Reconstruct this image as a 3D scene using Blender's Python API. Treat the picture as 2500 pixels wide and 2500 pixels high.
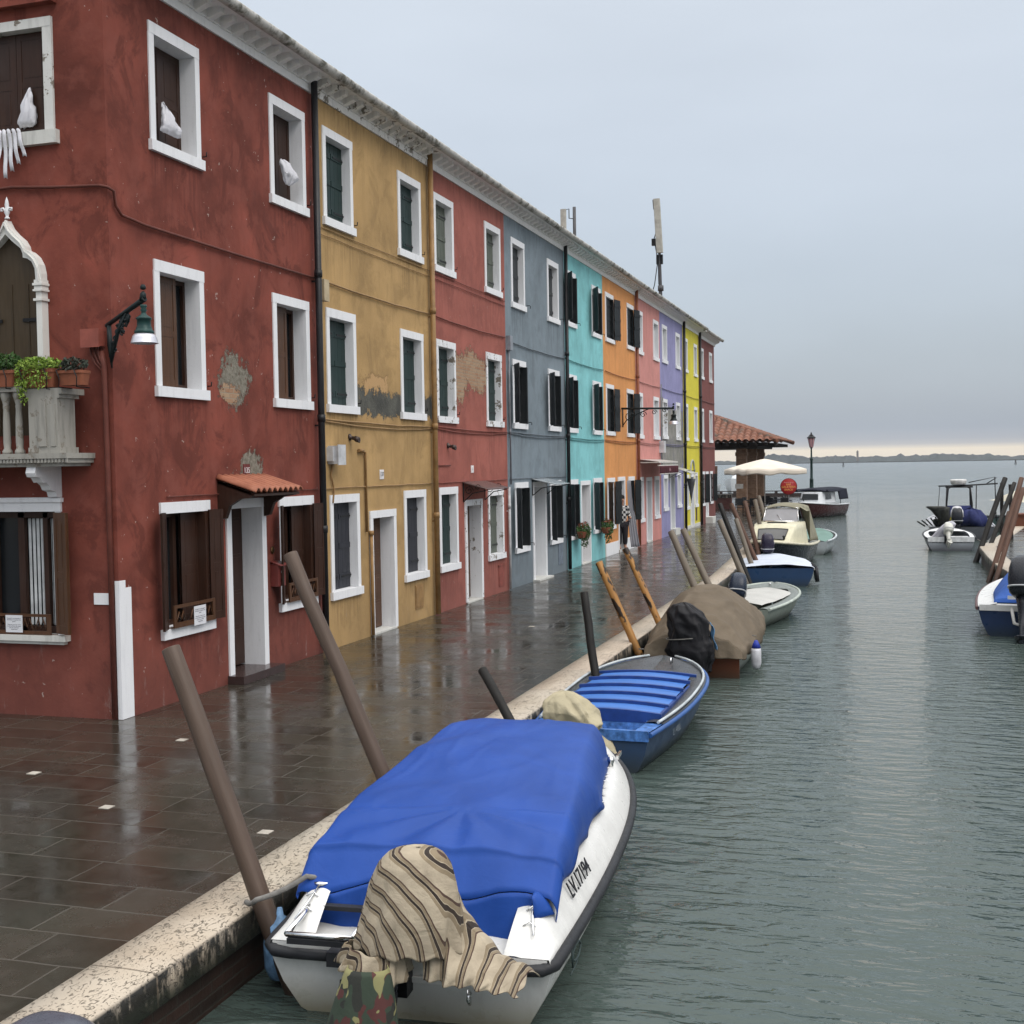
import bpy, math, random
from math import sin, cos, pi, radians, sqrt, atan2
from mathutils import Vector, Matrix, noise as mn

for o in list(bpy.data.objects):
    bpy.data.objects.remove(o)
scene = bpy.context.scene
col = scene.collection
rnd = random.Random(7)

# ------------------------------------------------------------------ camera
# World: +Y runs along the canal (the house fronts are the plane X = FX), z = 0 is the paving, water at WZ.
FX, WZ, EYE = -7.75, -0.45, 2.6
F_PX = 3000.0
cd = bpy.data.cameras.new('camera'); cam = bpy.data.objects.new('camera', cd); col.objects.link(cam)
cd.sensor_width = 36.0; cd.lens = 36.0 * F_PX / 2500.0; cd.clip_end = 6000; cd.clip_start = 0.1
al, th, rho = math.atan(940 / F_PX), math.atan(114 / F_PX), 0.01625
Fh = Vector((-sin(al), cos(al), 0)); Rh = Vector((cos(al), sin(al), 0)); Zv = Vector((0, 0, 1))
Fw = Fh * cos(th) - Zv * sin(th); Up = Zv * cos(th) + Fh * sin(th)
Ri = Rh * cos(rho) - Up * sin(rho); Ui = Up * cos(rho) + Rh * sin(rho)
M = Matrix.Identity(4)
for i in range(3):
    M[i][0], M[i][1], M[i][2] = Ri[i], Ui[i], -Fw[i]
M.translation = Vector((0, 0, EYE))
cam.matrix_world = M
scene.camera = cam
scene.render.resolution_x = 1024; scene.render.resolution_y = 1024

# ------------------------------------------------------------------ light, sky, exposure
SUN_EL, SUN_ROT = radians(52), radians(118)
w = bpy.data.worlds.new('World'); scene.world = w; w.use_nodes = True
wt = w.node_tree; wt.nodes.clear()
def WN(t, **k):
    n = wt.nodes.new(t)
    for a, b in k.items():
        setattr(n, a, b)
    return n
wo = WN('ShaderNodeOutputWorld'); wb = WN('ShaderNodeBackground'); wb2 = WN('ShaderNodeBackground'); wa = WN('ShaderNodeAddShader')
sky = WN('ShaderNodeTexSky', sky_type='NISHITA', sun_disc=False)
sky.sun_elevation = SUN_EL; sky.sun_rotation = SUN_ROT; sky.air_density = 1.0; sky.dust_density = 4.0
wb.inputs[1].default_value = 0.05
wt.links.new(sky.outputs[0], wb.inputs[0])
# the closed cloud deck: brightness rises from the horizon to the zenith, a clear bright gap lies right on the horizon
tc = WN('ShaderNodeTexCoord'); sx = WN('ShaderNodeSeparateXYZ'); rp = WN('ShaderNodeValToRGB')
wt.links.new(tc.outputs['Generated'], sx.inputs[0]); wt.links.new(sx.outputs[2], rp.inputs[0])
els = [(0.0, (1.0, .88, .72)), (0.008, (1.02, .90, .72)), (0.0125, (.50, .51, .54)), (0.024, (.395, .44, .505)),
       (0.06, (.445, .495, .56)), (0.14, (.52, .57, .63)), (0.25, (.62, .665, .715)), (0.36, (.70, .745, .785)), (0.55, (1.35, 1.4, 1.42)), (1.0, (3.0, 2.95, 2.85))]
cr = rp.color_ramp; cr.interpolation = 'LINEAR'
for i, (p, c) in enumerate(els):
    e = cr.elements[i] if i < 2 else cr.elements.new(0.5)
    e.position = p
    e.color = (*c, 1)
cn = WN('ShaderNodeTexNoise'); cm = WN('ShaderNodeMapping'); cmr = WN('ShaderNodeMapRange'); mix = WN('ShaderNodeMix', data_type='RGBA', blend_type='MULTIPLY')
cm.inputs['Scale'].default_value = (1.5, 1.5, 5); cn.inputs['Scale'].default_value = 1.6; cn.inputs['Detail'].default_value = 4
wt.links.new(tc.outputs['Generated'], cm.inputs[0]); wt.links.new(cm.outputs[0], cn.inputs[0]); wt.links.new(cn.outputs[0], cmr.inputs[0])
cmr.inputs[1].default_value = .3; cmr.inputs[2].default_value = .7; cmr.inputs[3].default_value = .93; cmr.inputs[4].default_value = 1.05
mix.inputs[0].default_value = 1.0
wt.links.new(rp.outputs[0], mix.inputs[6]); wt.links.new(cmr.outputs[0], mix.inputs[7])
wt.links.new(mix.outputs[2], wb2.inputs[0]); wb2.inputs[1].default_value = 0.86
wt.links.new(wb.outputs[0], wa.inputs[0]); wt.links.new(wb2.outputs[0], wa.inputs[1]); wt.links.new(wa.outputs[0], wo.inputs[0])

sd = bpy.data.lights.new('sun', 'SUN'); sun = bpy.data.objects.new('sun', sd); col.objects.link(sun)
sd.energy = 1.0; sd.angle = radians(40); sd.color = (1.0, .97, .93)
sdir = Vector((sin(SUN_ROT) * cos(SUN_EL), cos(SUN_ROT) * cos(SUN_EL), sin(SUN_EL)))
sun.rotation_euler = sdir.to_track_quat('Z', 'Y').to_euler(); sun.location = (20, -20, 40)
scene.view_settings.view_transform = 'Standard'; scene.view_settings.look = 'None'
scene.view_settings.exposure = 0.0; scene.view_settings.gamma = 1.0
scene.cycles.volume_bounces = 0; scene.cycles.max_bounces = 6

# ------------------------------------------------------------------ mesh helper
class MB:
    def __init__(s): s.v = []; s.f = []; s.m = []; s.s = []
    def add(s, vs, fs, m=0, sm=False):
        b = len(s.v); s.v += [Vector(p) for p in vs]
        for f in fs:
            s.f.append([b + i for i in f]); s.m.append(m); s.s.append(sm)
        return s
    def box(s, x0, x1, y0, y1, z0, z1, m=0):
        vs = [(x, y, z) for z in (z0, z1) for y in (y0, y1) for x in (x0, x1)]
        return s.add(vs, [(0, 2, 3, 1), (4, 5, 7, 6), (0, 1, 5, 4), (2, 6, 7, 3), (0, 4, 6, 2), (1, 3, 7, 5)], m)
    def tube(s, pts, r, n=8, m=0, cap=True, sm=True):
        pts = [Vector(p) for p in pts]
        rs = r if isinstance(r, (list, tuple)) else [r] * len(pts)
        vs = []; ref = None
        for i, p in enumerate(pts):
            d = (pts[min(i + 1, len(pts) - 1)] - pts[max(i - 1, 0)]).normalized()
            if ref is None: ref = Vector((0, 0, 1)) if abs(d.z) < .9 else Vector((1, 0, 0))
            a = d.cross(ref).normalized(); b = d.cross(a).normalized(); ref = -b if b.length else ref
            ref = b.cross(d) * 0 + (a.cross(d)).normalized()
            a = d.cross(ref).normalized(); b = a.cross(d).normalized()
            for k in range(n):
                t = 2 * pi * k / n
                vs.append(p + (a * cos(t) + b * sin(t)) * rs[i])
        fs = []
        for i in range(len(pts) - 1):
            for k in range(n):
                fs.append((i * n + k, i * n + (k + 1) % n, (i + 1) * n + (k + 1) % n, (i + 1) * n + k))
        s.add(vs, fs, m, sm)
        if cap:
            b = len(s.v) - len(vs)
            s.f.append([b + k for k in range(n)][::-1]); s.m.append(m); s.s.append(False)
            s.f.append([b + (len(pts) - 1) * n + k for k in range(n)]); s.m.append(m); s.s.append(False)
        return s
    def lathe(s, prof, o=(0, 0, 0), n=16, m=0, sm=True, sx=1, sy=1):
        vs = [(o[0] + r * sx * cos(2 * pi * k / n), o[1] + r * sy * sin(2 * pi * k / n), o[2] + z) for r, z in prof for k in range(n)]
        fs = [(i * n + k, i * n + (k + 1) % n, (i + 1) * n + (k + 1) % n, (i + 1) * n + k) for i in range(len(prof) - 1) for k in range(n)]
        fs.append(tuple(range(n))[::-1]); fs.append(tuple((len(prof) - 1) * n + k for k in range(n)))
        return s.add(vs, fs, m, sm)
    def rings(s, rings, n=20, m=0, ex=1.0, fn=None, cap=True, sm=True):
        # each ring: (cx, cy, cz, rx, ry); ex < 1 gives a squarer outline
        vs = []
        for (cx, cy, cz, rx, ry) in rings:
            for k in range(n):
                t = 2 * pi * k / n; c, d = cos(t), sin(t)
                p = Vector((cx + rx * math.copysign(abs(c) ** ex, c), cy + ry * math.copysign(abs(d) ** ex, d), cz))
                if fn: p = fn(p, t, len(vs) // n)
                vs.append(p)
        fs = [(i * n + k, i * n + (k + 1) % n, (i + 1) * n + (k + 1) % n, (i + 1) * n + k) for i in range(len(rings) - 1) for k in range(n)]
        if cap:
            fs.append(tuple(range(n))[::-1]); fs.append(tuple((len(rings) - 1) * n + k for k in range(n)))
        return s.add(vs, fs, m, sm)
    def grid(s, fn, nu, nv, m=0, sm=True, flip=False):
        vs = [fn(i / nu, j / nv) for i in range(nu + 1) for j in range(nv + 1)]
        fs = []
        for i in range(nu):
            for j in range(nv):
                a = i * (nv + 1) + j
                q = (a, a + 1, a + nv + 2, a + nv + 1)
                fs.append(q[::-1] if flip else q)
        return s.add(vs, fs, m, sm)
    def poly(s, pts, d, m=0):
        # flat outline pts (3D) extruded along vector d
        n = len(pts); d = Vector(d)
        vs = [Vector(p) for p in pts] + [Vector(p) + d for p in pts]
        fs = [tuple(range(n))[::-1], tuple(range(n, 2 * n))] + [(i, (i + 1) % n, n + (i + 1) % n, n + i) for i in range(n)]
        return s.add(vs, fs, m)
    def strip(s, outer, inner, d, m=0):
        # band between two matching outlines, extruded along d
        n = len(outer); d = Vector(d)
        vs = [Vector(p) for p in outer] + [Vector(p) for p in inner] + [Vector(p) + d for p in outer] + [Vector(p) + d for p in inner]
        fs = []
        for i in range(n - 1):
            fs += [(i, i + 1, n + i + 1, n + i), (2 * n + i, 3 * n + i, 3 * n + i + 1, 2 * n + i + 1), (i, 2 * n + i, 2 * n + i + 1, i + 1), (n + i, n + i + 1, 3 * n + i + 1, 3 * n + i)]
        for i in (0, n - 1):
            fs.append((i, n + i, 3 * n + i, 2 * n + i))
        return s.add(vs, fs, m)
    def xf(s, fn, start=0):
        for i in range(start, len(s.v)): s.v[i] = Vector(fn(s.v[i]))
        return s
    def build(s, name, mats, parent=None, world=False, fixn=True):
        me = bpy.data.meshes.new(name)
        off = Vector((0, 0, 0))
        if world and parent is not None:
            p = parent
            while p is not None:
                off += p.location; p = p.parent
        me.from_pydata([tuple(v - off) for v in s.v], [], s.f)
        if not isinstance(mats, (list, tuple)): mats = [mats]
        for m in mats: me.materials.append(m)
        me.polygons.foreach_set('material_index', s.m)
        me.polygons.foreach_set('use_smooth', s.s)
        if fixn:
            import bmesh
            bm = bmesh.new(); bm.from_mesh(me); bmesh.ops.recalc_face_normals(bm, faces=bm.faces); bm.to_mesh(me); bm.free()
        me.update()
        o = bpy.data.objects.new(name, me); col.objects.link(o)
        if parent is not None: o.parent = parent
        return o

def tag(o, label=None, cat=None, group=None, kind=None):
    if label: o['label'] = label
    if cat: o['category'] = cat
    if group: o['group'] = group
    if kind: o['kind'] = kind
    return o
def thing(name, loc, label, cat, group=None, rz=0.0):
    o = bpy.data.objects.new(name, None); col.objects.link(o); o.location = loc; o.rotation_euler = (0, 0, rz)
    o.empty_display_size = .2
    return tag(o, label, cat, group)
def smooth_by(o, ang=40):
    o.data.set_sharp_from_angle(angle=radians(ang)); return o
def subsurf(o, l=1):
    m = o.modifiers.new('subdivision', 'SUBSURF'); m.levels = l; m.render_levels = l; return o
def text_mesh(name, body, size, mat, parent, loc, xdir, zdir, depth=.002, shear=0.0, ax='CENTER', world=False):
    c = bpy.data.curves.new('lettering', 'FONT'); c.body = body; c.size = size; c.extrude = depth; c.align_x = ax; c.align_y = 'CENTER'; c.shear = shear
    t = bpy.data.objects.new('lettering', c); col.objects.link(t)
    me = bpy.data.meshes.new_from_object(t.evaluated_get(bpy.context.evaluated_depsgraph_get()))
    bpy.data.objects.remove(t)
    me.materials.clear(); me.materials.append(mat)
    xd = Vector(xdir).normalized(); zd = Vector(zdir).normalized(); nd = xd.cross(zd)
    loc = Vector(loc)
    if world and parent is not None:
        p = parent
        while p is not None:
            loc = loc - p.location; p = p.parent
    for v in me.vertices:
        v.co = loc + xd * v.co.x + zd * v.co.y + nd * v.co.z
    o = bpy.data.objects.new(name, me); col.objects.link(o)
    if parent is not None: o.parent = parent
    return o

# ------------------------------------------------------------------ materials
class NT:
    def __init__(s, name):
        s.mat = bpy.data.materials.new(name); s.mat.use_nodes = True; s.t = s.mat.node_tree; s.t.nodes.clear()
        s.out = s.n('ShaderNodeOutputMaterial'); s.b = s.n('ShaderNodeBsdfPrincipled'); s.l(s.b.outputs[0], s.out.inputs[0])
        s._pos = None
    def n(s, t, **k):
        x = s.t.nodes.new(t)
        for a, b in k.items(): setattr(x, a, b)
        return x
    def l(s, a, b): s.t.links.new(a, b)
    def val(s, sock, v):
        if hasattr(v, 'is_linked') or isinstance(v, bpy.types.NodeSocket): s.l(v, sock)
        else: sock.default_value = v
    def pos(s, obj=False):
        if obj:
            return s.n('ShaderNodeTexCoord').outputs['Object']
        if s._pos is None: s._pos = s.n('ShaderNodeNewGeometry').outputs['Position']
        return s._pos
    def mapping(s, v, scale=(1, 1, 1), loc=(0, 0, 0), rot=(0, 0, 0)):
        m = s.n('ShaderNodeMapping'); s.l(v, m.inputs[0]); m.inputs['Scale'].default_value = scale; m.inputs['Location'].default_value = loc; m.inputs['Rotation'].default_value = rot
        return m.outputs[0]
    def noise(s, v, scale, detail=4, rough=.55, dist=0.0):
        x = s.n('ShaderNodeTexNoise'); s.l(v, x.inputs['Vector']); x.inputs['Scale'].default_value = scale; x.inputs['Detail'].default_value = detail
        x.inputs['Roughness'].default_value = rough; x.inputs['Distortion'].default_value = dist
        return x.outputs[0]
    def rng(s, v, a, b, c=0.0, d=1.0, smooth=False):
        x = s.n('ShaderNodeMapRange'); s.l(v, x.inputs[0])
        if smooth: x.interpolation_type = 'SMOOTHSTEP'
        for i, q in enumerate((a, b, c, d)): x.inputs[i + 1].default_value = q
        return x.outputs[0]
    def mix(s, f, a, b, mode='MIX'):
        x = s.n('ShaderNodeMix', data_type='RGBA', blend_type=mode)
        s.val(x.inputs[0], f)
        for i, q in ((6, a), (7, b)):
            if isinstance(q, (tuple, list)): x.inputs[i].default_value = (*q[:3], 1)
            else: s.l(q, x.inputs[i])
        return x.outputs[2]
    def math(s, op, a, b=0.0, clamp=False):
        x = s.n('ShaderNodeMath', operation=op, use_clamp=clamp); s.val(x.inputs[0], a); s.val(x.inputs[1], b); return x.outputs[0]
    def sep(s, v): x = s.n('ShaderNodeSeparateXYZ'); s.l(v, x.inputs[0]); return x.outputs
    def comb(s, a, b, c=0.0):
        x = s.n('ShaderNodeCombineXYZ')
        for i, q in enumerate((a, b, c)): s.val(x.inputs[i], q)
        return x.outputs[0]
    def bump(s, h, strength=.3, dist=.02, normal=None):
        x = s.n('ShaderNodeBump'); s.l(h, x.inputs['Height']); x.inputs['Strength'].default_value = strength; x.inputs['Distance'].default_value = dist
        if normal is not None: s.l(normal, x.inputs['Normal'])
        return x.outputs[0]
    def set(s, color=None, rough=None, metal=None, normal=None, spec=None, **kw):
        if color is not None:
            if isinstance(color, (tuple, list)): s.b.inputs['Base Color'].default_value = (*color[:3], 1)
            else: s.l(color, s.b.inputs['Base Color'])
        if rough is not None: s.val(s.b.inputs['Roughness'], rough)
        if metal is not None: s.val(s.b.inputs['Metallic'], metal)
        if normal is not None: s.l(normal, s.b.inputs['Normal'])
        if spec is not None: s.b.inputs['Specular IOR Level'].default_value = spec
        for k, v in kw.items(): s.val(s.b.inputs[k], v)
        return s.mat

_cache = {}
def simple(name, c, rough=.5, metal=0.0, var=.25, scale=6.0, bump=.0, obj=True, stretch=(1, 1, 1)):
    if name in _cache: return _cache[name]
    t = NT(name); v = t.mapping(t.pos(obj), stretch)
    n = t.noise(v, scale, 5)
    dark = tuple(x * (1 - var) for x in c); lite = tuple(min(1, x * (1 + var * .8)) for x in c)
    n2 = t.noise(v, scale * 7, 3)
    c1 = t.mix(t.rng(n, .3, .7), dark, lite)
    kw = dict(color=c1, rough=t.rng(n2, .3, .7, max(.02, rough - .08), min(1, rough + .08)), metal=metal, spec=.5 if metal > .3 else .25)
    if bump: kw['normal'] = t.bump(n2, .5, bump)
    _cache[name] = t.set(**kw); return _cache[name]

def stucco(name, c, patches=(), mott=.22, wet=.5, chips=0.0, fade=0.0, sills=()):
    """painted lime render: soft mottling, rain streaks, damp foot, bare places (y, z, ry, rz, kind, axis)"""
    t = NT(name); P = t.pos(); x, y, z = t.sep(P)
    n1 = t.noise(P, .9, 6, .6, .4); n2 = t.noise(P, 3.2, 6, .6); n3 = t.noise(P, 26, 4, .6)
    st = t.noise(t.mapping(P, (2.6, 2.6, .32)), 1.7, 5, .6)
    base = t.mix(t.rng(n1, .32, .68), tuple(v * (1 - mott) for v in c), tuple(min(1, v * (1 + mott * .9)) for v in c))
    lite = tuple(v * 1.12 + .018 for v in c)
    base = t.mix(t.math('MULTIPLY', t.rng(n2, .50, .62), .42), base, lite)
    n5 = t.noise(t.mapping(P, (1, 1, .8), (3, 1, 7)), 1.9, 7, .68, .8)
    base = t.mix(t.math('MULTIPLY', t.rng(n5, .52, .60), mott * 1.6), base, tuple(v * .58 for v in c))
    base = t.mix(t.math('MULTIPLY', t.rng(st, .5, .75), .38), base, tuple(v * .62 for v in c))
    # damp, greyer foot of the wall
    damp = t.math('MULTIPLY', t.rng(t.math('ADD', z, t.math('MULTIPLY', n2, 1.6)), 2.6, .9), wet)
    base = t.mix(damp, base, tuple(v * .55 + .02 for v in c))
    salt = t.math('MULTIPLY', t.rng(t.noise(t.mapping(P, (3, 3, .9)), 3.0, 6, .7), .60, .72), t.rng(z, 1.3, .1))
    base = t.mix(t.math('MULTIPLY', salt, .45), base, (.30, .26, .24))
    if chips:
        ch = t.rng(t.noise(P, 9, 3, .7), .69, .71)
        base = t.mix(t.math('MULTIPLY', ch, chips), base, (.5, .46, .42))
    # rain streaks that start under the sills
    if sills:
        strk = t.rng(t.noise(t.mapping(P, (9, 9, .7), (1, 5, 2)), 1.6, 5, .7), .44, .62)
        tot = None
        for (a_, b_, zs, ln) in sills:
            iny = t.math('MULTIPLY', t.rng(y, a_ - .05, a_ + .06), t.rng(y, b_ + .05, b_ - .06))
            f = t.math('MULTIPLY', iny, t.math('MULTIPLY', t.rng(z, zs - ln, zs), t.math('LESS_THAN', z, zs + .02)))
            tot = f if tot is None else t.math('MAXIMUM', tot, f)
        base = t.mix(t.math('MULTIPLY', t.math('MULTIPLY', tot, strk), .55), base, tuple(v * .38 for v in c))
    h = t.math('ADD', t.math('MULTIPLY', n2, .45), t.math('MULTIPLY', n3, .18))
    for (cy, cz, ry, rz, kind) in patches:
        w1 = t.noise(P, 4.2, 9, .82); w2 = t.noise(t.mapping(P, (1, 1, 1), (7, 3, 1)), 4.6, 9, .82)
        dy = t.math('DIVIDE', t.math('SUBTRACT', t.math('ADD', y, t.math('MULTIPLY', t.math('SUBTRACT', w1, .5), 4.2 * min(ry, .5))), cy), ry)
        dz = t.math('DIVIDE', t.math('SUBTRACT', t.math('ADD', z, t.math('MULTIPLY', t.math('SUBTRACT', w2, .5), 4.0 * min(rz, .36))), cz), rz)
        if kind in ('strip', 'grey'):
            d = t.math('MAXIMUM', t.math('ABSOLUTE', dy), t.math('ABSOLUTE', dz))
        else:
            d = t.math('SQRT', t.math('ADD', t.math('MULTIPLY', dy, dy), t.math('MULTIPLY', dz, dz)))
        mask = t.rng(d, 1.0, .96)
        halo = t.rng(d, 1.14, 1.01)
        if kind == 'brick':
            bk = t.n('ShaderNodeTexBrick'); t.l(t.comb(y, z), bk.inputs[0]); bk.inputs['Scale'].default_value = 1.0
            bk.inputs['Brick Width'].default_value = .2; bk.inputs['Row Height'].default_value = .062; bk.inputs['Mortar Size'].default_value = .006
            bk.inputs['Color1'].default_value = (.30, .15, .085, 1); bk.inputs['Color2'].default_value = (.36, .24, .15, 1); bk.inputs['Mortar'].default_value = (.30, .25, .19, 1)
            pc = t.mix(t.rng(n3, .35, .65, 0, .35), bk.outputs[0], (.33, .28, .2)); ph = t.math('MULTIPLY', bk.outputs[1], -.6)
        elif kind == 'mortar':
            pc = t.mix(t.rng(n3, .35, .65), (.13, .12, .095), (.24, .22, .18)); ph = t.math('MULTIPLY', t.noise(P, 14, 5, .7), 1.0)
        elif kind == 'peach':
            pc = t.mix(n3, (.46, .29, .14), (.42, .27, .13)); ph = t.math('MULTIPLY', n3, .2)
        elif kind == 'strip':
            pc = t.mix(t.rng(n2, .35, .65), (.055, .055, .05), (.11, .11, .095)); ph = n3
        else:
            pc = t.mix(t.rng(n2, .35, .65), (.17, .17, .15), (.27, .26, .24)); ph = n3
        base = t.mix(t.math('MULTIPLY', halo, .5), base, tuple(v * .45 for v in c))
        base = t.mix(mask, base, pc)
        h = t.math('ADD', t.math('MULTIPLY', h, t.math('SUBTRACT', 1.0, mask)), t.math('MULTIPLY', t.math('SUBTRACT', ph, 1.6 if kind in ('brick', 'mortar') else .2), mask))
    return t.set(color=base, rough=t.rng(n2, .3, .7, .7, .9), normal=t.bump(h, .75, .018), spec=.18)

def whitepaint(name, c=(.72, .73, .75), grime=.35, chip=0.0):
    if name in _cache: return _cache[name]
    t = NT(name); P = t.pos(); x, y, z = t.sep(P)
    n1 = t.noise(P, 5, 5, .6); n3 = t.noise(P, 30, 5, .65); st = t.noise(t.mapping(P, (6, 6, .8)), 2.2, 5, .6)
    b = t.mix(t.math('MULTIPLY', t.rng(st, .5, .75), grime), c, tuple(v * .62 for v in c))
    b = t.mix(t.math('MULTIPLY', t.rng(n3, .62, .75), grime * .8), b, (.3, .29, .26))
    if chip:
        k = t.rng(t.noise(P, 4.5, 7, .75), .60 - chip * .1, .61 - chip * .1)
        b = t.mix(k, b, t.mix(n3, (.10, .085, .065), (.30, .27, .23)))
    _cache[name] = t.set(color=b, rough=.65, spec=.25, normal=t.bump(t.math('ADD', n1, n3), .35, .006)); return _cache[name]

def wood_paint(name, c, rough=.55, wear=.25, axis='z'):
    if name in _cache: return _cache[name]
    t = NT(name); P = t.pos()
    sc = (18, 18, 1.3) if axis == 'z' else (1.3, 18, 18)
    g = t.noise(t.mapping(P, sc), 2.0, 5, .6); n1 = t.noise(P, 2.5, 4)
    b = t.mix(t.rng(g, .3, .7), tuple(v * (1 - wear) for v in c), tuple(v * (1 + wear) for v in c))
    b = t.mix(t.math('MULTIPLY', t.rng(n1, .45, .75), wear * .8), b, tuple(v * .6 + .05 for v in c))
    _cache[name] = t.set(color=b, rough=rough, spec=.2, normal=t.bump(g, .3, .004)); return _cache[name]

def glassy(name, c=(.006, .007, .008), rough=.10):
    if name in _cache: return _cache[name]
    t = NT(name); n = t.noise(t.pos(), 2.0, 2)
    _cache[name] = t.set(color=t.mix(n, c, tuple(v * 2.2 for v in c)), rough=rough, spec=.28); return _cache[name]

def fabric(name, c, wr=.012, sc=3.0, rough=.75, var=.18, stretch=(1, 1, 1)):
    if name in _cache: return _cache[name]
    t = NT(name); P = t.pos(True); v = t.mapping(P, stretch)
    n = t.noise(v, sc, 4, .5, .6); n2 = t.noise(v, sc * 3.3, 4, .55, .8); n3 = t.noise(P, 160, 2)
    b = t.mix(t.rng(n, .3, .7), tuple(q * (1 - var) for q in c), tuple(q * (1 + var) for q in c))
    rg = t.n('ShaderNodeTexNoise'); rg.noise_type = 'RIDGED_MULTIFRACTAL'; t.l(v, rg.inputs['Vector']); rg.inputs['Scale'].default_value = sc * .8; rg.inputs['Detail'].default_value = 3; rg.inputs['Distortion'].default_value = .4
    h = t.math('ADD', n, t.math('MULTIPLY', n2, .45)); h = t.math('ADD', h, t.math('MULTIPLY', rg.outputs[0], .35)); h = t.math('ADD', h, t.math('MULTIPLY', n3, .03))
    _cache[name] = t.set(color=b, rough=rough, spec=.16, normal=t.bump(h, .8, wr)); return _cache[name]

WHITE = whitepaint('white_paint'); WHITE_CHIP = whitepaint('white_paint_chipped', grime=.5, chip=.3)
STONE = whitepaint('istrian_stone_trim', (.56, .56, .53), grime=.75)
BLACKM = simple('black_metal', (.008, .008, .009), .45, .0)
PIPE_BLACK = simple('black_pipe', (.016, .016, .018), .38)
CHROME = simple('chrome', (.7, .7, .7), .15, 1.0, .1)
BLKRUB = simple('black_rubber', (.02, .021, .024), .5, bump=.002)
BROWN = wood_paint('brown_shutter_wood', (.036, .016, .010), .38)
BROWNG = wood_paint('varnished_brown_wood', (.075, .034, .016), .35)
GREEN = wood_paint('dark_green_shutter', (.011, .028, .026), .45)
CHAR = wood_paint('charcoal_shutter', (.026, .028, .036), .5)
OLIVE = wood_paint('weathered_olive_shutter', (.10, .115, .095), .6, .35)
DKGREY = wood_paint('dark_grey_shutter', (.035, .04, .043), .5)
BLKSH = wood_paint('black_green_shutter', (.007, .009, .010), .42)
GLASS = glassy('dark_window_glass')
GREYD = simple('pale_grey_door', (.36, .38, .39), .5)

# ================================================================== SETTING
def paving_mat():
    t = NT('wet_trachyte_paving'); P = t.pos()
    wn_ = t.n('ShaderNodeTexNoise'); t.l(P, wn_.inputs['Vector']); wn_.inputs['Scale'].default_value = 2.2; wa_ = t.n('ShaderNodeVectorMath', operation='SCALE'); t.l(wn_.outputs['Color'], wa_.inputs[0]); wa_.inputs['Scale'].default_value = .035; wb_ = t.n('ShaderNodeVectorMath', operation='ADD'); t.l(P, wb_.inputs[0]); t.l(wa_.outputs[0], wb_.inputs[1]); wv = wb_.outputs[0]
    bk = t.n('ShaderNodeTexBrick'); t.l(wv, bk.inputs[0]); bk.inputs['Scale'].default_value = 1.0
    bk.inputs['Brick Width'].default_value = .84; bk.inputs['Row Height'].default_value = .385; bk.inputs['Mortar Size'].default_value = .006; bk.inputs['Mortar Smooth'].default_value = .3
    bk.offset = .37; bk.squash = .8; bk.squash_frequency = 3
    bk.inputs['Color1'].default_value = (0, 0, 0, 1); bk.inputs['Color2'].default_value = (1, 1, 1, 1); bk.inputs['Mortar'].default_value = (.5, .5, .5, 1)
    rand = bk.outputs[0]; mort = bk.outputs[1]
    n1 = t.noise(P, 1.1, 5, .6); n2 = t.noise(P, 7, 5, .65); n3 = t.noise(P, 60, 3)
    c = t.mix(rand, (.019, .0165, .012), (.041, .036, .027))
    c = t.mix(t.rng(n2, .4, .75, 0, .7), c, (.052, .045, .036))
    c = t.mix(t.rng(n1, .5, .75, 0, .35), c, (.035, .042, .03))
    c = t.mix(t.math('MULTIPLY', mort, t.rng(n1, .35, .65, .1, .6)), c, (.11, .10, .085))
    # standing film of rain water: glossy, rougher where the stone is proud
    wet = t.noise(t.mapping(P, (1, 1, 1), (3, 9, 0)), 1.6, 6, .7)
    r = t.math('ADD', t.rng(wet, .38, .62, .05, .26), t.math('MULTIPLY', rand, .07))
    r = t.math('ADD', r, t.math('MULTIPLY', t.rng(n3, .4, .7), .05)); r = t.math('ADD', r, t.math('MULTIPLY', mort, .25))
    r2 = t.n('ShaderNodeTexWhiteNoise'); t.l(rand, r2.inputs['Vector'])
    rx = t.math('MULTIPLY', t.math('SUBTRACT', rand, .5), .016)
    sx_ = t.sep(r2.outputs['Color']); ry = t.math('MULTIPLY', t.math('SUBTRACT', sx_[1], .5), .020)
    nv = t.comb(rx, ry, 1.0)
    nn = t.n('ShaderNodeVectorMath', operation='NORMALIZE'); t.l(nv, nn.inputs[0])
    h = t.math('SUBTRACT', t.math('ADD', t.math('MULTIPLY', n2, .22), t.math('MULTIPLY', n3, .05)), mort)
    return t.set(color=c, rough=r, normal=t.bump(h, .32, .006, nn.outputs[0]), spec=.55)
PAVE = paving_mat()

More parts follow.
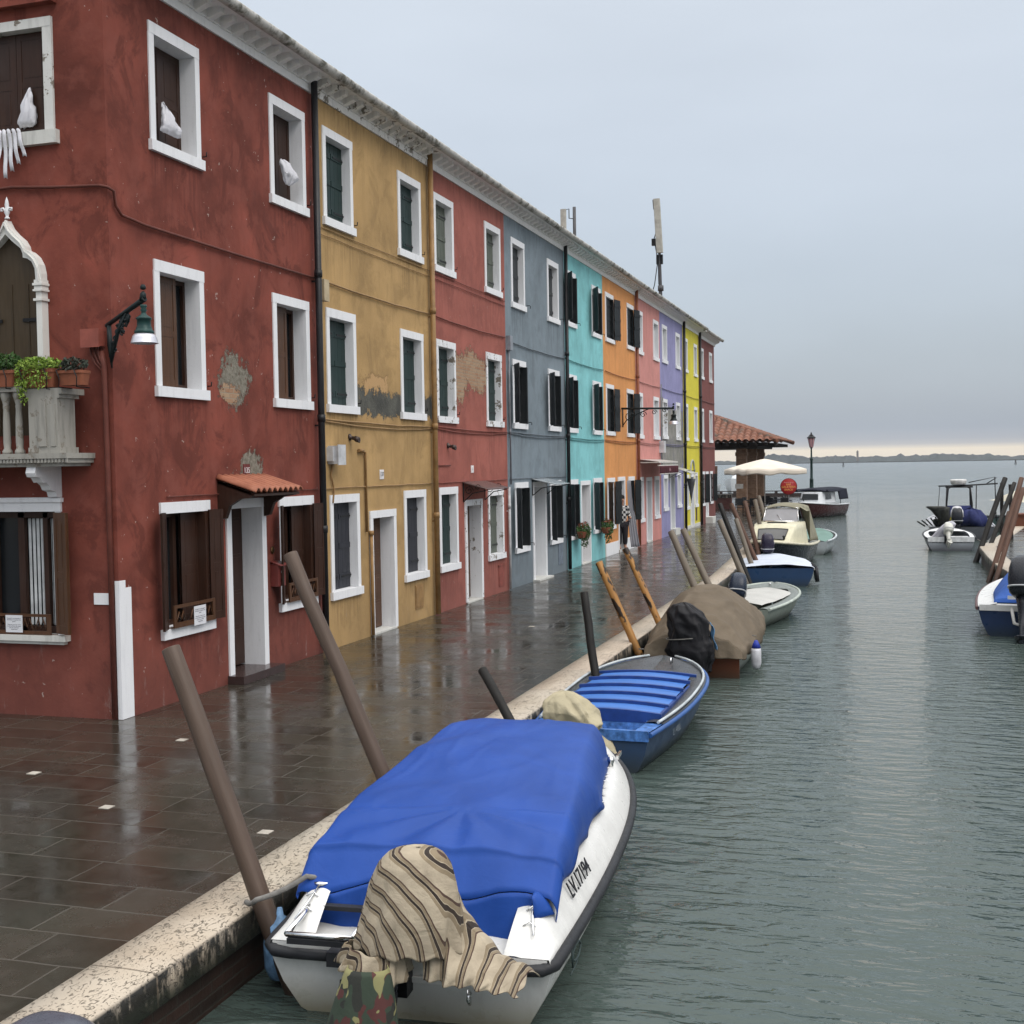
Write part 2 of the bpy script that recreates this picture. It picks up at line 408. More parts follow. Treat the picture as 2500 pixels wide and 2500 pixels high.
def kerb_mat():
    t = NT('istrian_kerb_stone'); P = t.pos(); x, y, z = t.sep(P)
    n1 = t.noise(P, 1.3, 5, .6); n2 = t.noise(t.mapping(P, (1, .6, 1), rot=(0, 0, .5)), 34, 6, .68, 1.6); n3 = t.noise(P, 90, 3)
    bk = t.n('ShaderNodeTexBrick'); t.l(t.comb(y, t.math('ADD', x, 30.0)), bk.inputs[0]); bk.inputs['Scale'].default_value = 1.0
    bk.inputs['Brick Width'].default_value = 1.35; bk.inputs['Row Height'].default_value = 5; bk.inputs['Mortar Size'].default_value = .007; bk.offset = 0
    bk.inputs['Color1'].default_value = (0, 0, 0, 1); bk.inputs['Color2'].default_value = (1, 1, 1, 1)
    b = t.mix(t.rng(n1, .3, .7), (.36, .31, .235), (.47, .43, .355))
    b = t.mix(t.math('MULTIPLY', bk.outputs[0], .5), b, (.43, .33, .25))
    pit = t.rng(n2, .565, .625)
    b = t.mix(t.math('MULTIPLY', pit, .7), b, (.13, .105, .075))
    # black weathering runs down the canal face
    N = t.sep(t.n('ShaderNodeNewGeometry').outputs['Normal'])
    side = t.rng(N[2], .8, .4)
    st = t.noise(t.mapping(P, (3, 3, 1.1)), 2.6, 7, .72)
    b = t.mix(t.math('MULTIPLY', side, t.rng(st, .36, .50)), b, (.022, .021, .017))
    b = t.mix(t.math('MULTIPLY', side, t.rng(z, -.08, -.19)), b, (.05, .055, .035))
    b = t.mix(t.math('MULTIPLY', bk.outputs[1], .8), b, (.14, .11, .08))
    h = t.math('SUBTRACT', t.math('MULTIPLY', n1, .4), t.math('ADD', t.math('MULTIPLY', pit, .8), bk.outputs[1]))
    return t.set(color=b, rough=t.rng(n1, .3, .7, .35, .6), normal=t.bump(h, 1.0, .012))
KERB = kerb_mat()

def brickwall_mat(name='wet_canal_brick', c1=(.020, .011, .008), c2=(.036, .018, .013), mo=(.03, .026, .02), axis='y', rough=.55):
    t = NT(name); P = t.pos(); x, y, z = t.sep(P)
    bk = t.n('ShaderNodeTexBrick'); t.l(t.comb(t.math('ADD', x, y), z), bk.inputs[0]); bk.inputs['Scale'].default_value = 1.0
    bk.inputs['Brick Width'].default_value = .23; bk.inputs['Row Height'].default_value = .07; bk.inputs['Mortar Size'].default_value = .007
    bk.inputs['Color1'].default_value = (*c1, 1); bk.inputs['Color2'].default_value = (*c2, 1); bk.inputs['Mortar'].default_value = (*mo, 1)
    n = t.noise(P, 6, 6, .7)
    b = t.mix(t.rng(n, .4, .7, 0, .6), bk.outputs[0], tuple(v * .5 for v in c1))
    return t.set(color=b, rough=rough, normal=t.bump(t.math('SUBTRACT', n, bk.outputs[1]), .6, .01))
CANALBRICK = brickwall_mat()
PIERBRICK = brickwall_mat('pier_brick', (.17, .085, .045), (.26, .15, .09), (.22, .18, .13), rough=.8)

# paving: left bank, one sheet with its canal edge turning outward a little past the houses
LE = [(-4.05, -30), (-4.05, 28), (-4.3, 34), (-4.75, 44), (-5.2, 55), (-5.5, 75), (-5.7, 92)]       # inner edge of the kerb
def edge_out(E, d):
    out = []
    for i, (x, y) in enumerate(E):
        a = Vector(E[max(0, i - 1)]); b = Vector(E[min(len(E) - 1, i + 1)]); t = (b - a).normalized()
        out.append((x + t.y * d, y - t.x * d))
    return out
m = MB(); pts = [(x + .01, y, 0) for x, y in LE] + [(-60, 92, 0), (-60, -30, 0)]
m.add(pts, [tuple(range(len(pts)))])
tag(m.build('pavement', PAVE), kind='structure', label='wet dark stone quay pavement along the coloured houses')
RE = [(4.6, 4), (3.9, 14), (3.3, 24), (2.75, 31.5), (2.72, 34), (2.75, 38.2), (3.4, 42), (5.4, 54.5), (9, 75), (13, 95)]
m = MB(); pts = [(x - .01, y, 0) for x, y in RE] + [(60, 95, 0), (60, 4, 0)]
m.add(pts[::-1], [tuple(range(len(pts)))])
tag(m.build('pavement', PAVE), kind='structure', label='wet grey stone pavement of the far bank at the right edge')

def quay(E, wdt, label, sgn):
    root = thing('quay_wall', (E[0][0], E[0][1], 0), label, 'quay wall')
    O = edge_out(E, wdt * sgn); O2 = edge_out(E, (wdt - .05) * sgn)
    # kerb stones as slabs with slightly uneven outer arris
    m = MB()
    def seg(A, B, fn):
        L = (Vector(B) - Vector(A)).length; n = max(1, int(L / .45))
        return [fn(Vector(A).lerp(Vector(B), i / n)) for i in range(n)] 
    ins, outs = [], []
    for i in range(len(E) - 1):
        n = max(1, int((Vector(E[i + 1]) - Vector(E[i])).length / .34))
        for k in range(n + (1 if i == len(E) - 2 else 0)):
            f = k / n
            ins.append(Vector(E[i]).lerp(Vector(E[i + 1]), f)); outs.append(Vector(O[i]).lerp(Vector(O[i + 1]), f))
    prof = []
    for a, b in zip(ins, outs):
        j = mn.noise(Vector((a.x * .7, a.y * 1.7, 0))) * .012; j2 = mn.noise(Vector((a.x * 3, a.y * 5.1, 4))) * .012
        d = (b - a).normalized()
        q = b + d * j
        prof.append([(a.x, a.y, -.02), (a.x, a.y, .012), (*((a + q) / 2), .016 + j2 * .3), (*(q - d * .02), .010 + j2 * .3), (*q, -.010 + j2), (*(q + d * .004), -.17 + j2 * .6), (*(q - d * .05), -.185), (*(q - d * .05), -.9)])
    vs = [p for r in prof for p in r]; n = 8
    fs, fm = [], []
    for i in range(len(prof) - 1):
        for k in range(n - 1):
            fs.append((i * n + k, (i + 1) * n + k, (i + 1) * n + k + 1, i * n + k + 1))
    k1 = MB(); k1.add(vs, [f for q, f in enumerate(fs) if q % 7 < 6], 0, True); k1.build('kerb_stone', KERB, root, True)
    k2 = MB(); k2.add(vs, [f for q, f in enumerate(fs) if q % 7 == 6], 0); k2.build('brick_face', CANALBRICK, root, True)
    return root
quay(LE, .40, 'brick canal wall topped with pale stone kerb below the coloured houses', 1)
quay(RE, .45, 'pale stone kerb and dark canal wall of the right bank', -1)

def water_mat():
    t = NT('canal_water'); P = t.pos()
    d = t.n('ShaderNodeVectorMath', operation='LENGTH'); t.l(P, d.inputs[0]); dist = d.outputs['Value']
    a = t.noise(t.mapping(P, (1.0, 2.6, 1), rot=(0, 0, .22)), 2.3, 3, .5, .5)
    b = t.noise(t.mapping(P, (1.0, 2.3, 1), (5, 2, 0), (0, 0, -.18)), 5.5, 3, .5, .6)
    c = t.noise(t.mapping(P, (1.0, 1.8, 1), (1, 8, 0)), .7, 2, .5)
    patch = t.rng(t.noise(t.mapping(P, (1, .5, 1)), .16, 3), .38, .62, .62, 1.15)
    h = t.math('ADD', t.math('MULTIPLY', a, 1.0), t.math('MULTIPLY', b, .30)); h = t.math('ADD', h, t.math('MULTIPLY', c, .9))
    bp = t.n('ShaderNodeBump'); t.l(t.math('MULTIPLY', h, patch), bp.inputs['Height']); bp.inputs['Distance'].default_value = .066
    t.l(t.rng(dist, 8, 160, 1.0, .8), bp.inputs['Strength'])
    n2 = t.noise(P, .35, 3)
    return t.set(color=t.mix(n2, (.041, .060, .054), (.055, .074, .066)), rough=t.rng(dist, 12, 160, .02, .12), normal=bp.outputs[0], IOR=1.34, spec=.5)
m = MB(); m.add([(-1150, -60, WZ), (1150, -60, WZ), (1150, 1650, WZ), (-1150, 1650, WZ)], [(0, 1, 2, 3)])
tag(m.build('water', water_mat()), kind='structure', label='rippled grey-green water of the canal and lagoon')

# far shore: a low wooded island across the lagoon
m = MB()
def shore(u, v):
    x = -1100 + 2200 * u
    hgt = 5.5 + 5.0 * mn.fractal(Vector((x * .012, 3, 0)), 1.0, 2.0, 5) + 1.8 * mn.noise(Vector((x * .12, 1, 0))) + 1.0 * mn.noise(Vector((x * .5, 9, 0)))
    hgt = max(3.0, hgt * (1.25 if x > -350 else .8)) * (.35 + .65 * min(1, abs(v * 4)) if v < .25 else 1)
    prof = [0, .55, .85, 1.0, .9, .5, 0]
    k = min(5, int(v * 6)); f = v * 6 - k
    pz = prof[k] + (prof[k + 1] - prof[k]) * f
    wob = mn.noise(Vector((x * .2, v * 9, 2))) * .16
    return Vector((x, 1500 + 90 * v + 10 * mn.noise(Vector((x * .03, 0, 0))), WZ - .2 + (hgt * (pz + wob * (1 if 0 < v < 1 else 0)) + .6)))
m.grid(shore, 900, 6, sm=False)
FARG = simple('far_trees', (.032, .038, .034), .9, var=.3, scale=.05, obj=False)
tag(m.build('far_shore', FARG), label='low wooded island along the horizon beyond the lagoon', kind='structure')
m = MB(); m.box(-1120, 1120, 1290, 1300, WZ, WZ + .8)
tag(m.build('mudflat', simple('mud', (.05, .05, .04), .8, obj=False)), kind='structure', label='thin dark mudbank line on the lagoon')
MARK = simple('marker_timber', (.03, .026, .022), .8)
for (x, y, hh, lb) in [(-96, 560, 1.3, 'small dark channel marker left of the lamp post on the lagoon'), (-23, 575, 1.6, 'dark channel marker in open water above the moored boats'), (48, 560, 1.5, 'dark channel marker near the right edge of the lagoon')]:
    m = MB()
    for k in range(3):
        m.tube([(x + .5 * cos(k * 2.1), y + .5 * sin(k * 2.1), WZ - 1), (x + .1 * cos(k * 2.1), y, hh)], .16, 6)
    tag(m.build('channel_marker', MARK), lb, 'channel marker')
m = MB(); m.box(-45.2, -42.8, 1510, 1512.4, WZ, 12); m.add([(-45.4, 1509.8, 12), (-42.6, 1509.8, 12), (-42.6, 1512.6, 12), (-45.4, 1512.6, 12), (-44, 1511.2, 14)], [(0, 1, 4), (1, 2, 4), (2, 3, 4), (3, 0, 4)])
tag(m.build('bell_tower', simple('far_masonry', (.16, .13, .11), .9, obj=False)), 'tiny distant bell tower on the wooded island', 'tower')

# white marker squares let into the pavement
mi = simple('pale_marble_inset', (.42, .39, .34), .4)
for (x, y, lb) in [(-7.15, 8.83, 'small white square set in the pavement nearest the left edge'), (-5.86, 8.06, 'small white square in the pavement below the white corner pilaster reflection'),
                   (-6.60, 10.28, 'small white square in the pavement in front of the white corner pilaster'), (-4.33, 7.78, 'small white square in the pavement beside the kerb and the near leaning post'),
                   (-5.62, 18.9, 'small white square in the pavement facing the ochre pipe')]:
    m = MB(); m.box(x - .045, x + .045, y - .045, y + .045, -.05, .004)
    tag(m.build('paving_inset', mi), lb, 'paving inset', 'white squares let into the pavement')

# ================================================================== HOUSES
SH = {'brown': BROWN, 'green': GREEN, 'char': CHAR, 'olive': OLIVE, 'dkgrey': DKGREY, 'black': BLKSH}
def wall_cells(m, P, a0, a1, b0, b1, holes, mi=0):
    """plane wall with true openings; P(a, b) -> 3D"""
    A = sorted({a0, a1} | {v for h in holes for v in h[:2]}); B = sorted({b0, b1} | {v for h in holes for v in h[2:]})
    A = [a for a in A if a0 <= a <= a1]; B = [b for b in B if b0 <= b <= b1]
    for i in range(len(A) - 1):
        for j in range(len(B) - 1):
            ca, cb = (A[i] + A[i + 1]) / 2, (B[j] + B[j + 1]) / 2
            if any(h[0] < ca < h[1] and h[2] < cb < h[3] for h in holes): continue
            m.add([P(A[i], B[j]), P(A[i + 1], B[j]), P(A[i + 1], B[j + 1]), P(A[i], B[j + 1])], [(0, 1, 2, 3)], mi)

def leaf(m, w, h, kind, t=.03, mi=0):
    """shutter leaf in (u, n, z): u 0..w from the hinge, n 0..t thickness"""
    s = len(m.v)
    if kind == 'panel':
        fr = min(.06, w * .2)
        m.box(0, w, .006, t - .006, 0, h, mi)
        m.box(0, fr, 0, t, 0, h, mi); m.box(w - fr, w, 0, t, 0, h, mi)
        for z0, z1 in ((0, .09), (h * .46, h * .46 + .07), (h - .07, h)):
            m.box(fr, w - fr, .0015, t - .0015, z0, z1, mi)
        m.box(fr + .03, w - fr - .03, .003, t - .003, .13, h * .46 - .04, mi); m.box(fr + .03, w - fr - .03, .003, t - .003, h * .46 + .11, h - .11, mi)
    else:
        n = max(2, round(w / .13)); bw = w / n
        for k in range(n):
            m.box(k * bw + .003, (k + 1) * bw - .003, 0, t * .6, 0, h, mi)
        for zz in (h * .14, h * .5, h * .84):
            m.box(.01, w - .01, t * .6, t, zz - .04, zz + .04, mi)
        m.box(.0, w, .003, t * .55, .004, h - .004, mi)
        for zz in (h * .14, h * .84):
            m.box(-.02, w * .82, t, t + .006, zz - .014, zz + .014, 1)
    return s

def make_window(root, y0, y1, z0, z1, kind='closed', shc='green', depth=.12, wmat=None, lk='board', lw=None, angs=(150, 168), X=FX, sides=True, frame_of=None, glassmat=None, pair=True):
    wmat = wmat or WHITE
    b = .10; j = lambda a=.006: rnd.uniform(-a, a)
    m = MB()
    Xb = X - depth - .05
    iy0, iy1, iz0, iz1 = y0 + b, y1 - b, z0 + .13, z1 - .13
    if sides:
        m.box(Xb, X + .017, y0 + j(), iy0, z0 + .12, z1 - .12); m.box(Xb, X + .017, iy1, y1 + j(), z0 + .12, z1 - .12)
        m.box(Xb, X + .020, y0 + j(), y1 + j(), z1 - .125, z1 + j())
    else:
        m.box(Xb, X + .004, y0 + .03, iy0, z0 + .12, z1 - .12); m.box(Xb, X + .004, iy1, y1 - .03, z0 + .12, z1 - .12)
        m.box(Xb, X + .027, y0 + .0, y1 + .0, z1 - .125, z1)
    wo_ = m.build('window', wmat, root, True)
    m = MB(); m.box(Xb, X + .048, y0 - .03, y1 + .03, z0, z0 + .115); s = m.build('sill', wmat, wo_, True)
    # pane and casement close the opening
    m = MB(); m.box(X - depth - .04, X - depth - .03, iy0, iy1, iz0 - .02, iz1 + .01)
    m.build('pane', glassmat or GLASS, wo_, True)
    if kind != 'closed':
        cm_ = frame_of or wmat
        m = MB(); f = .045; xa, xb = X - depth - .035, X - depth + .01
        m.box(xa, xb, iy0, iy0 + f, iz0 - .015, iz1 + .01); m.box(xa, xb, iy1 - f, iy1, iz0 - .015, iz1 + .01); m.box(xa, xb, iy0 + f, iy1 - f, iz1 - f, iz1 + .01); m.box(xa, xb, iy0 + f, iy1 - f, iz0 - .015, iz0 + f)
        yc = (iy0 + iy1) / 2; m.box(xa, xb + .005, yc - f * .7, yc + f * .7, iz0 + f, iz1 - f)
        m.build('casement', cm_, wo_, True)
    h = iz1 - iz0 + .01
    if kind == 'closed':
        hw = (iy1 - iy0) / 2
        for side in (0, 1):
            m = MB(); s0 = leaf(m, hw - .004, h, lk)
            dx = rnd.uniform(0, .012)
            if side == 0: m.xf(lambda p: (X - depth - .028 + p.y + dx, iy0 + .002 + p.x, iz0 - .012 + p.z))
            else: m.xf(lambda p: (X - depth - .028 + p.y + dx, iy1 - .002 - p.x, iz0 - .012 + p.z))
            m.build('shutter', [SH[shc], BLACKM], wo_, True)
    elif kind == 'open':
        lw_ = lw or (iy1 - iy0) / 2
        for side in (0, 1):
            if angs[side] is None:              # this leaf stays shut
                hw = (iy1 - iy0) / 2; m = MB(); leaf(m, hw - .004, h, lk)
                m.xf((lambda p: (X - depth + .02 + p.y, iy0 + .002 + p.x, iz0 - .012 + p.z)) if side == 0 else (lambda p: (X - depth + .02 + p.y, iy1 - .002 - p.x, iz0 - .012 + p.z)))
                m.build('shutter', [SH[shc], BLACKM], wo_, True)
                m = MB(); m.box(X - depth + .012, X + .03, iy1 - .03, iy1 + .012, iz0 - .01, iz1 + .005); m.build('shutter', SH[shc], wo_, True)
                m = MB(); leaf(m, hw - .004, h, lk); m.xf(lambda p: (X - depth + .02 + p.y, iy1 - .035 - p.x, iz0 - .012 + p.z)); m.build('shutter', [SH[shc], BLACKM], wo_, True); continue
            if angs[side] == 90:                # folded against the far reveal
                m = MB(); m.box(X - depth + .012, X + .085, iy1 - .045, iy1 + .012, iz0 - .01, iz1 + .005); m.box(X - depth + .03, X + .07, iy1 - .052, iy1 - .045, iz0 + .1, iz1 - .1); m.build('shutter', SH[shc], wo_, True); continue
            a = radians(180 - angs[side])       # angle out from the wall
            m = MB(); leaf(m, lw_, h + .02, lk); tone = SH['dkgrey'] if (side == 0 and shc == 'black' and angs[1] == 90) else SH[shc]  # near leaf of a black pair goes dark grey: light on it put into colour
            hy = (y0 + .02 if not sides else iy0 - .01) if side == 0 else iy1 + .01; sg = -1 if side == 0 else 1
            m.xf(lambda p: (X + .045 + p.x * sin(a) + p.y * cos(a) * .9, hy + sg * (p.x * cos(a) - p.y * sin(a)), iz0 - .01 + p.z))
            m.build('shutter', [tone, BLACKM], wo_, True)
    return wo_

def make_door(root, y0, y1, zt, zb=.0, kind='wood', depth=.2, c=None, step=None, X=FX, wmat=None, b=.11):
    wmat = wmat or WHITE
    m = MB(); Xb = X - depth - .06
    m.box(Xb, X + .024, y0, y0 + b, zb, zt - .11); m.box(Xb, X + .024, y1 - b, y1, zb, zt - .11); m.box(Xb, X + .027, y0, y1, zt - .115, zt)
    d = m.build('door', wmat, root, True)
    m = MB(); L0, L1 = y0 + b, y1 - b
    m.box(X - depth - .04, X - depth, L0, L1, zb + .02, zt - .11)
    for k in range(4):
        za = zb + .12 + k * (zt - zb - .3) / 4; zc = za + (zt - zb - .3) / 4 - .07
        for ya, yb in ((L0 + .06, (L0 + L1) / 2 - .03), ((L0 + L1) / 2 + .03, L1 - .06)):
            m.box(X - depth, X - depth + .012, ya, yb, za, zc); m.box(X - depth + .012, X - depth + .02, ya + .03, yb - .03, za + .04, zc - .04)
    m.build('door_leaf', c or BROWN, d, True)
    m = MB(); m.lathe([(.0, 0), (.018, .0), (.012, .02), (.028, .04), (.02, .06), (0, .065)], n=10); m.xf(lambda p: (X - depth + .01 + p.z, L0 + .09 + p.x, 1.05 + p.y)); m.build('door_handle', CHROME, d, True)
    m = MB()
    if step: m.box(X - depth, X + step[0], y0 - .03, y1 + .05, 0.002, zb if zb > .03 else .035)
    else: m.box(X - depth - .02, X + .03, L0 - .05, L1 + .05, 0.002, max(zb, .03) - .002)
    m.build('step', (step[1] if step else STONE), d, True)
    return d

def cyl_pipe(root, y, z0, z1, r, mat, name='downpipe', x=None, joints=True):
    x = x if x is not None else FX + r + .03
    m = MB(); m.tube([(x, y, z0), (x, y, z1)], r, 12)
    if joints:
        for z in (1.75, 3.3, 5.3):
            if z0 < z < z1:
                m.tube([(x, y, z - .05), (x, y, z + .05)], r * 1.22, 12); m.box(FX - .01, x, y - .012, y + .012, z - .012 - .1, z + .012 - .1)
    return m.build(name, mat, root, True)

def cable(root, pts, r, mat, x=None, sag=.02, name='cable'):
    P = []
    for i in range(len(pts) - 1):
        (y0, z0), (y1, z1) = pts[i], pts[i + 1]; n = max(2, int(abs(y1 - y0) / .5))
        for k in range(n):
            f = k / n
            P.append(((x or FX + r + .012) + rnd.uniform(-.003, .006), y0 + (y1 - y0) * f, z0 + (z1 - z0) * f - sag * 4 * f * (1 - f) + rnd.uniform(-.006, .006)))
    P.append(((x or FX + r + .012), *pts[-1]))
    m = MB(); m.tube(P, r, 6); return m.build(name, mat, root, True)

def roof_mat():
    t = NT('old_roof_tiles'); P = t.pos(); n = t.noise(P, 4, 6, .7)
    return t.set(color=t.mix(t.rng(n, .35, .65), (.05, .045, .035), (.20, .10, .065)), rough=.85, normal=t.bump(n, .6, .02))
ROOFT = roof_mat()
def gutter_mat():
    t = NT('mossy_gutter'); P = t.pos(); n = t.noise(t.mapping(P, (1.5, 1, 1)), 3.2, 7, .72); n2 = t.noise(P, 18, 4)
    c = t.mix(t.rng(n, .48, .62), (.50, .49, .46), (.08, .076, .055)); c = t.mix(t.rng(n2, .55, .7, 0, .5), c, (.10, .10, .06))
    return t.set(color=c, rough=.7, normal=t.bump(n, .4, .01))
GUT = gutter_mat()
CORN = whitepaint('cornice_plaster', (.80, .80, .80), grime=.35); CORN2 = whitepaint('cornice_plaster_peeling', (.78, .77, .75), grime=.7, chip=.35)

def cornice(root, y0, y1, mat, drop=0.0, holes=None):
    X = FX; z = 7.80 - drop
    m = MB()
    m.box(X - .05, X + .03, y0, y1, z, z + .105); m.box(X - .05, X + .055, y0, y1, z + .105, z + .125)
    m.box(X - .05, X + .04, y0, y1, z + .125, z + .23)
    y = y0 + .14
    while y < y1 - .05:
        m.add([(X + .04, y - .05, z + .10), (X + .04, y + .05, z + .10), (X + .04, y + .05, z + .23), (X + .04, y - .05, z + .23),
               (X + .215, y - .05, z + .165), (X + .215, y + .05, z + .165), (X + .215, y + .05, z + .23), (X + .215, y - .05, z + .23)],
              [(0, 1, 5, 4), (1, 2, 6, 5), (2, 3, 7, 6), (3, 0, 4, 7), (4, 5, 6, 7)])
        y += .285
    m.box(X - .05, X + .30, y0, y1, z + .23, z + .255)
    c = m.build('cornice', mat, root, True)
    # gutter: half round
    m = MB(); n = 8; prof = [(X + .355 + .075 * cos(pi + pi * k / n), z + .255 + .02 + .085 * sin(pi + pi * k / n)) for k in range(n + 1)]
    N = max(2, int((y1 - y0) / .25)); vs = []; 
    for i in range(N + 1):
        y = y0 + (y1 - y0) * i / N; w_ = .006 * mn.noise(Vector((y * 1.3, 0, 5))) - .0
        for (x_, z_) in prof: vs.append((x_, y, z_ + w_))
        for (x_, z_) in prof[::-1]: vs.append((x_ + (.006 if x_ < X + .355 else -.006), y, z_ + w_ + .008))
    k = 2 * (n + 1)
    fs = [(i * k + q, i * k + (q + 1) % k, (i + 1) * k + (q + 1) % k, (i + 1) * k + q) for i in range(N) for q in range(k)]
    m.add(vs, fs, 0, True); m.build('gutter', GUT, root, True)
    # roof slope with rows of barrel tiles, first course over the gutter
    m = MB()
    def rf(u, v):
        y = y0 + (y1 - y0) * v; s = u
        return Vector((X + .33 - 4.2 * s, y, z + .285 + 1.25 * s + .035 * abs(sin(y * pi / .21)) + .01 * mn.noise(Vector((y * 3, s * 40, 1)))))
    m.grid(rf, 10, int((y1 - y0) / .042), sm=True)
    m.build('roof', ROOFT, root, True)

DEPTH = 7.0
def house(name, y0, y1, wallmat, label, wins, door, extra_holes=(), left_open=None):
    root = thing(name, (FX - .5, (y0 + y1) / 2, 0), label, 'house', 'houses along the quay')
    holes = [(a + .05, b - .05, c + .06, d - .06) for (a, b, c, d) in wins] + [(door[0] + .05, door[1] - .05, 0, door[2] - .05)]
    m = MB()
    wall_cells(m, lambda a, b: (FX, a, b), y0, y1, 0, 7.86, holes)
    Xb = FX - DEPTH
    m.add([(Xb, y0, 0), (Xb, y1, 0), (Xb, y1, 7.86), (Xb, y0, 7.86)], [(0, 3, 2, 1)])
    if left_open is None:
        m.add([(FX, y0, 0), (Xb, y0, 0), (Xb, y0, 7.86), (FX, y0, 7.86)], [(0, 1, 2, 3)])
    else:
        wall_cells(m, lambda a, b: (a, y0, b), Xb, FX, 0, 7.86, left_open)
    m.add([(FX, y1, 0), (Xb, y1, 0), (Xb, y1, 7.86), (FX, y1, 7.86)], [(0, 3, 2, 1)])
    m.add([(FX, y0, 7.86), (Xb, y0, 7.86), (Xb, y1, 7.86), (FX, y1, 7.86)], [(0, 3, 2, 1)])
    m.build('wall', wallmat, root, True, fixn=False)
    return root

B = [10.97, 15.70, 20.15, 24.47, 29.28, 33.40, 37.85, 42.0, 46.76, 50.74, 55.2]
# (y0, y1, zb, zt) of the outer surround of each opening
W = {
 0: dict(A=(11.76, 12.78, 6.10, 7.50), B=(14.45, 15.46, 6.06, 7.48), C=(11.75, 12.76, 3.42, 4.92), D=(14.43, 15.46, 3.41, 4.90), E=(11.74, 12.76, .73, 2.25), F=(14.46, 15.46, .72, 2.23), d=(13.13, 14.10, 2.24, .10)),
 1: dict(A=(16.0, 17.0, 6.06, 7.46), B=(18.75, 19.76, 6.06, 7.44), C=(16.0, 17.0, 3.40, 4.89), D=(18.74, 19.76, 3.39, 4.87), E=(16.0, 17.0, .70, 2.22), F=(18.77, 19.75, .70, 2.21), d=(17.37, 18.40, 1.93, .02)),
 2: dict(A=(20.37, 21.38, 6.04, 7.43), B=(23.17, 24.18, 6.03, 7.43), C=(20.39, 21.38, 3.38, 4.86), D=(23.15, 24.15, 3.38, 4.85), E=(20.40, 21.37, .71, 2.22), F=(23.13, 24.14, .70, 2.12), d=(21.74, 22.75, 1.96, .03)),
 3: dict(A=(24.91, 25.90, 5.94, 7.42), B=(27.73, 28.72, 5.95, 7.40), C=(24.89, 25.86, 3.38, 4.85), D=(27.68, 28.66, 3.39, 4.84), E=(24.92, 25.90, .72, 2.23), F=(27.70, 28.68, .72, 2.23), d=(26.25, 27.36, 2.22, .04)),
 4: dict(A=(29.40, 30.36, 6.02, 7.40), B=(32.09, 33.10, 6.01, 7.38), C=(29.40, 30.34, 3.39, 4.84), D=(32.08, 33.04, 3.39, 4.83), E=(29.40, 30.34, .71, 2.22), F=(32.0, 33.0, .73, 2.22), d=(30.62, 31.66, 2.17, .03)),
 5: dict(A=(33.70, 34.75, 6.02, 7.41), B=(36.58, 37.54, 6.06, 7.44), C=(33.68, 34.67, 3.40, 4.85), D=(36.46, 37.42, 3.40, 4.85), E=(33.66, 34.62, .74, 2.20), F=(36.5, 37.4, .74, 2.20), d=(35.06, 36.02, 2.21, .08)),
 6: dict(A=(38.18, 39.0, 6.04, 7.42), B=(40.78, 41.75, 6.04, 7.41), C=(38.12, 38.9, 3.38, 4.84), D=(40.72, 41.70, 3.39, 4.83), E=(38.15, 38.9, .72, 2.16), F=(40.73, 41.6, .72, 2.15), d=(39.28, 40.24, 2.14, .05)),
 7: dict(A=(42.43, 43.38, 6.08, 7.41), B=(45.15, 46.08, 6.07, 7.39), C=(42.42, 43.32, 3.43, 4.84), D=(45.13, 46.02, 3.43, 4.83), E=(42.42, 43.26, .91, 2.17), F=(45.24, 46.06, .92, 2.24), d=(43.71, 44.65, 2.22, .22)),
 8: dict(A=(47.2, 47.87, 6.07, 7.38), B=(49.42, 50.22, 6.05, 7.36), C=(47.12, 47.85, 3.44, 4.86), D=(49.35, 50.17, 3.43, 4.83), E=(47.2, 47.91, .77, 2.13), F=(49.39, 50.1, .79, 2.18), d=(48.22, 49.16, 2.14, .07)),
 9: dict(A=(51.25, 52.03, 6.06, 7.36), B=(53.66, 54.5, 6.06, 7.37), C=(51.2, 51.95, 3.43, 4.84), D=(53.58, 54.45, 3.44, 4.85), E=(51.2, 52.0, .77, 2.21), F=(53.59, 54.35, .78, 2.20), d=(52.28, 53.05, 2.20, .27)),
}
RED1 = (.185, .050, .035)
def SL(i, lens=(.9, .9, .55)):
    return [(W[i][k][0], W[i][k][1], W[i][k][2], lens[0]) for k in 'ABCD'] + [(W[i][k][0], W[i][k][1], W[i][k][2], .6) for k in 'EF'] + [(10.9, 60, 7.8, .35)]
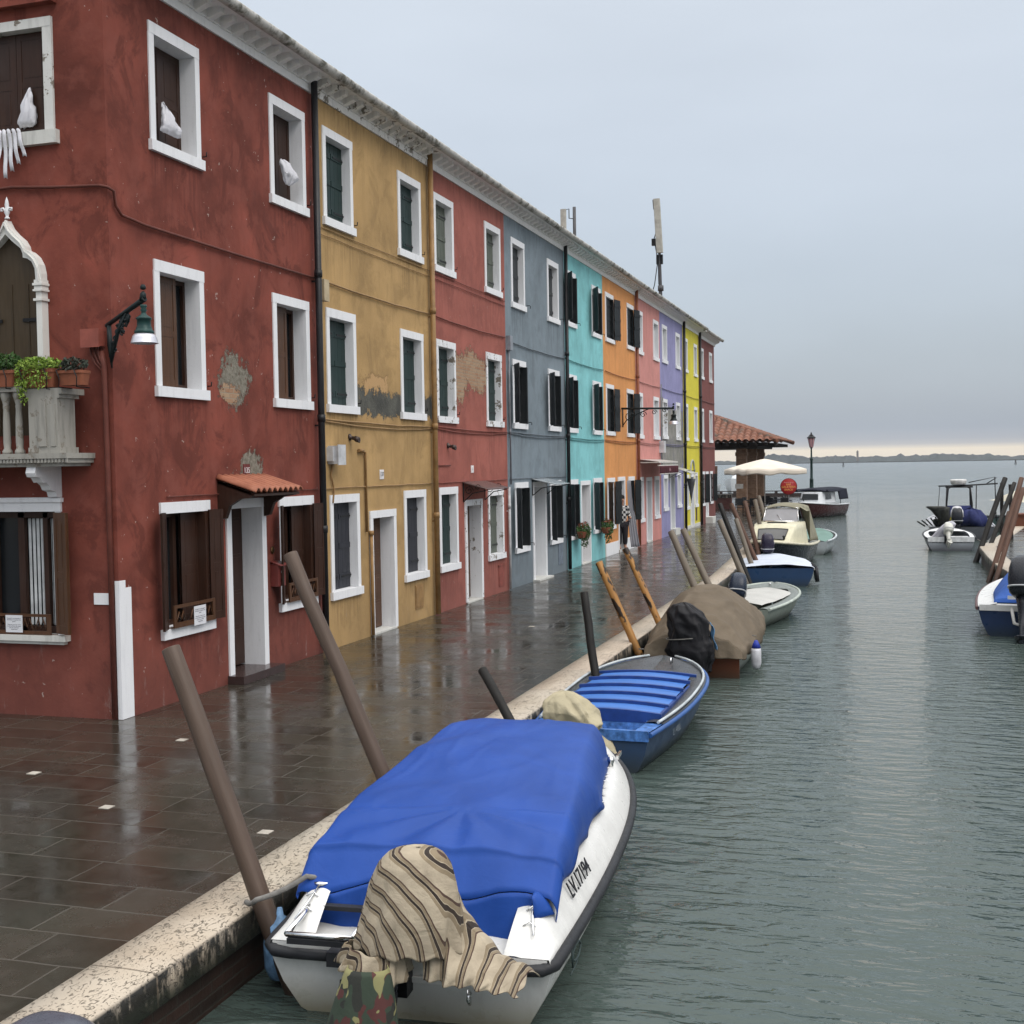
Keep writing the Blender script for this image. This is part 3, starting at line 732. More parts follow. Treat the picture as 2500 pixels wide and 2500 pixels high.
MATS = [
 stucco('dark_red_stucco', RED1, [(13.42, 3.68, .36, .30, 'mortar'), (13.30, 3.52, .20, .12, 'brick'), (13.76, 2.62, .30, .20, 'mortar')], chips=.5, mott=.44, sills=SL(0)),
 stucco('ochre_stucco', (.385, .25, .11), [(17.7, 3.86, .55, .2, 'peach'), (17.9, 3.60, 1.02, .19, 'strip'), (19.97, 3.62, .2, .19, 'strip')], mott=.22, wet=.3, sills=SL(1)),
 stucco('terracotta_stucco', (.30, .100, .078), [(22.25, 4.42, .95, .36, 'brick'), (21.6, 4.2, .35, .45, 'brick'), (22.9, 4.3, .3, .3, 'brick')], mott=.20, wet=.5, chips=.25, sills=SL(2)),
 stucco('blue_grey_stucco', (.18, .22, .25), mott=.18, wet=.5, sills=SL(3)),
 stucco('turquoise_stucco', (.21, .50, .52), mott=.16, wet=.25),
 stucco('orange_stucco', (.60, .27, .095), mott=.08, wet=.2),
 stucco('pink_stucco', (.53, .235, .21), mott=.10, wet=.1),
 stucco('lilac_stucco', (.255, .25, .43), [(44.35, 3.5, 2.3, 1.05, 'grey'), (43.6, 2.65, .9, .7, 'grey'), (45.6, 2.7, .45, .5, 'grey'), (42.3, 4.3, .35, .6, 'grey')], mott=.12, wet=.15),
 stucco('yellow_stucco', (.60, .53, .055), mott=.08, wet=.15),
 stucco('brick_red_stucco', (.175, .062, .055), mott=.12, wet=.3),
]
LABELS = ['tall dark red house on the corner with white shutter bags', 'ochre yellow house with dark green closed shutters', 'terracotta red house with peeling plaster and bare brick between its windows',
          'blue-grey house with white door surround', 'turquoise house with flower boxes on the ground floor', 'orange house with black shutters and a person at the door',
          'pink house with a maroon shop awning', 'lilac house with large bare grey plaster patches', 'bright yellow house near the end of the row', 'brick red house at the far end of the row']
hs = []
for i in range(10):
    d = W[i]; wins = [d[k] for k in 'ABCDEF']
    left = None
    if i == 0: left = [(-9.33, -8.42, 6.14, 7.27), (-9.45, -8.48, .88, 2.2)]
    r = house('house', B[i], B[i + 1], MATS[i], LABELS[i], wins, d['d'], left_open=left); hs.append(r)
    cornice(r, B[i] + (0 if i else -.12), B[i + 1] + (.3 if i == 9 else 0), CORN2 if i in (1,) else CORN, drop=.05 if i == 9 else 0)

def win(i, k, **kw): return make_window(hs[i], *[W[i][k][q] for q in (0, 1, 2, 3)], **kw)
# dark red corner house
for k in 'AB': win(0, k, shc='brown', depth=.19, lk='panel')
for k in 'CD':
    o = win(0, k, kind='glass', depth=.19, frame_of=BROWN)
    y0, y1, z0, z1 = W[0][k]; m = MB(); leaf(m, .52, z1 - z0 - .26, 'panel'); m.xf(lambda p: (FX - .15 + p.y, y0 + .105 + p.x, z0 + .13 + p.z)); m.build('shutter', [BROWNG, BLACKM], o, True)
for k in 'EF':
    o = win(0, k, kind='open', shc='brown', depth=.16, lk='panel', lw=.22, angs=(157, 166), sides=False, frame_of=BROWN)
    y0, y1, z0, z1 = W[0][k]; m = MB(); leaf(m, .38, z1 - z0 - .26, 'panel'); m.xf(lambda p: (FX - .1 + p.y, y1 - .11 - p.x, z0 + .13 + p.z)); m.build('shutter', [BROWN, BLACKM], o, True)
    m = MB(); m.box(FX - .14, FX + .04, y1 - .145, y1 - .088, z0 + .125, z1 - .128); m.build('shutter', BROWN, o, True)
    # fretwork board standing on the sill
    m = MB(); xa, xb = FX + .075, FX + .095; ya, yb, za, zb = y0 + .1, y1 - .06, z0 + .125, z0 + .37
    m.box(xa, xb, ya, yb, za, za + .05); m.box(xa, xb, ya, yb, zb - .035, zb); m.box(xa, xb, ya, ya + .05, za + .05, zb - .035); m.box(xa, xb, yb - .05, yb, za + .05, zb - .035)
    for q in range(3):
        yy = ya + .15 + q * (yb - ya - .3) / 2; m.tube([(xa + .01, yy - .09, za + .06), (xa + .01, yy - .04, zb - .08), (xa + .01, yy, za + .08), (xa + .01, yy + .04, zb - .08), (xa + .01, yy + .09, za + .06)], .010, 5)
    m.box(FX + .0, xb, ya, yb, za - .008, za)
    m.build('sill_board', BROWNG, o, True)
make_door(hs[0], 13.13, 14.10, 2.24, .10, depth=.27, step=(.22, simple('dark_red_step', (.05, .032, .03), .2, bump=.003)))
# ochre house
for k in 'ABCD': win(1, k, shc='green', depth=.115)
for k in 'EF': win(1, k, shc='char', depth=.115)
make_door(hs[1], 17.37, 18.40, 1.93, .02, depth=.22, c=BROWNG)
# terracotta house
for k in 'AB': win(2, k, shc='olive', depth=.115)
for k in 'CD': win(2, k, shc='green', depth=.115, wmat=WHITE_CHIP)
win(2, 'E', shc='green', depth=.115, wmat=WHITE); win(2, 'F', shc='olive', depth=.115, wmat=WHITE_CHIP)
make_door(hs[2], 21.74, 22.75, 1.96, .03, depth=.22, c=BROWNG, wmat=whitepaint('door_paint_worn', grime=.5, chip=.2))
# blue-grey house
for k in 'AB': win(3, k, shc='dkgrey', depth=.11)
for k in 'CDEF': win(3, k, kind='open', shc='black', depth=.12, angs=(148, 90), lw=.38, sides=False)
make_door(hs[3], 26.25, 27.36, 2.22, .04, depth=.24, c=GREYD, step=(.16, STONE))
# turquoise house
for k in 'ABCDEF': win(4, k, kind='open', shc='black', depth=.12, angs=(148, 90), sides=False)
make_door(hs[4], 30.62, 31.66, 2.17, .03, depth=.24, c=simple('mushroom_door', (.30, .25, .23), .5), b=.09)
# orange house
for k, a in zip('ABCDE', ((None, 168), (None, 164), (None, 170), (None, 164), (150, 165))): win(5, k, kind='open', shc='black', depth=.08, angs=a, sides=k in 'AC')
win(5, 'F', kind='open', shc='black', depth=.12, angs=(None, 160), sides=False)
make_door(hs[5], 35.06, 36.02, 2.21, .08, depth=.3, c=GLASS)
m = MB(); m.box(FX - .02, FX + .02, B[5] + .02, 35.04, .003, .36); m.build('plinth', WHITE, hs[5], True); m = MB(); m.box(FX - .02, FX + .02, 36.04, B[6] - .12, .003, .36); m.build('plinth', WHITE, hs[5], True)
# pink house
LIGHTG = glassy('grey_sky_glass', (.10, .11, .12), .12)
for k in 'ABCDEF': win(6, k, kind='glass', depth=.12, glassmat=LIGHTG)
make_door(hs[6], 39.28, 40.24, 2.14, .05, depth=.2, c=GREYD)
for k in 'ABCDEF': win(7, k, kind='glass', depth=.12, glassmat=LIGHTG, wmat=WHITE_CHIP if k in 'CD' else None)
make_door(hs[7], 43.71, 44.65, 2.22, .22, depth=.2, c=GREYD, step=(.2, STONE))
for k in 'ABCDEF': win(8, k, shc='olive', depth=.12)
make_door(hs[8], 48.22, 49.16, 2.14, .07, depth=.12, c=GREYD)
for k in 'ABCD': win(9, k, shc='olive', depth=.12)
for k in 'EF': win(9, k, kind='open', shc='black', depth=.12, angs=(165, 150), sides=False)
make_door(hs[9], 52.28, 53.05, 2.20, .27, depth=.14, c=GREYD, step=(.3, STONE))
m = MB(); m.box(FX - .02, FX + .018, 53.08, B[10] - .02, .003, .2); m.build('plinth', STONE, hs[9], True)

# stone base line where render meets the paving
for i in (8,):
    m = MB(); m.box(FX - .02, FX + .03, B[i] + .15, 48.2, .003, .14); m.build('plinth', STONE, hs[i], True); m = MB(); m.box(FX - .02, FX + .03, 49.2, B[i + 1] - .1, .003, .14); m.build('plinth', STONE, hs[i], True)
# downpipes
cyl_pipe(hs[0], 15.60, .05, 8.0, .047, PIPE_BLACK, x=FX + .10)
OCP = simple('ochre_pipe', (.27, .16, .065), .5); cyl_pipe(hs[1], 20.08, .02, 8.0, .047, OCP)
cyl_pipe(hs[2], 24.38, .02, 2.15, .028, simple('pale_pipe', (.45, .46, .47), .4)); cyl_pipe(hs[3], 29.2, .02, 8.0, .047, PIPE_BLACK)
cyl_pipe(hs[5], 37.78, .02, 8.0, .05, simple('rust_pipe', (.24, .085, .045), .5)); cyl_pipe(hs[7], 46.68, .02, 8.0, .052, PIPE_BLACK); cyl_pipe(hs[8], 50.66, .02, 8.0, .052, PIPE_BLACK)
cyl_pipe(hs[3], 24.55, 2.2, 5.3, .018, simple('grey_conduit', (.17, .18, .2), .5), name='conduit'); cyl_pipe(hs[6], 41.95, 2.2, 5.3, .018, simple('grey_conduit', (.17, .18, .2), .5), name='conduit')
# cables clipped along the fronts, painted over with the wall colour
CC = [(.12, .036, .026), (.30, .19, .09), (.20, .06, .045), (.13, .155, .18), (.11, .3, .31), (.40, .16, .06), (.42, .2, .18), (.16, .15, .25), (.42, .37, .05), (.15, .055, .05)]
for i in range(10):
    mt = simple('cable_paint_%s' % ['dark_red', 'ochre', 'terracotta', 'grey', 'turquoise', 'orange', 'pink', 'lilac', 'yellow', 'brick'][i], CC[i], .6)
    a = 5.25 - .06 * (i > 2)
    if i: cable(hs[i], [(B[i] + .15, a), (B[i + 1] - .1, a)], .014, mt, sag=.03)
    if i: cable(hs[i], [(B[i] + .1, 3.30 - .03 * (i > 3)), (B[i + 1] - .05, 3.29 - .03 * (i > 3))], .013, mt, sag=.02); cable(hs[i], [(B[i] + .1, 3.27 - .03 * (i > 3)), (B[i + 1] - .05, 3.26 - .03 * (i > 3))], .010, mt, sag=.05)
    if i in (0, 1, 2, 3): cable(hs[i], [(B[i] + (.9 if i == 0 else .1), 2.31), (B[i + 1] - .1, 2.31)], .010, mt, sag=.0)
    if i in (1, 2): cable(hs[i], [(B[i] + .1, 6.0), (B[i + 1] - .05, 6.0)], .007, mt, sag=.0); cable(hs[i], [(B[i] + .1, 5.9), (B[i + 1] - .05, 5.9)], .007, mt, sag=.0)
RP = simple('cable_paint_dark_red', CC[0], .6)
# the corner house cable: along the side wall, down the corner, then along the front
m = MB(); pts = [(-14.5, 10.94, 5.55), (-9.9, 10.94, 5.58), (-8.9, 10.94, 5.62), (-8.4, 10.94, 5.58), (-7.82, 10.94, 5.55), (-7.715, 10.93, 5.52), (-7.71, 11.02, 5.50), (-7.72, 11.06, 5.36), (-7.72, 11.16, 5.28), (-7.72, 11.6, 5.25), (-7.72, 13.5, 5.24), (-7.72, 15.95, 5.25)]
m.tube(pts, .017, 7); m.build('cable', RP, hs[0], True)

# ================================================================== CORNER HOUSE: side wall
LY = 10.97
r0 = hs[0]
def lbox(m, x0, x1, ya, yb, z0, z1, mi=0): return m.box(x0, x1, LY - yb, LY - ya, z0, z1, mi)     # ya..yb = out from the side wall
# upper window
m = MB(); lbox(m, -8.47, -8.36, -.15, .03, 6.17, 7.24); lbox(m, -9.39, -9.28, -.15, .03, 6.17, 7.24); lbox(m, -9.39, -8.36, -.15, .033, 7.24, 7.34)
wd = m.build('window', whitepaint('weathered_white_trim', (.60, .60, .58), grime=.7, chip=.12), r0, True)
m = MB(); lbox(m, -9.42, -8.31, -.15, .07, 6.03, 6.17); m.build('sill', STONE, wd, True)
for xa, xb in ((-8.875, -8.475), (-9.28, -8.88)):
    m = MB(); leaf(m, .40, 1.06, 'panel'); m.xf(lambda p: (xa + p.x, LY + .10 - p.y, 6.175 + p.z)); m.build('shutter', [BROWN, BLACKM], wd, True)
m = MB(); lbox(m, -9.5, -8.3, 0, .10, 7.47, 7.52); lbox(m, -14.75, -8.3, -.02, .05, 7.50, 7.56); m.build('string_course', MATS[0], r0, True)
# ground window with curtain and open shutter
m = MB(); lbox(m, -9.52, -8.42, -.15, .03, 2.19, 2.34); lbox(m, -9.52, -8.40, -.02, .05, 2.29, 2.335); lbox(m, -9.5, -9.41, -.15, .02, .88, 2.19); lbox(m, -8.50, -8.43, -.15, .02, .88, 2.19)
wd = m.build('window', WHITE, r0, True)
m = MB(); lbox(m, -9.55, -8.36, -.15, .09, .815, .875); lbox(m, -9.55, -8.40, -.02, .06, .78, .815); m.build('sill', STONE, wd, True)
m = MB(); lbox(m, -9.42, -8.48, -.16, -.15, .88, 2.2); m.build('pane', GLASS, wd, True)
m = MB()
for xa, xb in ((-9.41, -9.34), (-8.57, -8.50), (-9.06, -8.98), (-8.74, -8.68)): lbox(m, xa, xb, -.14, -.09, .9, 2.19)
lbox(m, -9.34, -8.57, -.14, -.09, .88, .95); lbox(m, -9.34, -8.57, -.14, -.09, 2.12, 2.19); m.build('casement', BROWN, wd, True)
m = MB(); m.grid(lambda u, v: Vector((-9.05 + .32 * u, LY + .145 + .012 * sin(u * 38) * (1 - .3 * v), .96 + 1.15 * v)), 40, 4); m.grid(lambda u, v: Vector((-8.68 + .12 * u, LY + .145 + .010 * sin(u * 22), .96 + 1.15 * v)), 20, 4)
m.build('curtain', simple('net_curtain', (.52, .54, .55), .8), wd, True)
for hx, sg, a in ((-8.47, 1, 20), (-9.46, -1, 20)):
    m = MB(); leaf(m, .22, 1.28, 'panel', t=.035); aa = radians(a)
    m.xf(lambda p: (hx + sg * (p.x * cos(aa) - p.y * sin(aa)), LY - .04 - p.x * sin(aa) - p.y * cos(aa), .90 + p.z)); m.build('shutter', [BROWNG, BLACKM], wd, True)
m = MB(); lbox(m, -9.3, -8.56, .045, .062, .88, .92); lbox(m, -9.3, -8.56, .045, .062, 1.07, 1.10); lbox(m, -8.61, -8.56, .045, .062, .92, 1.07); lbox(m, -9.3, -9.25, .045, .062, .92, 1.07)
for q in range(4):
    xx = -9.2 + .17 * q; m.tube([(xx - .07, LY - .053, .93), (xx - .03, LY - .053, 1.05), (xx, LY - .053, .95), (xx + .03, LY - .053, 1.05), (xx + .07, LY - .053, .93)], .008, 5)
m.build('sill_board', BROWNG, wd, True)

# ogee arched window
cx, zt_ = -8.95, 5.27
outr = [(0, 0), (.051, .092), (.121, .161), (.196, .222), (.238, .288), (.247, .33), (.299, .353), (.364, .409), (.411, .493), (.43, .586), (.431, .65)]
innr = [(0, .15), (.035, .185), (.075, .222), (.121, .26), (.187, .311), (.21, .37), (.212, .409), (.261, .418), (.317, .456), (.355, .53), (.362, .65)]
full = lambda L, y: [(cx - a, y, zt_ - b) for a, b in L[::-1]] + [(cx + a, y, zt_ - b) for a, b in L[1:]]
m = MB(); m.strip(full(outr, LY - .10), full(innr, LY - .10), (0, .12, 0))
o2 = [(a * .97 + .0, b + .025) for a, b in outr]; i2 = [(a * .6 + b_ * .4, c * .6 + d_ * .4) for (a, c), (b_, d_) in zip(outr, innr)]
m.strip(full(o2, LY - .125), full(i2, LY - .125), (0, .03, 0))
for sx_ in (-1, 1):
    a, b = (cx + sx_ * .362, cx + sx_ * .432); a, b = min(a, b), max(a, b)
    lbox(m, a, b, -.01, .10, 3.0, 4.40); 
    for (z0, z1, e) in ((4.40, 4.425, .02), (4.425, 4.50, .0), (4.50, 4.52, .022), (4.52, 4.56, .012), (4.56, 4.585, .024), (4.585, 4.62, .012)):
        lbox(m, a - e, b + e, -.01, .10 + e, z0, z1)
aw = m.build('arched_window', whitepaint('carved_white_stone', (.66, .66, .63), grime=.35), r0, True)
m = MB(); m.add([(cx - .365, LY - .012, 3.0), (cx + .365, LY - .012, 3.0)] + [(x, y, z) for x, y, z in full(innr, LY - .012)[::-1]], [tuple(range(2 + 2 * len(innr) - 1))])
for xx in (-.006, -.2, .2): m.box(cx + xx, cx + xx + .006, LY - .02, LY - .01, 3.0, 4.6)
m.build('arch_shutter', wood_paint('olive_brown_arch_shutter', (.052, .036, .020), .5), aw, True)
m = MB(); 
for sg in (-1, 1):
    for zz in (4.22, 3.5): lbox(m, min(cx + sg * .36, cx + sg * .13), max(cx + sg * .36, cx + sg * .13), .02, .03, zz - .018, zz + .018)
m.build('strap_hinge', BLACKM, aw, True)
m = MB(); fo = (cx, LY - .06, 5.285)
m.lathe([(.03, 0), (.032, .012), (.018, .02), (.02, .04), (.036, .07), (.030, .10), (.022, .12), (.026, .15), (.018, .19), (.0, .235)], fo, 12, sy=.6)
for sg in (-1, 1): m.tube([(cx + sg * .02, LY - .06, 5.36), (cx + sg * .04, LY - .07, 5.40), (cx + sg * .065, LY - .07, 5.395), (cx + sg * .065, LY - .07, 5.37), (cx + sg * .05, LY - .07, 5.375)], .012, 6)
m.build('finial', WHITE, aw, True)

# balcony: slab, end pillar, balusters, bracket (centre cx)
m = MB()
lbox(m, -9.93, -7.99, -.02, .47, 2.745, 2.80); lbox(m, -9.91, -8.01, -.02, .45, 2.70, 2.745); lbox(m, -9.88, -8.05, -.02, .42, 2.665, 2.70)
for k in range(46): lbox(m, -9.9 + k * .042, -9.9 + k * .042 + .024, .45, .462, 2.705, 2.742)
mossy = whitepaint('mossy_balcony_stone', (.31, .30, .27), grime=1.0, chip=.12)
bal = m.build('balcony', mossy, r0, True)
for sx_ in (1, -1):
    m = MB(); c0 = cx + sx_ * .655
    for (h, z0, z1) in ((.19, 2.80, 2.86), (.175, 2.86, 3.36), (.20, 3.36, 3.40), (.23, 3.40, 3.46)):
        m.box(c0 - h, c0 + h, LY - .42, LY - .42 + 2 * h * .8, z0, z1)
    m.box(c0 - .06, c0 + .04, LY - .435, LY - .41, 2.87, 3.35); m.box(c0 + .09, c0 + .15, LY - .43, LY - .41, 2.87, 3.3); 
    m.build('pillar', mossy, bal, True)
for k in range(4):
    m = MB(); bx = -8.66 - .155 * k
    m.lathe([(.052, 0), (.052, .03), (.034, .06), (.040, .12), (.036, .35), (.030, .46), (.034, .48), (.034, .50), (.03, .51), (.045, .56), (.056, .60), (.056, .66)], (bx, LY - .33, 2.80), 14); m.build('baluster', mossy, bal, True)
m = MB(); lbox(m, -9.2, -8.42, .25, .40, 3.44, 3.49); m.build('handrail', mossy, bal, True)
for sx_ in (1, -1):
    m = MB(); prof = [(.0, 2.665), (.40, 2.665), (.42, 2.60), (.40, 2.56), (.34, 2.55), (.30, 2.50), (.25, 2.50), (.20, 2.47), (.17, 2.42), (.10, 2.40), (.08, 2.345), (0, 2.345)]
    xx = cx + sx_ * .48 - .06; m.poly([(xx, LY - a, z) for a, z in prof], (.115, 0, 0)); m.build('bracket', WHITE, bal, True)

# corner pilaster, plaque, conduits, junction box
m = MB(); m.add([(FX - .0, 0, 0)], []); m = MB(); m.box(FX - .04, FX + .012, LY - .012, LY + .20, .004, 1.38); m.box(FX - .04, FX + .0125, LY - .0125, LY + .10, 1.38, 1.46)
m.build('corner_pilaster', WHITE, r0, True)
m = MB(); lbox(m, -8.05, -7.87, -.01, .012, 1.21, 1.33); m.build('blank_plaque', WHITE, r0, True)
m = MB(); m.tube([(-7.82, LY - .03, .02), (-7.82, LY - .03, 2.6), (-7.83, LY - .03, 3.7), (-7.86, LY - .03, 3.85)], .030, 8); m.build('conduit', RP, r0, True)
m = MB(); lbox(m, -8.02, -7.83, .0, .12, 3.90, 4.06); lbox(m, -8.035, -7.815, .12, .135, 3.885, 4.075); m.build('junction_box', simple('red_box_paint', (.26, .075, .055), .45), r0, True)
m = MB()
for k in range(3): m.tube([(-7.97 + .04 * k, LY - .05, 3.9), (-7.97 + .045 * k, LY - .05, 3.82), (-7.92 + .03 * k, LY - .05, 3.72 + .02 * k), (-7.83, LY - .03, 3.62 + .03 * k)], .012, 6)
m.build('conduit', RP, r0, True)

# laundry-like white bags hung on the shutters
BAG = fabric('white_plastic_bag', (.62, .62, .66), .01, 9, .45, .05)
def bag(loc, prof, label, seed, ax='y'):
    """hanging crumpled bag: prof = [(z, left, right, depth)] from the tied top down"""
    m = MB(); n = 28; vs = []
    rows = []
    for i in range(len(prof) - 1):
        for k in range(3):
            f = k / 3; rows.append([a + (b - a) * f for a, b in zip(prof[i], prof[i + 1])])
    rows.append(prof[-1])
    for r_ in rows:
        z, l, rr, dp = r_
        for k in range(n):
            t = 2 * pi * k / n; c = (l + rr) / 2; h_ = (rr - l) / 2
            fo = 1 + .13 * sin(7 * t + seed + z * 9) + .10 * sin(13 * t + seed * 2) 
            j = mn.noise(Vector((cos(t) * 2 + seed, sin(t) * 2, z * 14))) * .03
            vs.append((c + (h_ * cos(t)) * (1 + .04 * sin(9 * t)) + j, -dp * (.3 + .7 * abs(sin(t))) * fo * (1 if sin(t) > 0 else -.15), z + j * .8))
    N = len(rows); fs = [(i * n + k, i * n + (k + 1) % n, (i + 1) * n + (k + 1) % n, (i + 1) * n + k) for i in range(N - 1) for k in range(n)] + [tuple(range(n)), tuple((N - 1) * n + k for k in range(n))]
    m.add(vs, fs, 0, True); m.xf(lambda p: (p.x, p.y, p.z) if ax == 'x' else (-p.y, p.x, p.z))
    o = m.build('shutter_bag', BAG); o.location = loc
    return tag(o, label, 'bag', 'white bags hung on the shutters')
bag((-8.72, LY + .05, 6.25), [(.40, .0, .015, .01), (.34, -.03, .03, .03), (.24, -.06, .07, .06), (.12, -.09, .09, .07), (.03, -.13, .09, .06), (0, -.12, .04, .02)], 'white plastic bag on the upper side-wall shutter of the corner house', 1, 'x')
bag((FX - .05, 12.22, 6.38), [(.33, -.13, -.11, .01), (.27, -.13, -.03, .04), (.17, -.15, .08, .07), (.07, -.16, .18, .08), (.02, -.17, .21, .06), (0, -.12, .15, .02)], 'white plastic bag on the first top-floor front shutter of the red corner house', 2)
bag((FX - .02, 14.98, 6.40), [(.30, -.19, -.12, .02), (.27, -.20, .02, .05), (.18, -.19, .18, .08), (.12, -.16, .25, .09), (.04, -.10, .12, .06), (0, -.06, .06, .03)], 'white plastic bag on the second top-floor front shutter beside the black pipe', 5)
m = MB()
for k in range(5): m.grid(lambda u, v: Vector((-9.0 + .055 * k + .045 * u + .05 * v * (k - 1) * .5, LY - .09 - .01 * sin(v * 8 + k), 6.2 - (.36 + .07 * ((k * 3) % 4 - 1)) * v + .01 * sin(u * 4))), 4, 8)
o = m.build('hanging_rag', BAG); sf = o.modifiers.new('thickness', 'SOLIDIFY'); sf.thickness = .006
tag(o, 'torn white cloth strips hanging from the upper side-wall sill', 'cloth')

# flower pots on the balcony
def leafmat(name, c, c2):
    t = NT(name); n = t.noise(t.pos(), 14, 3); oi = t.n('ShaderNodeNewGeometry').outputs['Random Per Island']
    return t.set(color=t.mix(t.rng(oi, 0, 1), c, c2), rough=.55, spec=.3)
LG = leafmat('green_leaves', (.02, .055, .012), (.06, .13, .03)); LL = leafmat('lime_leaves', (.10, .19, .02), (.26, .36, .06)); LD = leafmat('dark_leaves', (.012, .022, .012), (.04, .04, .03)); LR = leafmat('red_flowers', (.25, .03, .015), (.12, .05, .02))
def foliage(m, c, r, n, size, mi=0, seed=1, droop=0):
    q = random.Random(seed)
    for _ in range(n):
        while True:
            p = Vector((q.uniform(-1, 1), q.uniform(-1, 1), q.uniform(-1, 1)))
            if .15 < p.length < 1: break
        p = Vector((p.x * r[0], p.y * r[1], p.z * r[2])) + Vector(c)
        a = Vector((q.gauss(0, 1), q.gauss(0, 1), q.gauss(0, 1) - droop)).normalized(); b = a.cross(Vector((q.gauss(0, 1), q.gauss(0, 1), q.gauss(0, 1)))).normalized(); s = size * q.uniform(.6, 1.3)
        nn = a.cross(b) * s * .2
        m.add([p - a * s, p + b * s * .55 + nn, p + a * s, p - b * s * .55 + nn], [(0, 1, 2, 3)], mi)
TERRA = simple('terracotta_pot', (.22, .075, .04), .7, bump=.003)
def pot(x0, x1, z0, z1, y, label, lm, cc, rr, n, size, seed, nameit='flower_box'):
    root = thing(nameit, ((x0 + x1) / 2, y, z0), label, 'flower box', 'flower boxes on the balcony')
    m = MB(); yc = 0; hx = (x1 - x0) / 2; hh = z1 - z0
    m.rings([(0, 0, 0, hx * .86, .07), (0, 0, hh * .8, hx * .97, .085), (0, 0, hh * .8, hx, .095), (0, 0, hh, hx, .095), (0, 0, hh, hx * .92, .08), (0, 0, hh * .9, hx * .9, .07)], 24, ex=.35, sm=False); m.build('planter', TERRA, root)
    m = MB(); foliage(m, cc, rr, n, size, 0, seed, .5); m.build('foliage', lm, root)
    m = MB(); 
    for sx_ in (-.7, .7): m.tube([(hx * sx_, .1, -.02), (hx * sx_, -.11, -.02), (hx * sx_ + .02, -.13, hh * .5), (hx * sx_ - .03, -.11, hh), (hx * sx_, -.09, hh + .02)], .006, 5)
    m.build('wire_holder', BLACKM, root)
    return root
by = LY - .36
pot(-9.12, -8.62, 3.49, 3.66, by, 'terracotta box of bright green trailing plant at the left edge of the balcony', LG, (0, 0, .26), (.30, .14, .10), 500, .028, 3)
r = pot(-8.56, -8.14, 3.47, 3.66, by, 'terracotta box overflowing with lime green succulents on the balcony pillar', LL, (0, -.02, .24), (.27, .16, .08), 900, .019, 4)
m = MB(); foliage(m, (-.17, -.10, .08), (.07, .05, .20), 220, .017, 0, 9, 1); foliage(m, (.02, -.12, .10), (.2, .04, .12), 200, .017, 0, 10, 1); foliage(m, (-.12, -.12, -.08), (.05, .03, .12), 60, .015, 0, 11); m.build('foliage', LL, r)
pot(-8.1, -7.80, 3.48, 3.63, by, 'terracotta box with dark wilted plant at the right end of the balcony', LD, (0, 0, .20), (.16, .11, .09), 260, .026, 6)

# ================================================================== front fittings
# tiled canopy over the corner-house door
t = NT('new_orange_tiles'); n_ = t.noise(t.pos(), 7, 5, .6); TILE = t.set(color=t.mix(t.rng(n_, .3, .7), (.24, .078, .042), (.36, .135, .075)), rough=.7, normal=t.bump(n_, .3, .005))
y0, y1 = 12.93, 14.14
m = MB()
m.grid(lambda u, v: Vector((FX + .01 + .53 * u, y0 + (y1 - y0) * v, 2.50 - .17 * u + .055 * (abs(sin(v * 9 * pi)) ** .7) )), 6, 132)
can = m.build('door_canopy', TILE, hs[0], True); sf = can.modifiers.new('thickness', 'SOLIDIFY'); sf.thickness = .016; sf.offset = -1
m = MB(); 
for ya in (y0 + .03, y1 - .10):
    m.poly([(FX + .005, ya, 2.47), (FX + .46, ya, 2.325), (FX + .46, ya, 2.27), (FX + .30, ya, 2.25), (FX + .16, ya, 2.17), (FX + .10, ya, 2.02), (FX + .005, ya, 2.0)], (0, .07, 0))
m.add([(FX + .01, y0 + .03, 2.468), (FX + .50, y0 + .03, 2.308), (FX + .50, y1 - .03, 2.308), (FX + .01, y1 - .03, 2.468), (FX + .01, y0 + .03, 2.44), (FX + .50, y0 + .03, 2.28), (FX + .50, y1 - .03, 2.28), (FX + .01, y1 - .03, 2.44)], [(0, 1, 2, 3), (7, 6, 5, 4), (0, 4, 5, 1), (1, 5, 6, 2), (2, 6, 7, 3)])
m.build('canopy_bracket', BROWN, can, True)
# house number
NUMW = simple('number_white', (.7, .68, .68), .6); NUMR = simple('number_red_plate', (.13, .03, .028), .6); NUMD = simple('number_ink', (.03, .03, .04), .6)
def number(i, y, z, body, plate, ink, s=.15):
    m = MB(); m.box(FX - .0, FX + .012, y - s / 2, y + s / 2, z - s / 2, z + s / 2); p = m.build('house_number', plate, hs[i], True)
    text_mesh('digits', body, s * .62, ink, p, (FX + .014, y, z), (0, 1, 0), (0, 0, 1), .001, world=True)
number(0, 13.66, 2.59, '135', NUMR, NUMW, .16); number(1, 17.88, 2.49, '137', NUMW, NUMD, .15); number(2, 22.22, 2.54, '1', NUMW, NUMD, .14)
# mailbox
m = MB(); mx, my = FX + .003, 14.22; m.box(mx, mx + .11, my, my + .20, 1.08, 1.37); m.add([(mx, my - .015, 1.41), (mx + .15, my - .015, 1.36), (mx + .15, my + .215, 1.36), (mx, my + .215, 1.41), (mx, my - .015, 1.40), (mx + .15, my - .015, 1.345), (mx + .15, my + .215, 1.345), (mx, my + .215, 1.40)], [(0, 1, 2, 3), (7, 6, 5, 4), (0, 4, 5, 1), (1, 5, 6, 2), (2, 6, 7, 3)])
mb = m.build('mailbox', simple('mailbox_red', (.15, .035, .03), .35), hs[0], True)
m = MB(); m.box(mx + .11, mx + .113, my + .08, my + .13, 1.25, 1.28); m.build('name_plate', NUMW, mb, True)
m = MB(); m.box(mx + .11, mx + .1125, my + .08, my + .13, 1.14, 1.18); m.build('keyhole', BLACKM, mb, True)
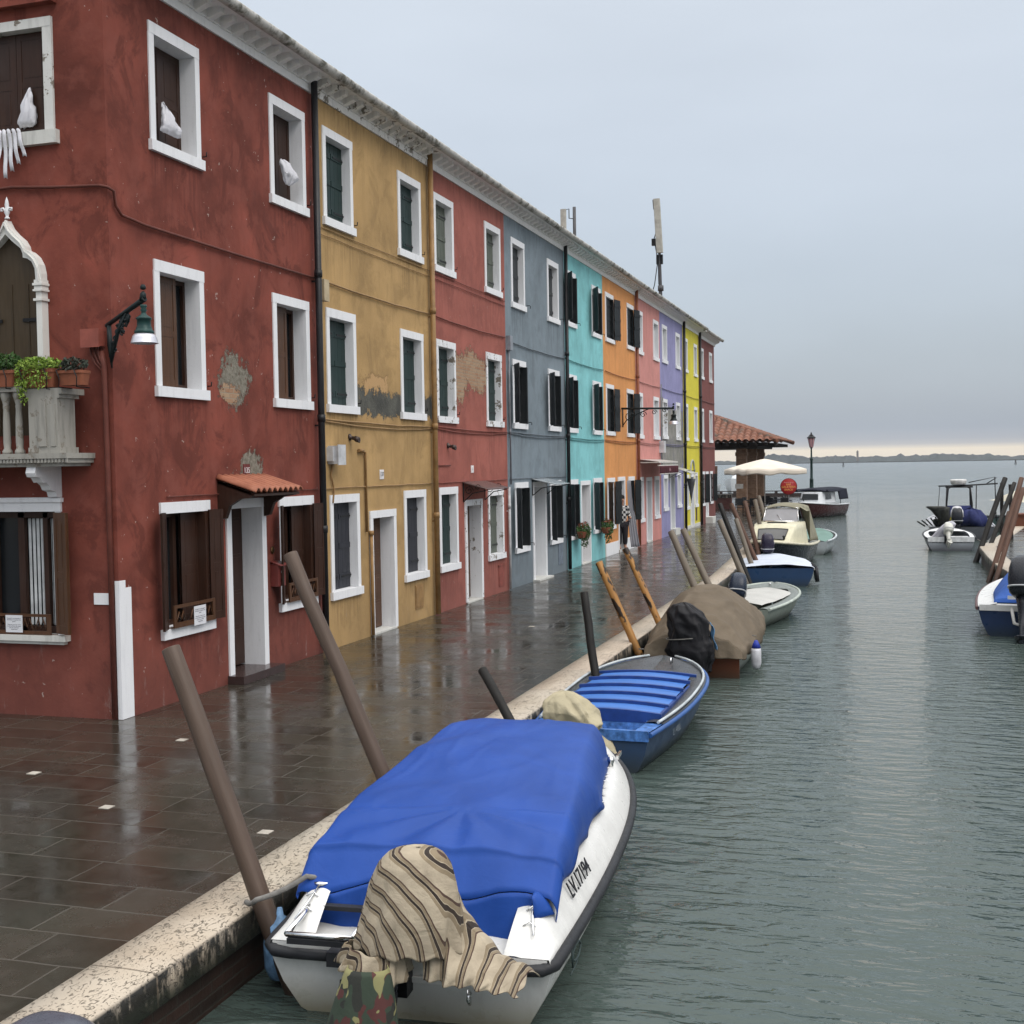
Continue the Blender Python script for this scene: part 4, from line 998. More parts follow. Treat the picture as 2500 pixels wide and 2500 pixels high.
m = MB(); m.lathe([(0, 0), (.045, 0), (.05, .01), (.035, .02), (0, .02)], n=14); m.xf(lambda p: (FX + p.z, 14.28 + p.x, 1.55 + p.y)); m.build('door_bell', simple('dull_brass', (.12, .07, .03), .4, .8), hs[0], True)
# paper notices on the sill boards
PAPER = simple('notice_paper', (.62, .63, .66), .6, var=.04)
INK = simple('notice_ink', (.10, .10, .13), .7)
def notice(loc, xd, w_, h_, label):
    root = thing('paper_notice', loc, label, 'notice', 'printed notices on the windows')
    xd = Vector(xd); nd = xd.cross(Vector((0, 0, 1)))
    m = MB(); m.add([xd * a + Vector((0, 0, b)) + nd * c for c in (0, .003) for a, b in ((-w_ / 2, 0), (w_ / 2, 0), (w_ / 2, h_), (-w_ / 2, h_))], [(0, 1, 2, 3), (7, 6, 5, 4), (0, 4, 5, 1), (1, 5, 6, 2), (2, 6, 7, 3), (3, 7, 4, 0)]); m.build('paper', PAPER, root)
    s = h_ / 11
    tx = 'Si prega di non appoggiarsi\nalle finestre di questa casa\ngrazie\n\nPlease do not lean or sit\non the window sills, thank\nyou for your kind\ncooperation'
    text_mesh('print', tx, s * 1.0, INK, root, nd * .0035 + Vector((0, 0, h_ * .5)), xd, (0, 0, 1), .0004)
notice((-9.02, LY - .066, .90), (1, 0, 0), .215, .185, 'white printed notice pinned below the curtained side window of the corner house')
notice((FX + .097, 12.36, .83), (0, 1, 0), .25, .22, 'white printed notice on the front sill board left of the red house door')

def spot(i, y, z):
    m = MB(); m.lathe([(0, 0), (.05, 0), (.05, .02), (.03, .03), (.03, .08), (.045, .10), (.045, .16), (.03, .16), (0, .14)], n=12); m.xf(lambda p: (FX + p.z, y + p.x, z + p.y - p.z * .3)); m.build('spotlight', simple('spot_bronze', (.05, .035, .03), .35, .3), hs[i], True)
spot(1, 16.72, 3.06); spot(2, 20.9, 2.98)
m = MB(); m.box(FX, FX + .16, 15.98, 16.2, 2.66, 2.92); m.box(FX + .16, FX + .175, 15.965, 16.215, 2.645, 2.935); m.box(FX, FX + .1, 15.94, 15.98, 2.7, 2.9); m.build('meter_box', simple('meter_grey', (.50, .51, .53), .4), hs[1], True)
cable(hs[1], [(16.08, 2.66), (16.02, 2.5), (16.1, 2.3), (16.06, 2.1)], .014, OCP, sag=0)
m = MB(); m.tube([(FX + .03, 17.05, 2.86), (FX + .03, 17.2, 2.84), (FX + .03, 17.22, 2.8), (FX + .03, 17.22, 1.62)], .02, 7); m.tube([(FX + .03, 16.98, 2.86), (FX + .03, 17.14, 2.86)], .028, 6); m.tube([(FX + .04, 17.36, 1.60), (FX + .04, 17.36, .02)], .027, 8); m.tube([(FX + .04, 17.36, 1.56), (FX + .04, 17.36, 1.63)], .04, 8); m.build('gas_pipe', OCP, hs[1], True)
m = MB(); m.box(FX, FX + .014, 19.2, 19.56, .20, .60); m.box(FX + .014, FX + .02, 19.23, 19.53, .23, .57); m.build('hatch', OCP, hs[1], True)
m = MB(); m.box(FX, FX + .014, 23.75, 24.1, .13, .55); m.box(FX + .014, FX + .024, 23.7, 24.13, .55, .58); m.build('hatch', simple('terra_hatch', (.22, .062, .048), .6), hs[2], True)
m = MB(); m.box(FX, FX + .014, 28.4, 28.8, .2, .7); m.build('hatch', simple('grey_hatch', (.14, .17, .21), .6), hs[3], True)
m = MB(); m.tube([(FX + .02, 20.25, 2.62), (FX + .02, 21.0, 2.62)], .012, 6); m.build('conduit', simple('cable_paint_terracotta', CC[2], .6), hs[2], True)
m = MB(); m.box(FX, FX + .10, 24.5, 24.68, 5.0, 5.3); m.build('junction_box', simple('grey_jb', (.22, .24, .27), .5), hs[3], True)
m = MB(); m.box(FX, FX + .12, 15.74, 15.9, 4.95, 5.25); m.build('junction_box', simple('ochre_jb', (.42, .34, .22), .5), hs[1], True)
m = MB(); m.box(FX, FX + .18, 41.7, 41.98, 2.95, 3.35); m.build('meter_box', simple('meter_grey', (.50, .51, .53), .4), hs[6], True)
m = MB(); m.box(FX, FX + .02, 49.55, 49.85, .25, .75); m.build('vent_grille', simple('brown_vent', (.10, .07, .03), .6), hs[8], True)
m = MB(); ar = [(FX + .02, 48.7 + .48 * cos(a), 2.18 + .5 * sin(a)) for a in [pi * k / 10 for k in range(11)]]; m.tube(ar, .04, 6); m.build('arch_trim', GREYD, hs[8], True)

# scrolled iron canopy (terracotta), clear canopy (grey), lilac canopy
def sheet_canopy(i, ya, yb, zw, zf, pr, mat, scroll=True, curve=0):
    m = MB(); m.grid(lambda u, v: Vector((FX + .01 + pr * u, ya + (yb - ya) * v, zw + (zf - zw) * u - curve * u * u)), 8, 6)
    c = m.build('door_canopy', mat, hs[i], True); sf = c.modifiers.new('thickness', 'SOLIDIFY'); sf.thickness = .02
    m = MB()
    for yy in (ya + .04, yb - .04):
        m.tube([(FX + .02, yy, zw - .02), (FX + .02, yy, zw - .38)], .010, 6)
        m.tube([(FX + .02, yy, zw - .38), (FX + pr * .4, yy, zw - .22), (FX + pr * .95, yy, zf - .03)], .010, 6)
        if scroll:
            for (sx_, sz, s) in ((.13, -.17, .09), (.3, -.11, .06)):
                m.tube([(FX + sx_ + s * (1 - k / 16) * cos(k * .75), yy, zw + sz + s * (1 - k / 16) * sin(k * .75)) for k in range(14)], .007, 5)
    m.build('canopy_bracket', BLACKM, c, True)
sheet_canopy(2, 21.62, 22.95, 2.31, 2.17, .5, simple('rusty_sheet', (.11, .07, .065), .35))
CLEAR = simple('pale_polycarbonate', (.30, .33, .35), .15, var=.1)
sheet_canopy(3, 26.2, 27.45, 2.30, 2.17, .55, CLEAR, False); sheet_canopy(7, 43.5, 44.85, 2.45, 2.35, .8, simple('pale_curved_sheet', (.40, .40, .36), .3), False, .15)
# shop awning on the pink house
MAR = fabric('maroon_awning', (.060, .012, .018), .01, 4, .8)
m = MB(); m.box(FX + .01, FX + .62, 38.3, 41.85, 2.60, 2.64); m.add([(FX + .01, 38.3, 2.72), (FX + .62, 38.3, 2.64), (FX + .62, 41.85, 2.64), (FX + .01, 41.85, 2.72)], [(0, 1, 2, 3)]); m.box(FX + .56, FX + .62, 38.35, 41.8, 2.50, 2.54)
aw = m.build('shop_awning', simple('awning_casing', (.50, .48, .45), .4), hs[6], True)
m = MB(); m.grid(lambda u, v: Vector((FX + .645 + .008 * sin(v * 60), 35.62 + 2.7 + (3.45) * v - 0.0, 2.50 - .25 * u)), 4, 60); c = m.build('valance', MAR, aw, True); sf = c.modifiers.new('thickness', 'SOLIDIFY'); sf.thickness = .01
m = MB(); m.tube([(FX + .65, 38.3, 2.25), (FX + .65, 41.8, 2.25)], .014, 6); m.tube([(FX + .62, 38.3, 2.51), (FX + .62, 41.8, 2.51)], .016, 6); m.build('awning_bar', simple('awning_casing', (.50, .48, .45), .4), aw, True)
text_mesh('awning_lettering', 'Nyla', .17, simple('pale_pink_lettering', (.35, .2, .22), .6), aw, (FX + .665, 40.0, 2.38), (0, 1, 0), (0, 0, 1), .001, shear=.5, world=True)

# flower boxes and the person at the door
for (y, z, lb, s) in ((30.05, .86, 'hanging basket of reddish leaves left of the turquoise house door', 3), (32.7, .82, 'hanging basket of green leaves right of the turquoise house door', 8)):
    root = thing('hanging_planter', (FX + .22, y, z), lb, 'planter', 'baskets on the turquoise house')
    m = MB(); m.rings([(0, 0, -.1, .08, .3), (0, 0, .05, .11, .36)], 20, ex=.4, sm=False); m.build('planter', TERRA, root)
    m = MB(); foliage(m, (0, 0, .05), (.17, .38, .22), 500, .035, 0, s); foliage(m, (0, .1, -.2), (.1, .2, .2), 120, .03, 0, s + 1); foliage(m, (0, 0, .22), (.14, .3, .08), 60, .03, 1, s + 2); m.build('foliage', [LG, LR], root)
    m = MB(); m.tube([(-.22, 0, -.05), (0, 0, -.11)], .01, 5); m.build('bracket', BLACKM, root)

def skin(name, joints, bones, mat, parent, sub=2):
    me = bpy.data.meshes.new(name); me.from_pydata([j[:3] for j in joints], bones, [])
    o = bpy.data.objects.new(name, me); col.objects.link(o); o.parent = parent
    o.modifiers.new('skin', 'SKIN'); s = o.modifiers.new('sub', 'SUBSURF'); s.levels = s.render_levels = sub
    for v, j in zip(me.skin_vertices[0].data, joints): v.radius = (j[3], j[4] if len(j) > 4 else j[3])
    me.skin_vertices[0].data[0].use_root = True
    dg = bpy.context.evaluated_depsgraph_get(); dg.update()
    nm = bpy.data.meshes.new_from_object(o.evaluated_get(dg)); nm.materials.clear(); nm.materials.append(mat)
    for p in nm.polygons: p.use_smooth = True
    o.modifiers.clear(); o.data = nm; bpy.data.meshes.remove(me); return o
per = thing('person', (FX + .05, 35.36, .075), 'person in black and white checked shirt and dark trousers holding back the door curtain', 'person', rz=radians(-55))
SKIN = simple('skin_tone', (.36, .20, .14), .5, var=.05)
# x forward, y left
skin('body', [(0, 0, .80, .12, .15), (0, 0, 1.0, .11, .14), (0, 0, 1.18, .12, .17), (0, 0, 1.29, .06, .07), (.01, 0, 1.36, .05), (.02, 0, 1.44, .075, .085), (.02, 0, 1.53, .06, .07),
              (0, .16, 1.24, .06), (.02, .22, 1.0, .045), (.17, .20, .92, .035), (.24, .17, .94, .03), (0, -.16, 1.24, .06), (.10, -.24, 1.05, .045), (.26, -.22, 1.12, .035), (.33, -.20, 1.14, .03),
              (0, .09, .76, .10), (.02, .09, .42, .065), (0, .09, .08, .045), (.11, .10, .035, .04), (0, -.09, .76, .10), (.0, -.09, .42, .065), (-.02, -.09, .08, .045), (.10, -.10, .035, .04)],
     [(0, 1), (1, 2), (2, 3), (3, 4), (4, 5), (5, 6), (2, 7), (7, 8), (8, 9), (9, 10), (2, 11), (11, 12), (12, 13), (13, 14), (0, 15), (15, 16), (16, 17), (17, 18), (0, 19), (19, 20), (20, 21), (21, 22)], SKIN, per)
t = NT('checked_shirt'); P = t.mapping(t.pos(True), (11, 11, 11)); ck = t.n('ShaderNodeTexChecker'); t.l(P, ck.inputs[0]); ck.inputs[1].default_value = (.014, .014, .016, 1); ck.inputs[2].default_value = (.45, .45, .44, 1); ck.inputs[3].default_value = 1.2
CHK = t.set(color=ck.outputs[0], rough=.8, spec=.1)
skin('shirt', [(0, 0, .72, .15, .18), (0, 0, 1.0, .125, .155), (0, 0, 1.18, .135, .185), (0, 0, 1.27, .08, .11), (0, .165, 1.24, .075), (.02, .225, 1.0, .06), (.14, .205, .93, .048), (0, -.165, 1.24, .075), (.10, -.245, 1.05, .06), (.22, -.225, 1.105, .05)],
     [(0, 1), (1, 2), (2, 3), (2, 4), (4, 5), (5, 6), (2, 7), (7, 8), (8, 9)], CHK, per)
skin('trousers', [(0, 0, .82, .13, .16), (0, .09, .74, .115), (.02, .09, .42, .085), (0, .09, .12, .07), (0, -.09, .74, .115), (0, -.09, .42, .085), (-.02, -.09, .12, .07)], [(0, 1), (1, 2), (2, 3), (0, 4), (4, 5), (5, 6)], simple('dark_trousers', (.016, .014, .018), .8), per)
m = MB(); m.rings([(-.02, 0, 1.46, .085, .092), (-.025, 0, 1.50, .10, .10), (-.015, 0, 1.56, .095, .095), (0, 0, 1.60, .06, .06), (0, 0, 1.615, .01, .01)], 18); m.build('hair', simple('black_hair', (.01, .009, .009), .6), per)
m = MB(); m.rings([(.095, 0, 1.43, .012, .012), (.108, 0, 1.445, .012, .014), (.095, 0, 1.475, .008, .01)], 8); m.build('nose', SKIN, per)
# striped curtain
cu = MB()
cu.grid(lambda u, v: Vector((.03 * sin(u * 21) * (.4 + v) + .10 * v * v, (.62 - .42 * sin(pi * min(1, v * 1.1)) ** .5 * (1 - v)) * 0 + (.18 + .10 * v) * (u - .5) * 2 * (1 if v > .45 else .7) + .30 * (v ** 1.5) - .0, 2.06 - 1.96 * v)), 44, 18)
t = NT('grey_striped_curtain'); x, y, z = t.sep(t.pos(True)); wv = t.math('SINE', t.math('MULTIPLY', y, 150)); GS = t.set(color=t.mix(t.rng(wv, -.2, .2), (.17, .17, .19), (.30, .30, .33)), rough=.8)
o = cu.build('door_curtain', GS); o.location = (FX + .24, 35.50, .04); o.rotation_euler = (0, 0, radians(-42)); o.scale = (.55, .55, 1); sf = o.modifiers.new('thickness', 'SOLIDIFY'); sf.thickness = .008
tag(o, 'grey striped curtain hanging in the orange house doorway', 'curtain')
# closed umbrella hanging on the lilac house
u_ = thing('umbrella', (FX + .62, 44.6, 1.2), 'closed grey umbrella hanging under the lilac house canopy', 'umbrella')
m = MB(); m.rings([(0, 0, 0, .01, .01), (0, 0, .3, .06, .06), (0, 0, .65, .13, .13), (0, 0, .8, .16, .16), (0, 0, .82, .03, .03)], 16, fn=lambda p, t, i: Vector((p.x * (1 + .2 * sin(8 * t)), p.y * (1 + .2 * sin(8 * t)), p.z))); m.build('canopy', simple('grey_umbrella', (.07, .075, .08), .6), u_)
m = MB(); m.tube([(0, 0, -.08), (0, 0, .95), (0, .03, 1.0), (0, .06, .97)], .009, 6); m.build('shaft', BLACKM, u_)

# ================================================================== wall lamps
LAMPG = simple('lamp_green_enamel', (.012, .045, .042), .35, .1, bump=.001); LAMPB = simple('lamp_black_iron', (.010, .016, .017), .5, .2, bump=.002)
SHADE = simple('lamp_shade_steel', (.55, .55, .60), .32, .55, .1)
def wall_lamp(base, tip, label, s=1.0, scrolls='leaf'):
    b, tp = Vector(base), Vector(tip); root = thing('wall_lamp', base, label, 'wall lamp', 'lamps on brackets along the houses')
    d = tp - b; h = Vector((d.x, d.y, 0)).normalized(); z = Vector((0, 0, 1)); L = Vector((d.x, d.y, 0)).length
    m = MB(); m.tube([h * -.02, d * .5, d + h * .02], [.022 * s, .026 * s, .03 * s] if scrolls == 'leaf' else [.03, .03, .03], 9); m.tube([d * .98 - z * .02, d + z * .05 * s, d + z * .075 * s], [.036 * s, .03 * s, .01], 9); m.lathe([(0, 0), (.026 * s, .01), (.03 * s, .03), (.02 * s, .055), (0, .06)], d + z * .085 * s, 10)
    m.build('arm', LAMPB, root)
    m = MB()
    if scrolls == 'leaf':
        # cast foliage bracket: curled leaf forms filling the triangle under the arm
        q = random.Random(3)
        for k in range(26):
            f = q.random(); g = q.random() * (1 - f * .85); c = h * (.03 + f * L * .52) + z * (-.02 - g * .40 * s + d.z * f * .5)
            r_ = q.uniform(.018, .034) * s; m.tube([c + (h * cos(k2 * .9) + z * sin(k2 * .9)) * r_ * (1 - k2 / 9) + h.cross(z) * q.uniform(-.01, .01) for k2 in range(7)], .010 * s, 5)
        m.tube([h * .02, h * .03 - z * .2 * s, h * .05 - z * .44 * s], [.022 * s, .03 * s, .008], 7); m.tube([h * .04 - z * .38 * s, h * L * .28 - z * .14 * s + z * d.z * .3, h * L * .55 + z * d.z * .5, h * L * .60 - z * .05 + z * d.z * .5, h * L * .56 - z * .12 + z * d.z * .5], [.016, .022, .02, .018, .008], 7)
    else:
        m.tube([h * .02 + z * .02, h * .02 - z * .55], .02, 6); m.tube([h * .02 - z * .5] + [h * (.02 + L * .5 * k / 8) + z * (-.5 + .47 * (k / 8) ** .6) for k in range(1, 9)], .016, 6)
        for (c, r_) in ((.22, .16), (.62, .10), (.95, .08), (1.25, .08)):
            m.tube([h * c + z * (-.30 + .18 * c) + (h * cos(k * .6) + z * sin(k * .6)) * r_ * (1 - k / 18) for k in range(16)], .012, 5)
    m.build('bracket', LAMPB, root)
    m = MB(); o_ = d - z * .06 * s
    m.lathe([(.03, 0), (.036, -.02), (.022, -.04), (.036, -.055), (.022, -.075), (.03, -.10), (.075, -.13), (.082, -.145), (.068, -.155), (.070, -.22), (.080, -.235), (.080, -.25), (.095, -.26), (.10, -.285), (.088, -.30)][::1] if s else [], (0, 0, 0), 20)
    m.xf(lambda p: o_ + p * s); m.build('housing', LAMPG if scrolls == 'leaf' else LAMPB, root)
    m = MB(); m.lathe([(.09, -.29), (.112, -.31), (.125, -.34), (.135, -.385), (.138, -.39), (.13, -.388), (.115, -.34), (.08, -.305)], (0, 0, 0), 24); m.xf(lambda p: o_ + p * s); m.build('shade', SHADE, root)
    return root
wall_lamp((-7.78, 10.95, 4.11), (-7.245, 10.80, 4.34), 'green enamel wall lamp on a leafy iron bracket at the red house corner', 1.0)
wall_lamp((FX + .02, 35.7, 4.22), (-6.25, 36.0, 4.20), 'black wall lamp on a long scrolled arm in front of the orange house', 1.05, 'scroll')

# roof antennas
ANT = simple('antenna_beige', (.38, .37, .33), .5); POLE = simple('mast_steel', (.08, .08, .085), .5, .3)
a = thing('antenna_mast', (-8.30, 32.0, 8.1), 'short beige panel antenna beside a pole on the turquoise house roof', 'antenna')
m = MB(); m.tube([(.12, .1, -.4), (.12, .1, 1.36)], .045, 8); m.build('pole', POLE, a)
m = MB(); m.rings([(-.13, -.1, .1, .075, .05), (-.13, -.1, 1.28, .075, .05)], 12, ex=.4, sm=False); m.build('panel', ANT, a)
m = MB(); m.tube([(-.13, -.1, 1.25), (.0, .0, 1.30), (.0, .0, 1.05), (.12, .1, 1.05)], .014, 6); m.build('clamp', BLACKM, a)
a = thing('antenna_mast', (-8.45, 46, 8.1), 'tall beige panel antenna on a steel mast above the lilac house roof', 'antenna')
m = MB(); m.tube([(.05, 0, -.3), (.02, 0, .8), (.0, 0, 2.2), (-.02, 0, 4.2)], [.075, .07, .055, .05], 8); m.tube([(.03, 0, .95), (.03, 0, 1.15)], .11, 8); m.build('pole', POLE, a)
m = MB(); m.rings([(.04, -.16, 2.35, .125, .08), (-.06, -.16, 4.35, .125, .08)], 12, ex=.4, sm=False); m.build('panel', ANT, a)
m = MB(); m.box(-.28, -.12, -.1, .05, 2.65, 2.9); m.tube([(-.2, 0, 4.0), (-.22, -.05, 4.35)], .02, 5); m.box(-.12, .12, -.05, .06, 1.95, 2.3); m.build('clamp', BLACKM, a)
m = MB(); m.tube([(-.05, 0, 2.2), (-.20, 0, 1.2), (-.42, 0, .5), (-.62, 0, .1)], .018, 5); m.tube([(-.1, 0, 3.2), (-.18, -.1, 2.9), (-.05, 0, 2.0), (-.04, 0, 1.2)], .02, 5); m.tube([(.0, 0, .55), (-.5, .1, .45)], .012, 5); m.build('cable', BLACKM, a)

for i in (3, 4, 5):
    for k in 'ABCDEF':
        y0_, y1_, z0_, z1_ = W[i][k]; m = MB(); m.tube([(FX, y1_ + .16, z0_ + .16), (FX + .07, y1_ + .16, z0_ + .16), (FX + .075, y1_ + .2, z0_ + .15), (FX + .075, y1_ + .2, z0_ + .10)], .008, 5); m.build('shutter_stay', BLACKM, hs[i], True)
for i in (0, 1, 2):
    for k in 'ABCD':
        y0_, y1_, z0_, z1_ = W[i][k]; m = MB(); m.tube([(FX, y1_ + .05, z0_ + .17), (FX + .05, y1_ + .05, z0_ + .17), (FX + .055, y1_ + .05, z0_ + .22)], .008, 5); m.build('shutter_stay', BLACKM, hs[i], True)

# ================================================================== BOATS
# boat frame: x forward from the transom, y to port, z up from the water line
def beamf(L, bs, bm, pm=.42, ex=2.2, tip=.02):
    def b(t):
        if t < pm: return bs + (bm - bs) * sin(pi / 2 * t / pm)
        s = (t - pm) / (1 - pm); return max(tip, bm * (1 - s ** ex) ** (1 / 1.6))
    return b
def paint(name, c, rough=.35, dirt=.4, line=(.10, .10, .05), bump=.0015):
    """boat paint: scuffs, and a band of weed and grime at the water line"""
    if name in _cache: return _cache[name]
    t = NT(name); P = t.pos(); x, y, z = t.sep(P); n1 = t.noise(P, 6, 6, .65); n2 = t.noise(t.mapping(P, (5, 5, .9)), 3, 5, .6); n3 = t.noise(P, 45, 4, .6)
    b = t.mix(t.rng(n1, .35, .7), c, tuple(v * .82 for v in c))
    b = t.mix(t.math('MULTIPLY', t.rng(n2, .55, .75), dirt), b, tuple(v * .5 + .02 for v in c))
    gz = t.math('ADD', z, t.math('MULTIPLY', t.math('SUBTRACT', n1, .5), .12))
    b = t.mix(t.math('MULTIPLY', t.rng(gz, WZ + .22, WZ + .02), .75), b, line)
    b = t.mix(t.math('MULTIPLY', t.rng(n3, .66, .74), dirt * .6), b, (.1, .09, .07))
    _cache[name] = t.set(color=b, rough=t.rng(n1, .3, .7, rough - .06, rough + .12), spec=.3, normal=t.bump(n3, .3, bump)); return _cache[name]

def hull(root, L, bf, fs, fb, mat, N=26, keel=-.16, chine=.82, rake=.30, name='hull', inset=.0, zoff=0.0, rail=None, railmat=None, railz=-.03, flare=.0, tr=.0):
    """outer skin from gunwale to keel with a closed transom; returns gunwale line function g(t, side)"""
    def gz(t): return fs + (fb - fs) * t ** 2.2
    def gun(t, s): return Vector((L * t, s * bf(t), gz(t)))
    rows = []
    for i in range(N + 1):
        t = i / N; b = bf(t); g = gz(t); k = t ** 4
        half = [(b, g), (b * (.985 + flare * 0), g * .80), (b * (.93 - .10 * k), g * .45), (b * chine * (1 - .25 * k), .02), (b * .45 * (1 - .5 * k), keel * .75), (0, keel)]
        row = []
        for (yy, zz) in half:
            f = 1 - (zz - keel) / (g - keel)
            row.append(Vector((L * t - rake * f * t ** 3 + tr * f * (1 - t) ** 8, yy, zz)))
        rows.append(row)
    m = MB(); n = 11
    vs = []
    for row in rows:
        vs += row + [Vector((p.x, -p.y, p.z)) for p in row[-2::-1]]
    fs_ = [(i * n + k, i * n + k + 1, (i + 1) * n + k + 1, (i + 1) * n + k) for i in range(N) for k in range(n - 1)]
    m.add(vs, fs_, 0, True); m.add(vs[:n], [tuple(range(n))], 0, False)
    o = smooth_by(m.build(name, mat, root), 50)
    if rail:
        for s in (1, -1):
            m = MB(); m.tube([Vector((L * t, s * (bf(t) + rail * .55), gz(t) + railz)) for t in [i / 30 for i in range(31)]], rail, 8); m.build('rub_rail', railmat or BLKRUB, root)
    return gz, gun
def deck_band(root, L, bf, gz, w0, mat, z1=.0, name='side_deck', t0=0.0, t1=1.0, bow=0.0, N=30, zi=None, skip_stern=False):
    """side decks: from gunwale inward by w0; full foredeck beyond t = bow when bow > 0"""
    m = MB()
    for s in (1, -1):
        def fn(u, v):
            t = t0 + (t1 - t0) * u; b = bf(t); wi = w0 if not bow or t < bow else max(w0, b)
            wi = min(wi, b) if bow else min(w0, b * .95)
            return Vector((L * t, s * (b - wi * v), gz(t) + .004 + (z1 * v) + (.02 * sin(v * pi) if z1 == 0 else 0)))
        m.grid(fn, N, 6, sm=True)
    return m.build(name, mat, root)
ROPE = simple('grey_rope', (.16, .155, .145), .85, bump=.004, scale=30)
def rope(pts, label, r=.012, sag=.0, cat='rope'):
    P = []
    for i in range(len(pts) - 1):
        a, b = Vector(pts[i]), Vector(pts[i + 1]); n = 10
        for k in range(n + (i == len(pts) - 2)):
            f = k / n; P.append(a.lerp(b, f) - Vector((0, 0, sag * 4 * f * (1 - f))))
    m = MB(); m.tube(P, r, 6); return tag(m.build('mooring_rope', ROPE), label, cat)

OB = simple('outboard_charcoal', (.020, .022, .028), .28, .0, bump=.0008); OBN = simple('outboard_navy', (.018, .026, .045), .25, .0)
OBW = simple('outboard_white_trim', (.45, .46, .48), .35)
def outboard(parent, x, y, z, s=1.0, tilt=0.0, mat=None, leg=True, turn=0.0, legmat=None, cowl=True):
    """z = transom top; engine hangs aft of x"""
    mat = mat or OB; legmat = legmat or mat; T = radians(tilt)
    def pl(p):
        q = Vector((p.x * cos(turn) - p.y * sin(turn), p.x * sin(turn) + p.y * cos(turn), p.z))
        return Vector((x + q.x * cos(T) - q.z * sin(T) * 1, y + q.y, z + q.z * cos(T) + q.x * sin(T))) if True else q
    root = parent
    if cowl:
        m = MB(); m.rings([(-.20, 0, .02, .13, .12), (-.20, 0, .05, .18, .15), (-.20, 0, .20, .21, .165), (-.19, 0, .34, .20, .155), (-.17, 0, .44, .17, .135), (-.15, 0, .49, .11, .09)], 20, ex=.6)
        m.xf(lambda p: pl(p * s)); c = m.build('cowling', mat, root)
        m = MB(); m.rings([(-.20, 0, .10, .215, .168), (-.20, 0, .115, .215, .168)], 20, ex=.6); m.box(-.24, -.06, -.17, -.165, .22, .27); m.box(-.24, -.06, .165, .17, .22, .27); m.xf(lambda p: pl(p * s)); m.build('trim', OBW, c)
    if leg:
        m = MB(); m.rings([(-.19, 0, -.62, .09, .02), (-.19, 0, -.5, .12, .03), (-.19, 0, -.48, .20, .10), (-.19, 0, -.465, .20, .10), (-.18, 0, -.44, .08, .045), (-.17, 0, -.1, .10, .075), (-.17, 0, .03, .12, .10)], 14)
        m.tube([(-.34, 0, -.60), (-.10, 0, -.60), (-.02, 0, -.60)], [.035, .05, .02], 8); m.xf(lambda p: pl(p * s)); l_ = m.build('leg', legmat, root)
        m = MB()
        for k in range(3):
            a = k * 2.09; m.add([(-.33, 0, -.60), (-.34, .035 * cos(a) - .05 * sin(a), -.60 + .035 * sin(a) + .05 * cos(a)), (-.37, .11 * cos(a), -.60 + .11 * sin(a)), (-.36, .05 * cos(a) + .06 * sin(a), -.60 + .05 * sin(a) - .06 * cos(a))], [(0, 1, 2, 3)])
        m.xf(lambda p: pl(p * s)); m.build('propeller', legmat, l_)
    m = MB(); m.box(-.08, .04, -.10, .10, -.22, .05); m.box(.0, .06, -.09, .09, .03, .06); m.xf(lambda p: Vector((x + p.x * s, y + p.y * s, z + p.z * s))); m.build('clamp_bracket', BLACKM, root)

def wrinkle(p, s=1.0, a=.02, seed=0):
    return a * (mn.fractal(Vector((p[0] * s * 2.2, p[1] * s * 2.2, p[2] * s * 2.2 + seed)), 1.0, 2.0, 3))

# ---------------- boat 1: white day boat with a blue cover, nearest
GEL = paint('white_gelcoat', (.66, .66, .64), .28, .25, (.16, .14, .06))
TARPB = fabric('royal_blue_tarpaulin', (.014, .055, .255), .014, 1.8, .45, .14)
b1 = thing('motor_boat', (-2.555, 6.10, WZ), 'white motor boat with royal blue cover, nearest the camera', 'boat', 'boats moored along the left quay', rz=radians(94.5))
L1 = 4.6; bf1 = beamf(L1, .80, .885, .45, 2.5)
gz1, gun1 = hull(b1, L1, bf1, .40, .60, GEL, rake=.5, tr=.14, keel=-.2)
# moulded deck: leans in from the rub rail up to the coaming
def coam(t): return gz1(t) + (.03 + .19 * min(1, max(0, (t - .005) / .075)) ** .8 if t < .7 else .22 - .12 * ((t - .7) / .3))
m = MB()
for s in (1, -1):
    def fn(u, v):
        t = u; b = bf1(t); wi = min(.25, b)
        if v < .15: return Vector((L1 * t, s * (b - .01 * v / .15), gz1(t) + .03 * v / .15))
        if v < .7: f = (v - .15) / .55; return Vector((L1 * t, s * (b - .01 - min(.15, b * .6) * f), gz1(t) + .03 + (coam(t) - gz1(t) - .03) * sin(f * pi / 2)))
        f = (v - .7) / .3; return Vector((L1 * t, s * (b - .01 - min(.15, b * .6) - min(.10, b * .38) * f), coam(t) + .008 * sin(f * pi)))
    m.grid(fn, 44, 20)
# foredeck
m.grid(lambda u, v: Vector((L1 * (.70 + .295 * u), (2 * v - 1) * max(0, bf1(.70 + .295 * u) - .22), coam(.70 + .295 * u) - .004 + .03 * (1 - (2 * v - 1) ** 2) * (1 - u))), 16, 10)
m.build('moulded_deck', GEL, b1)
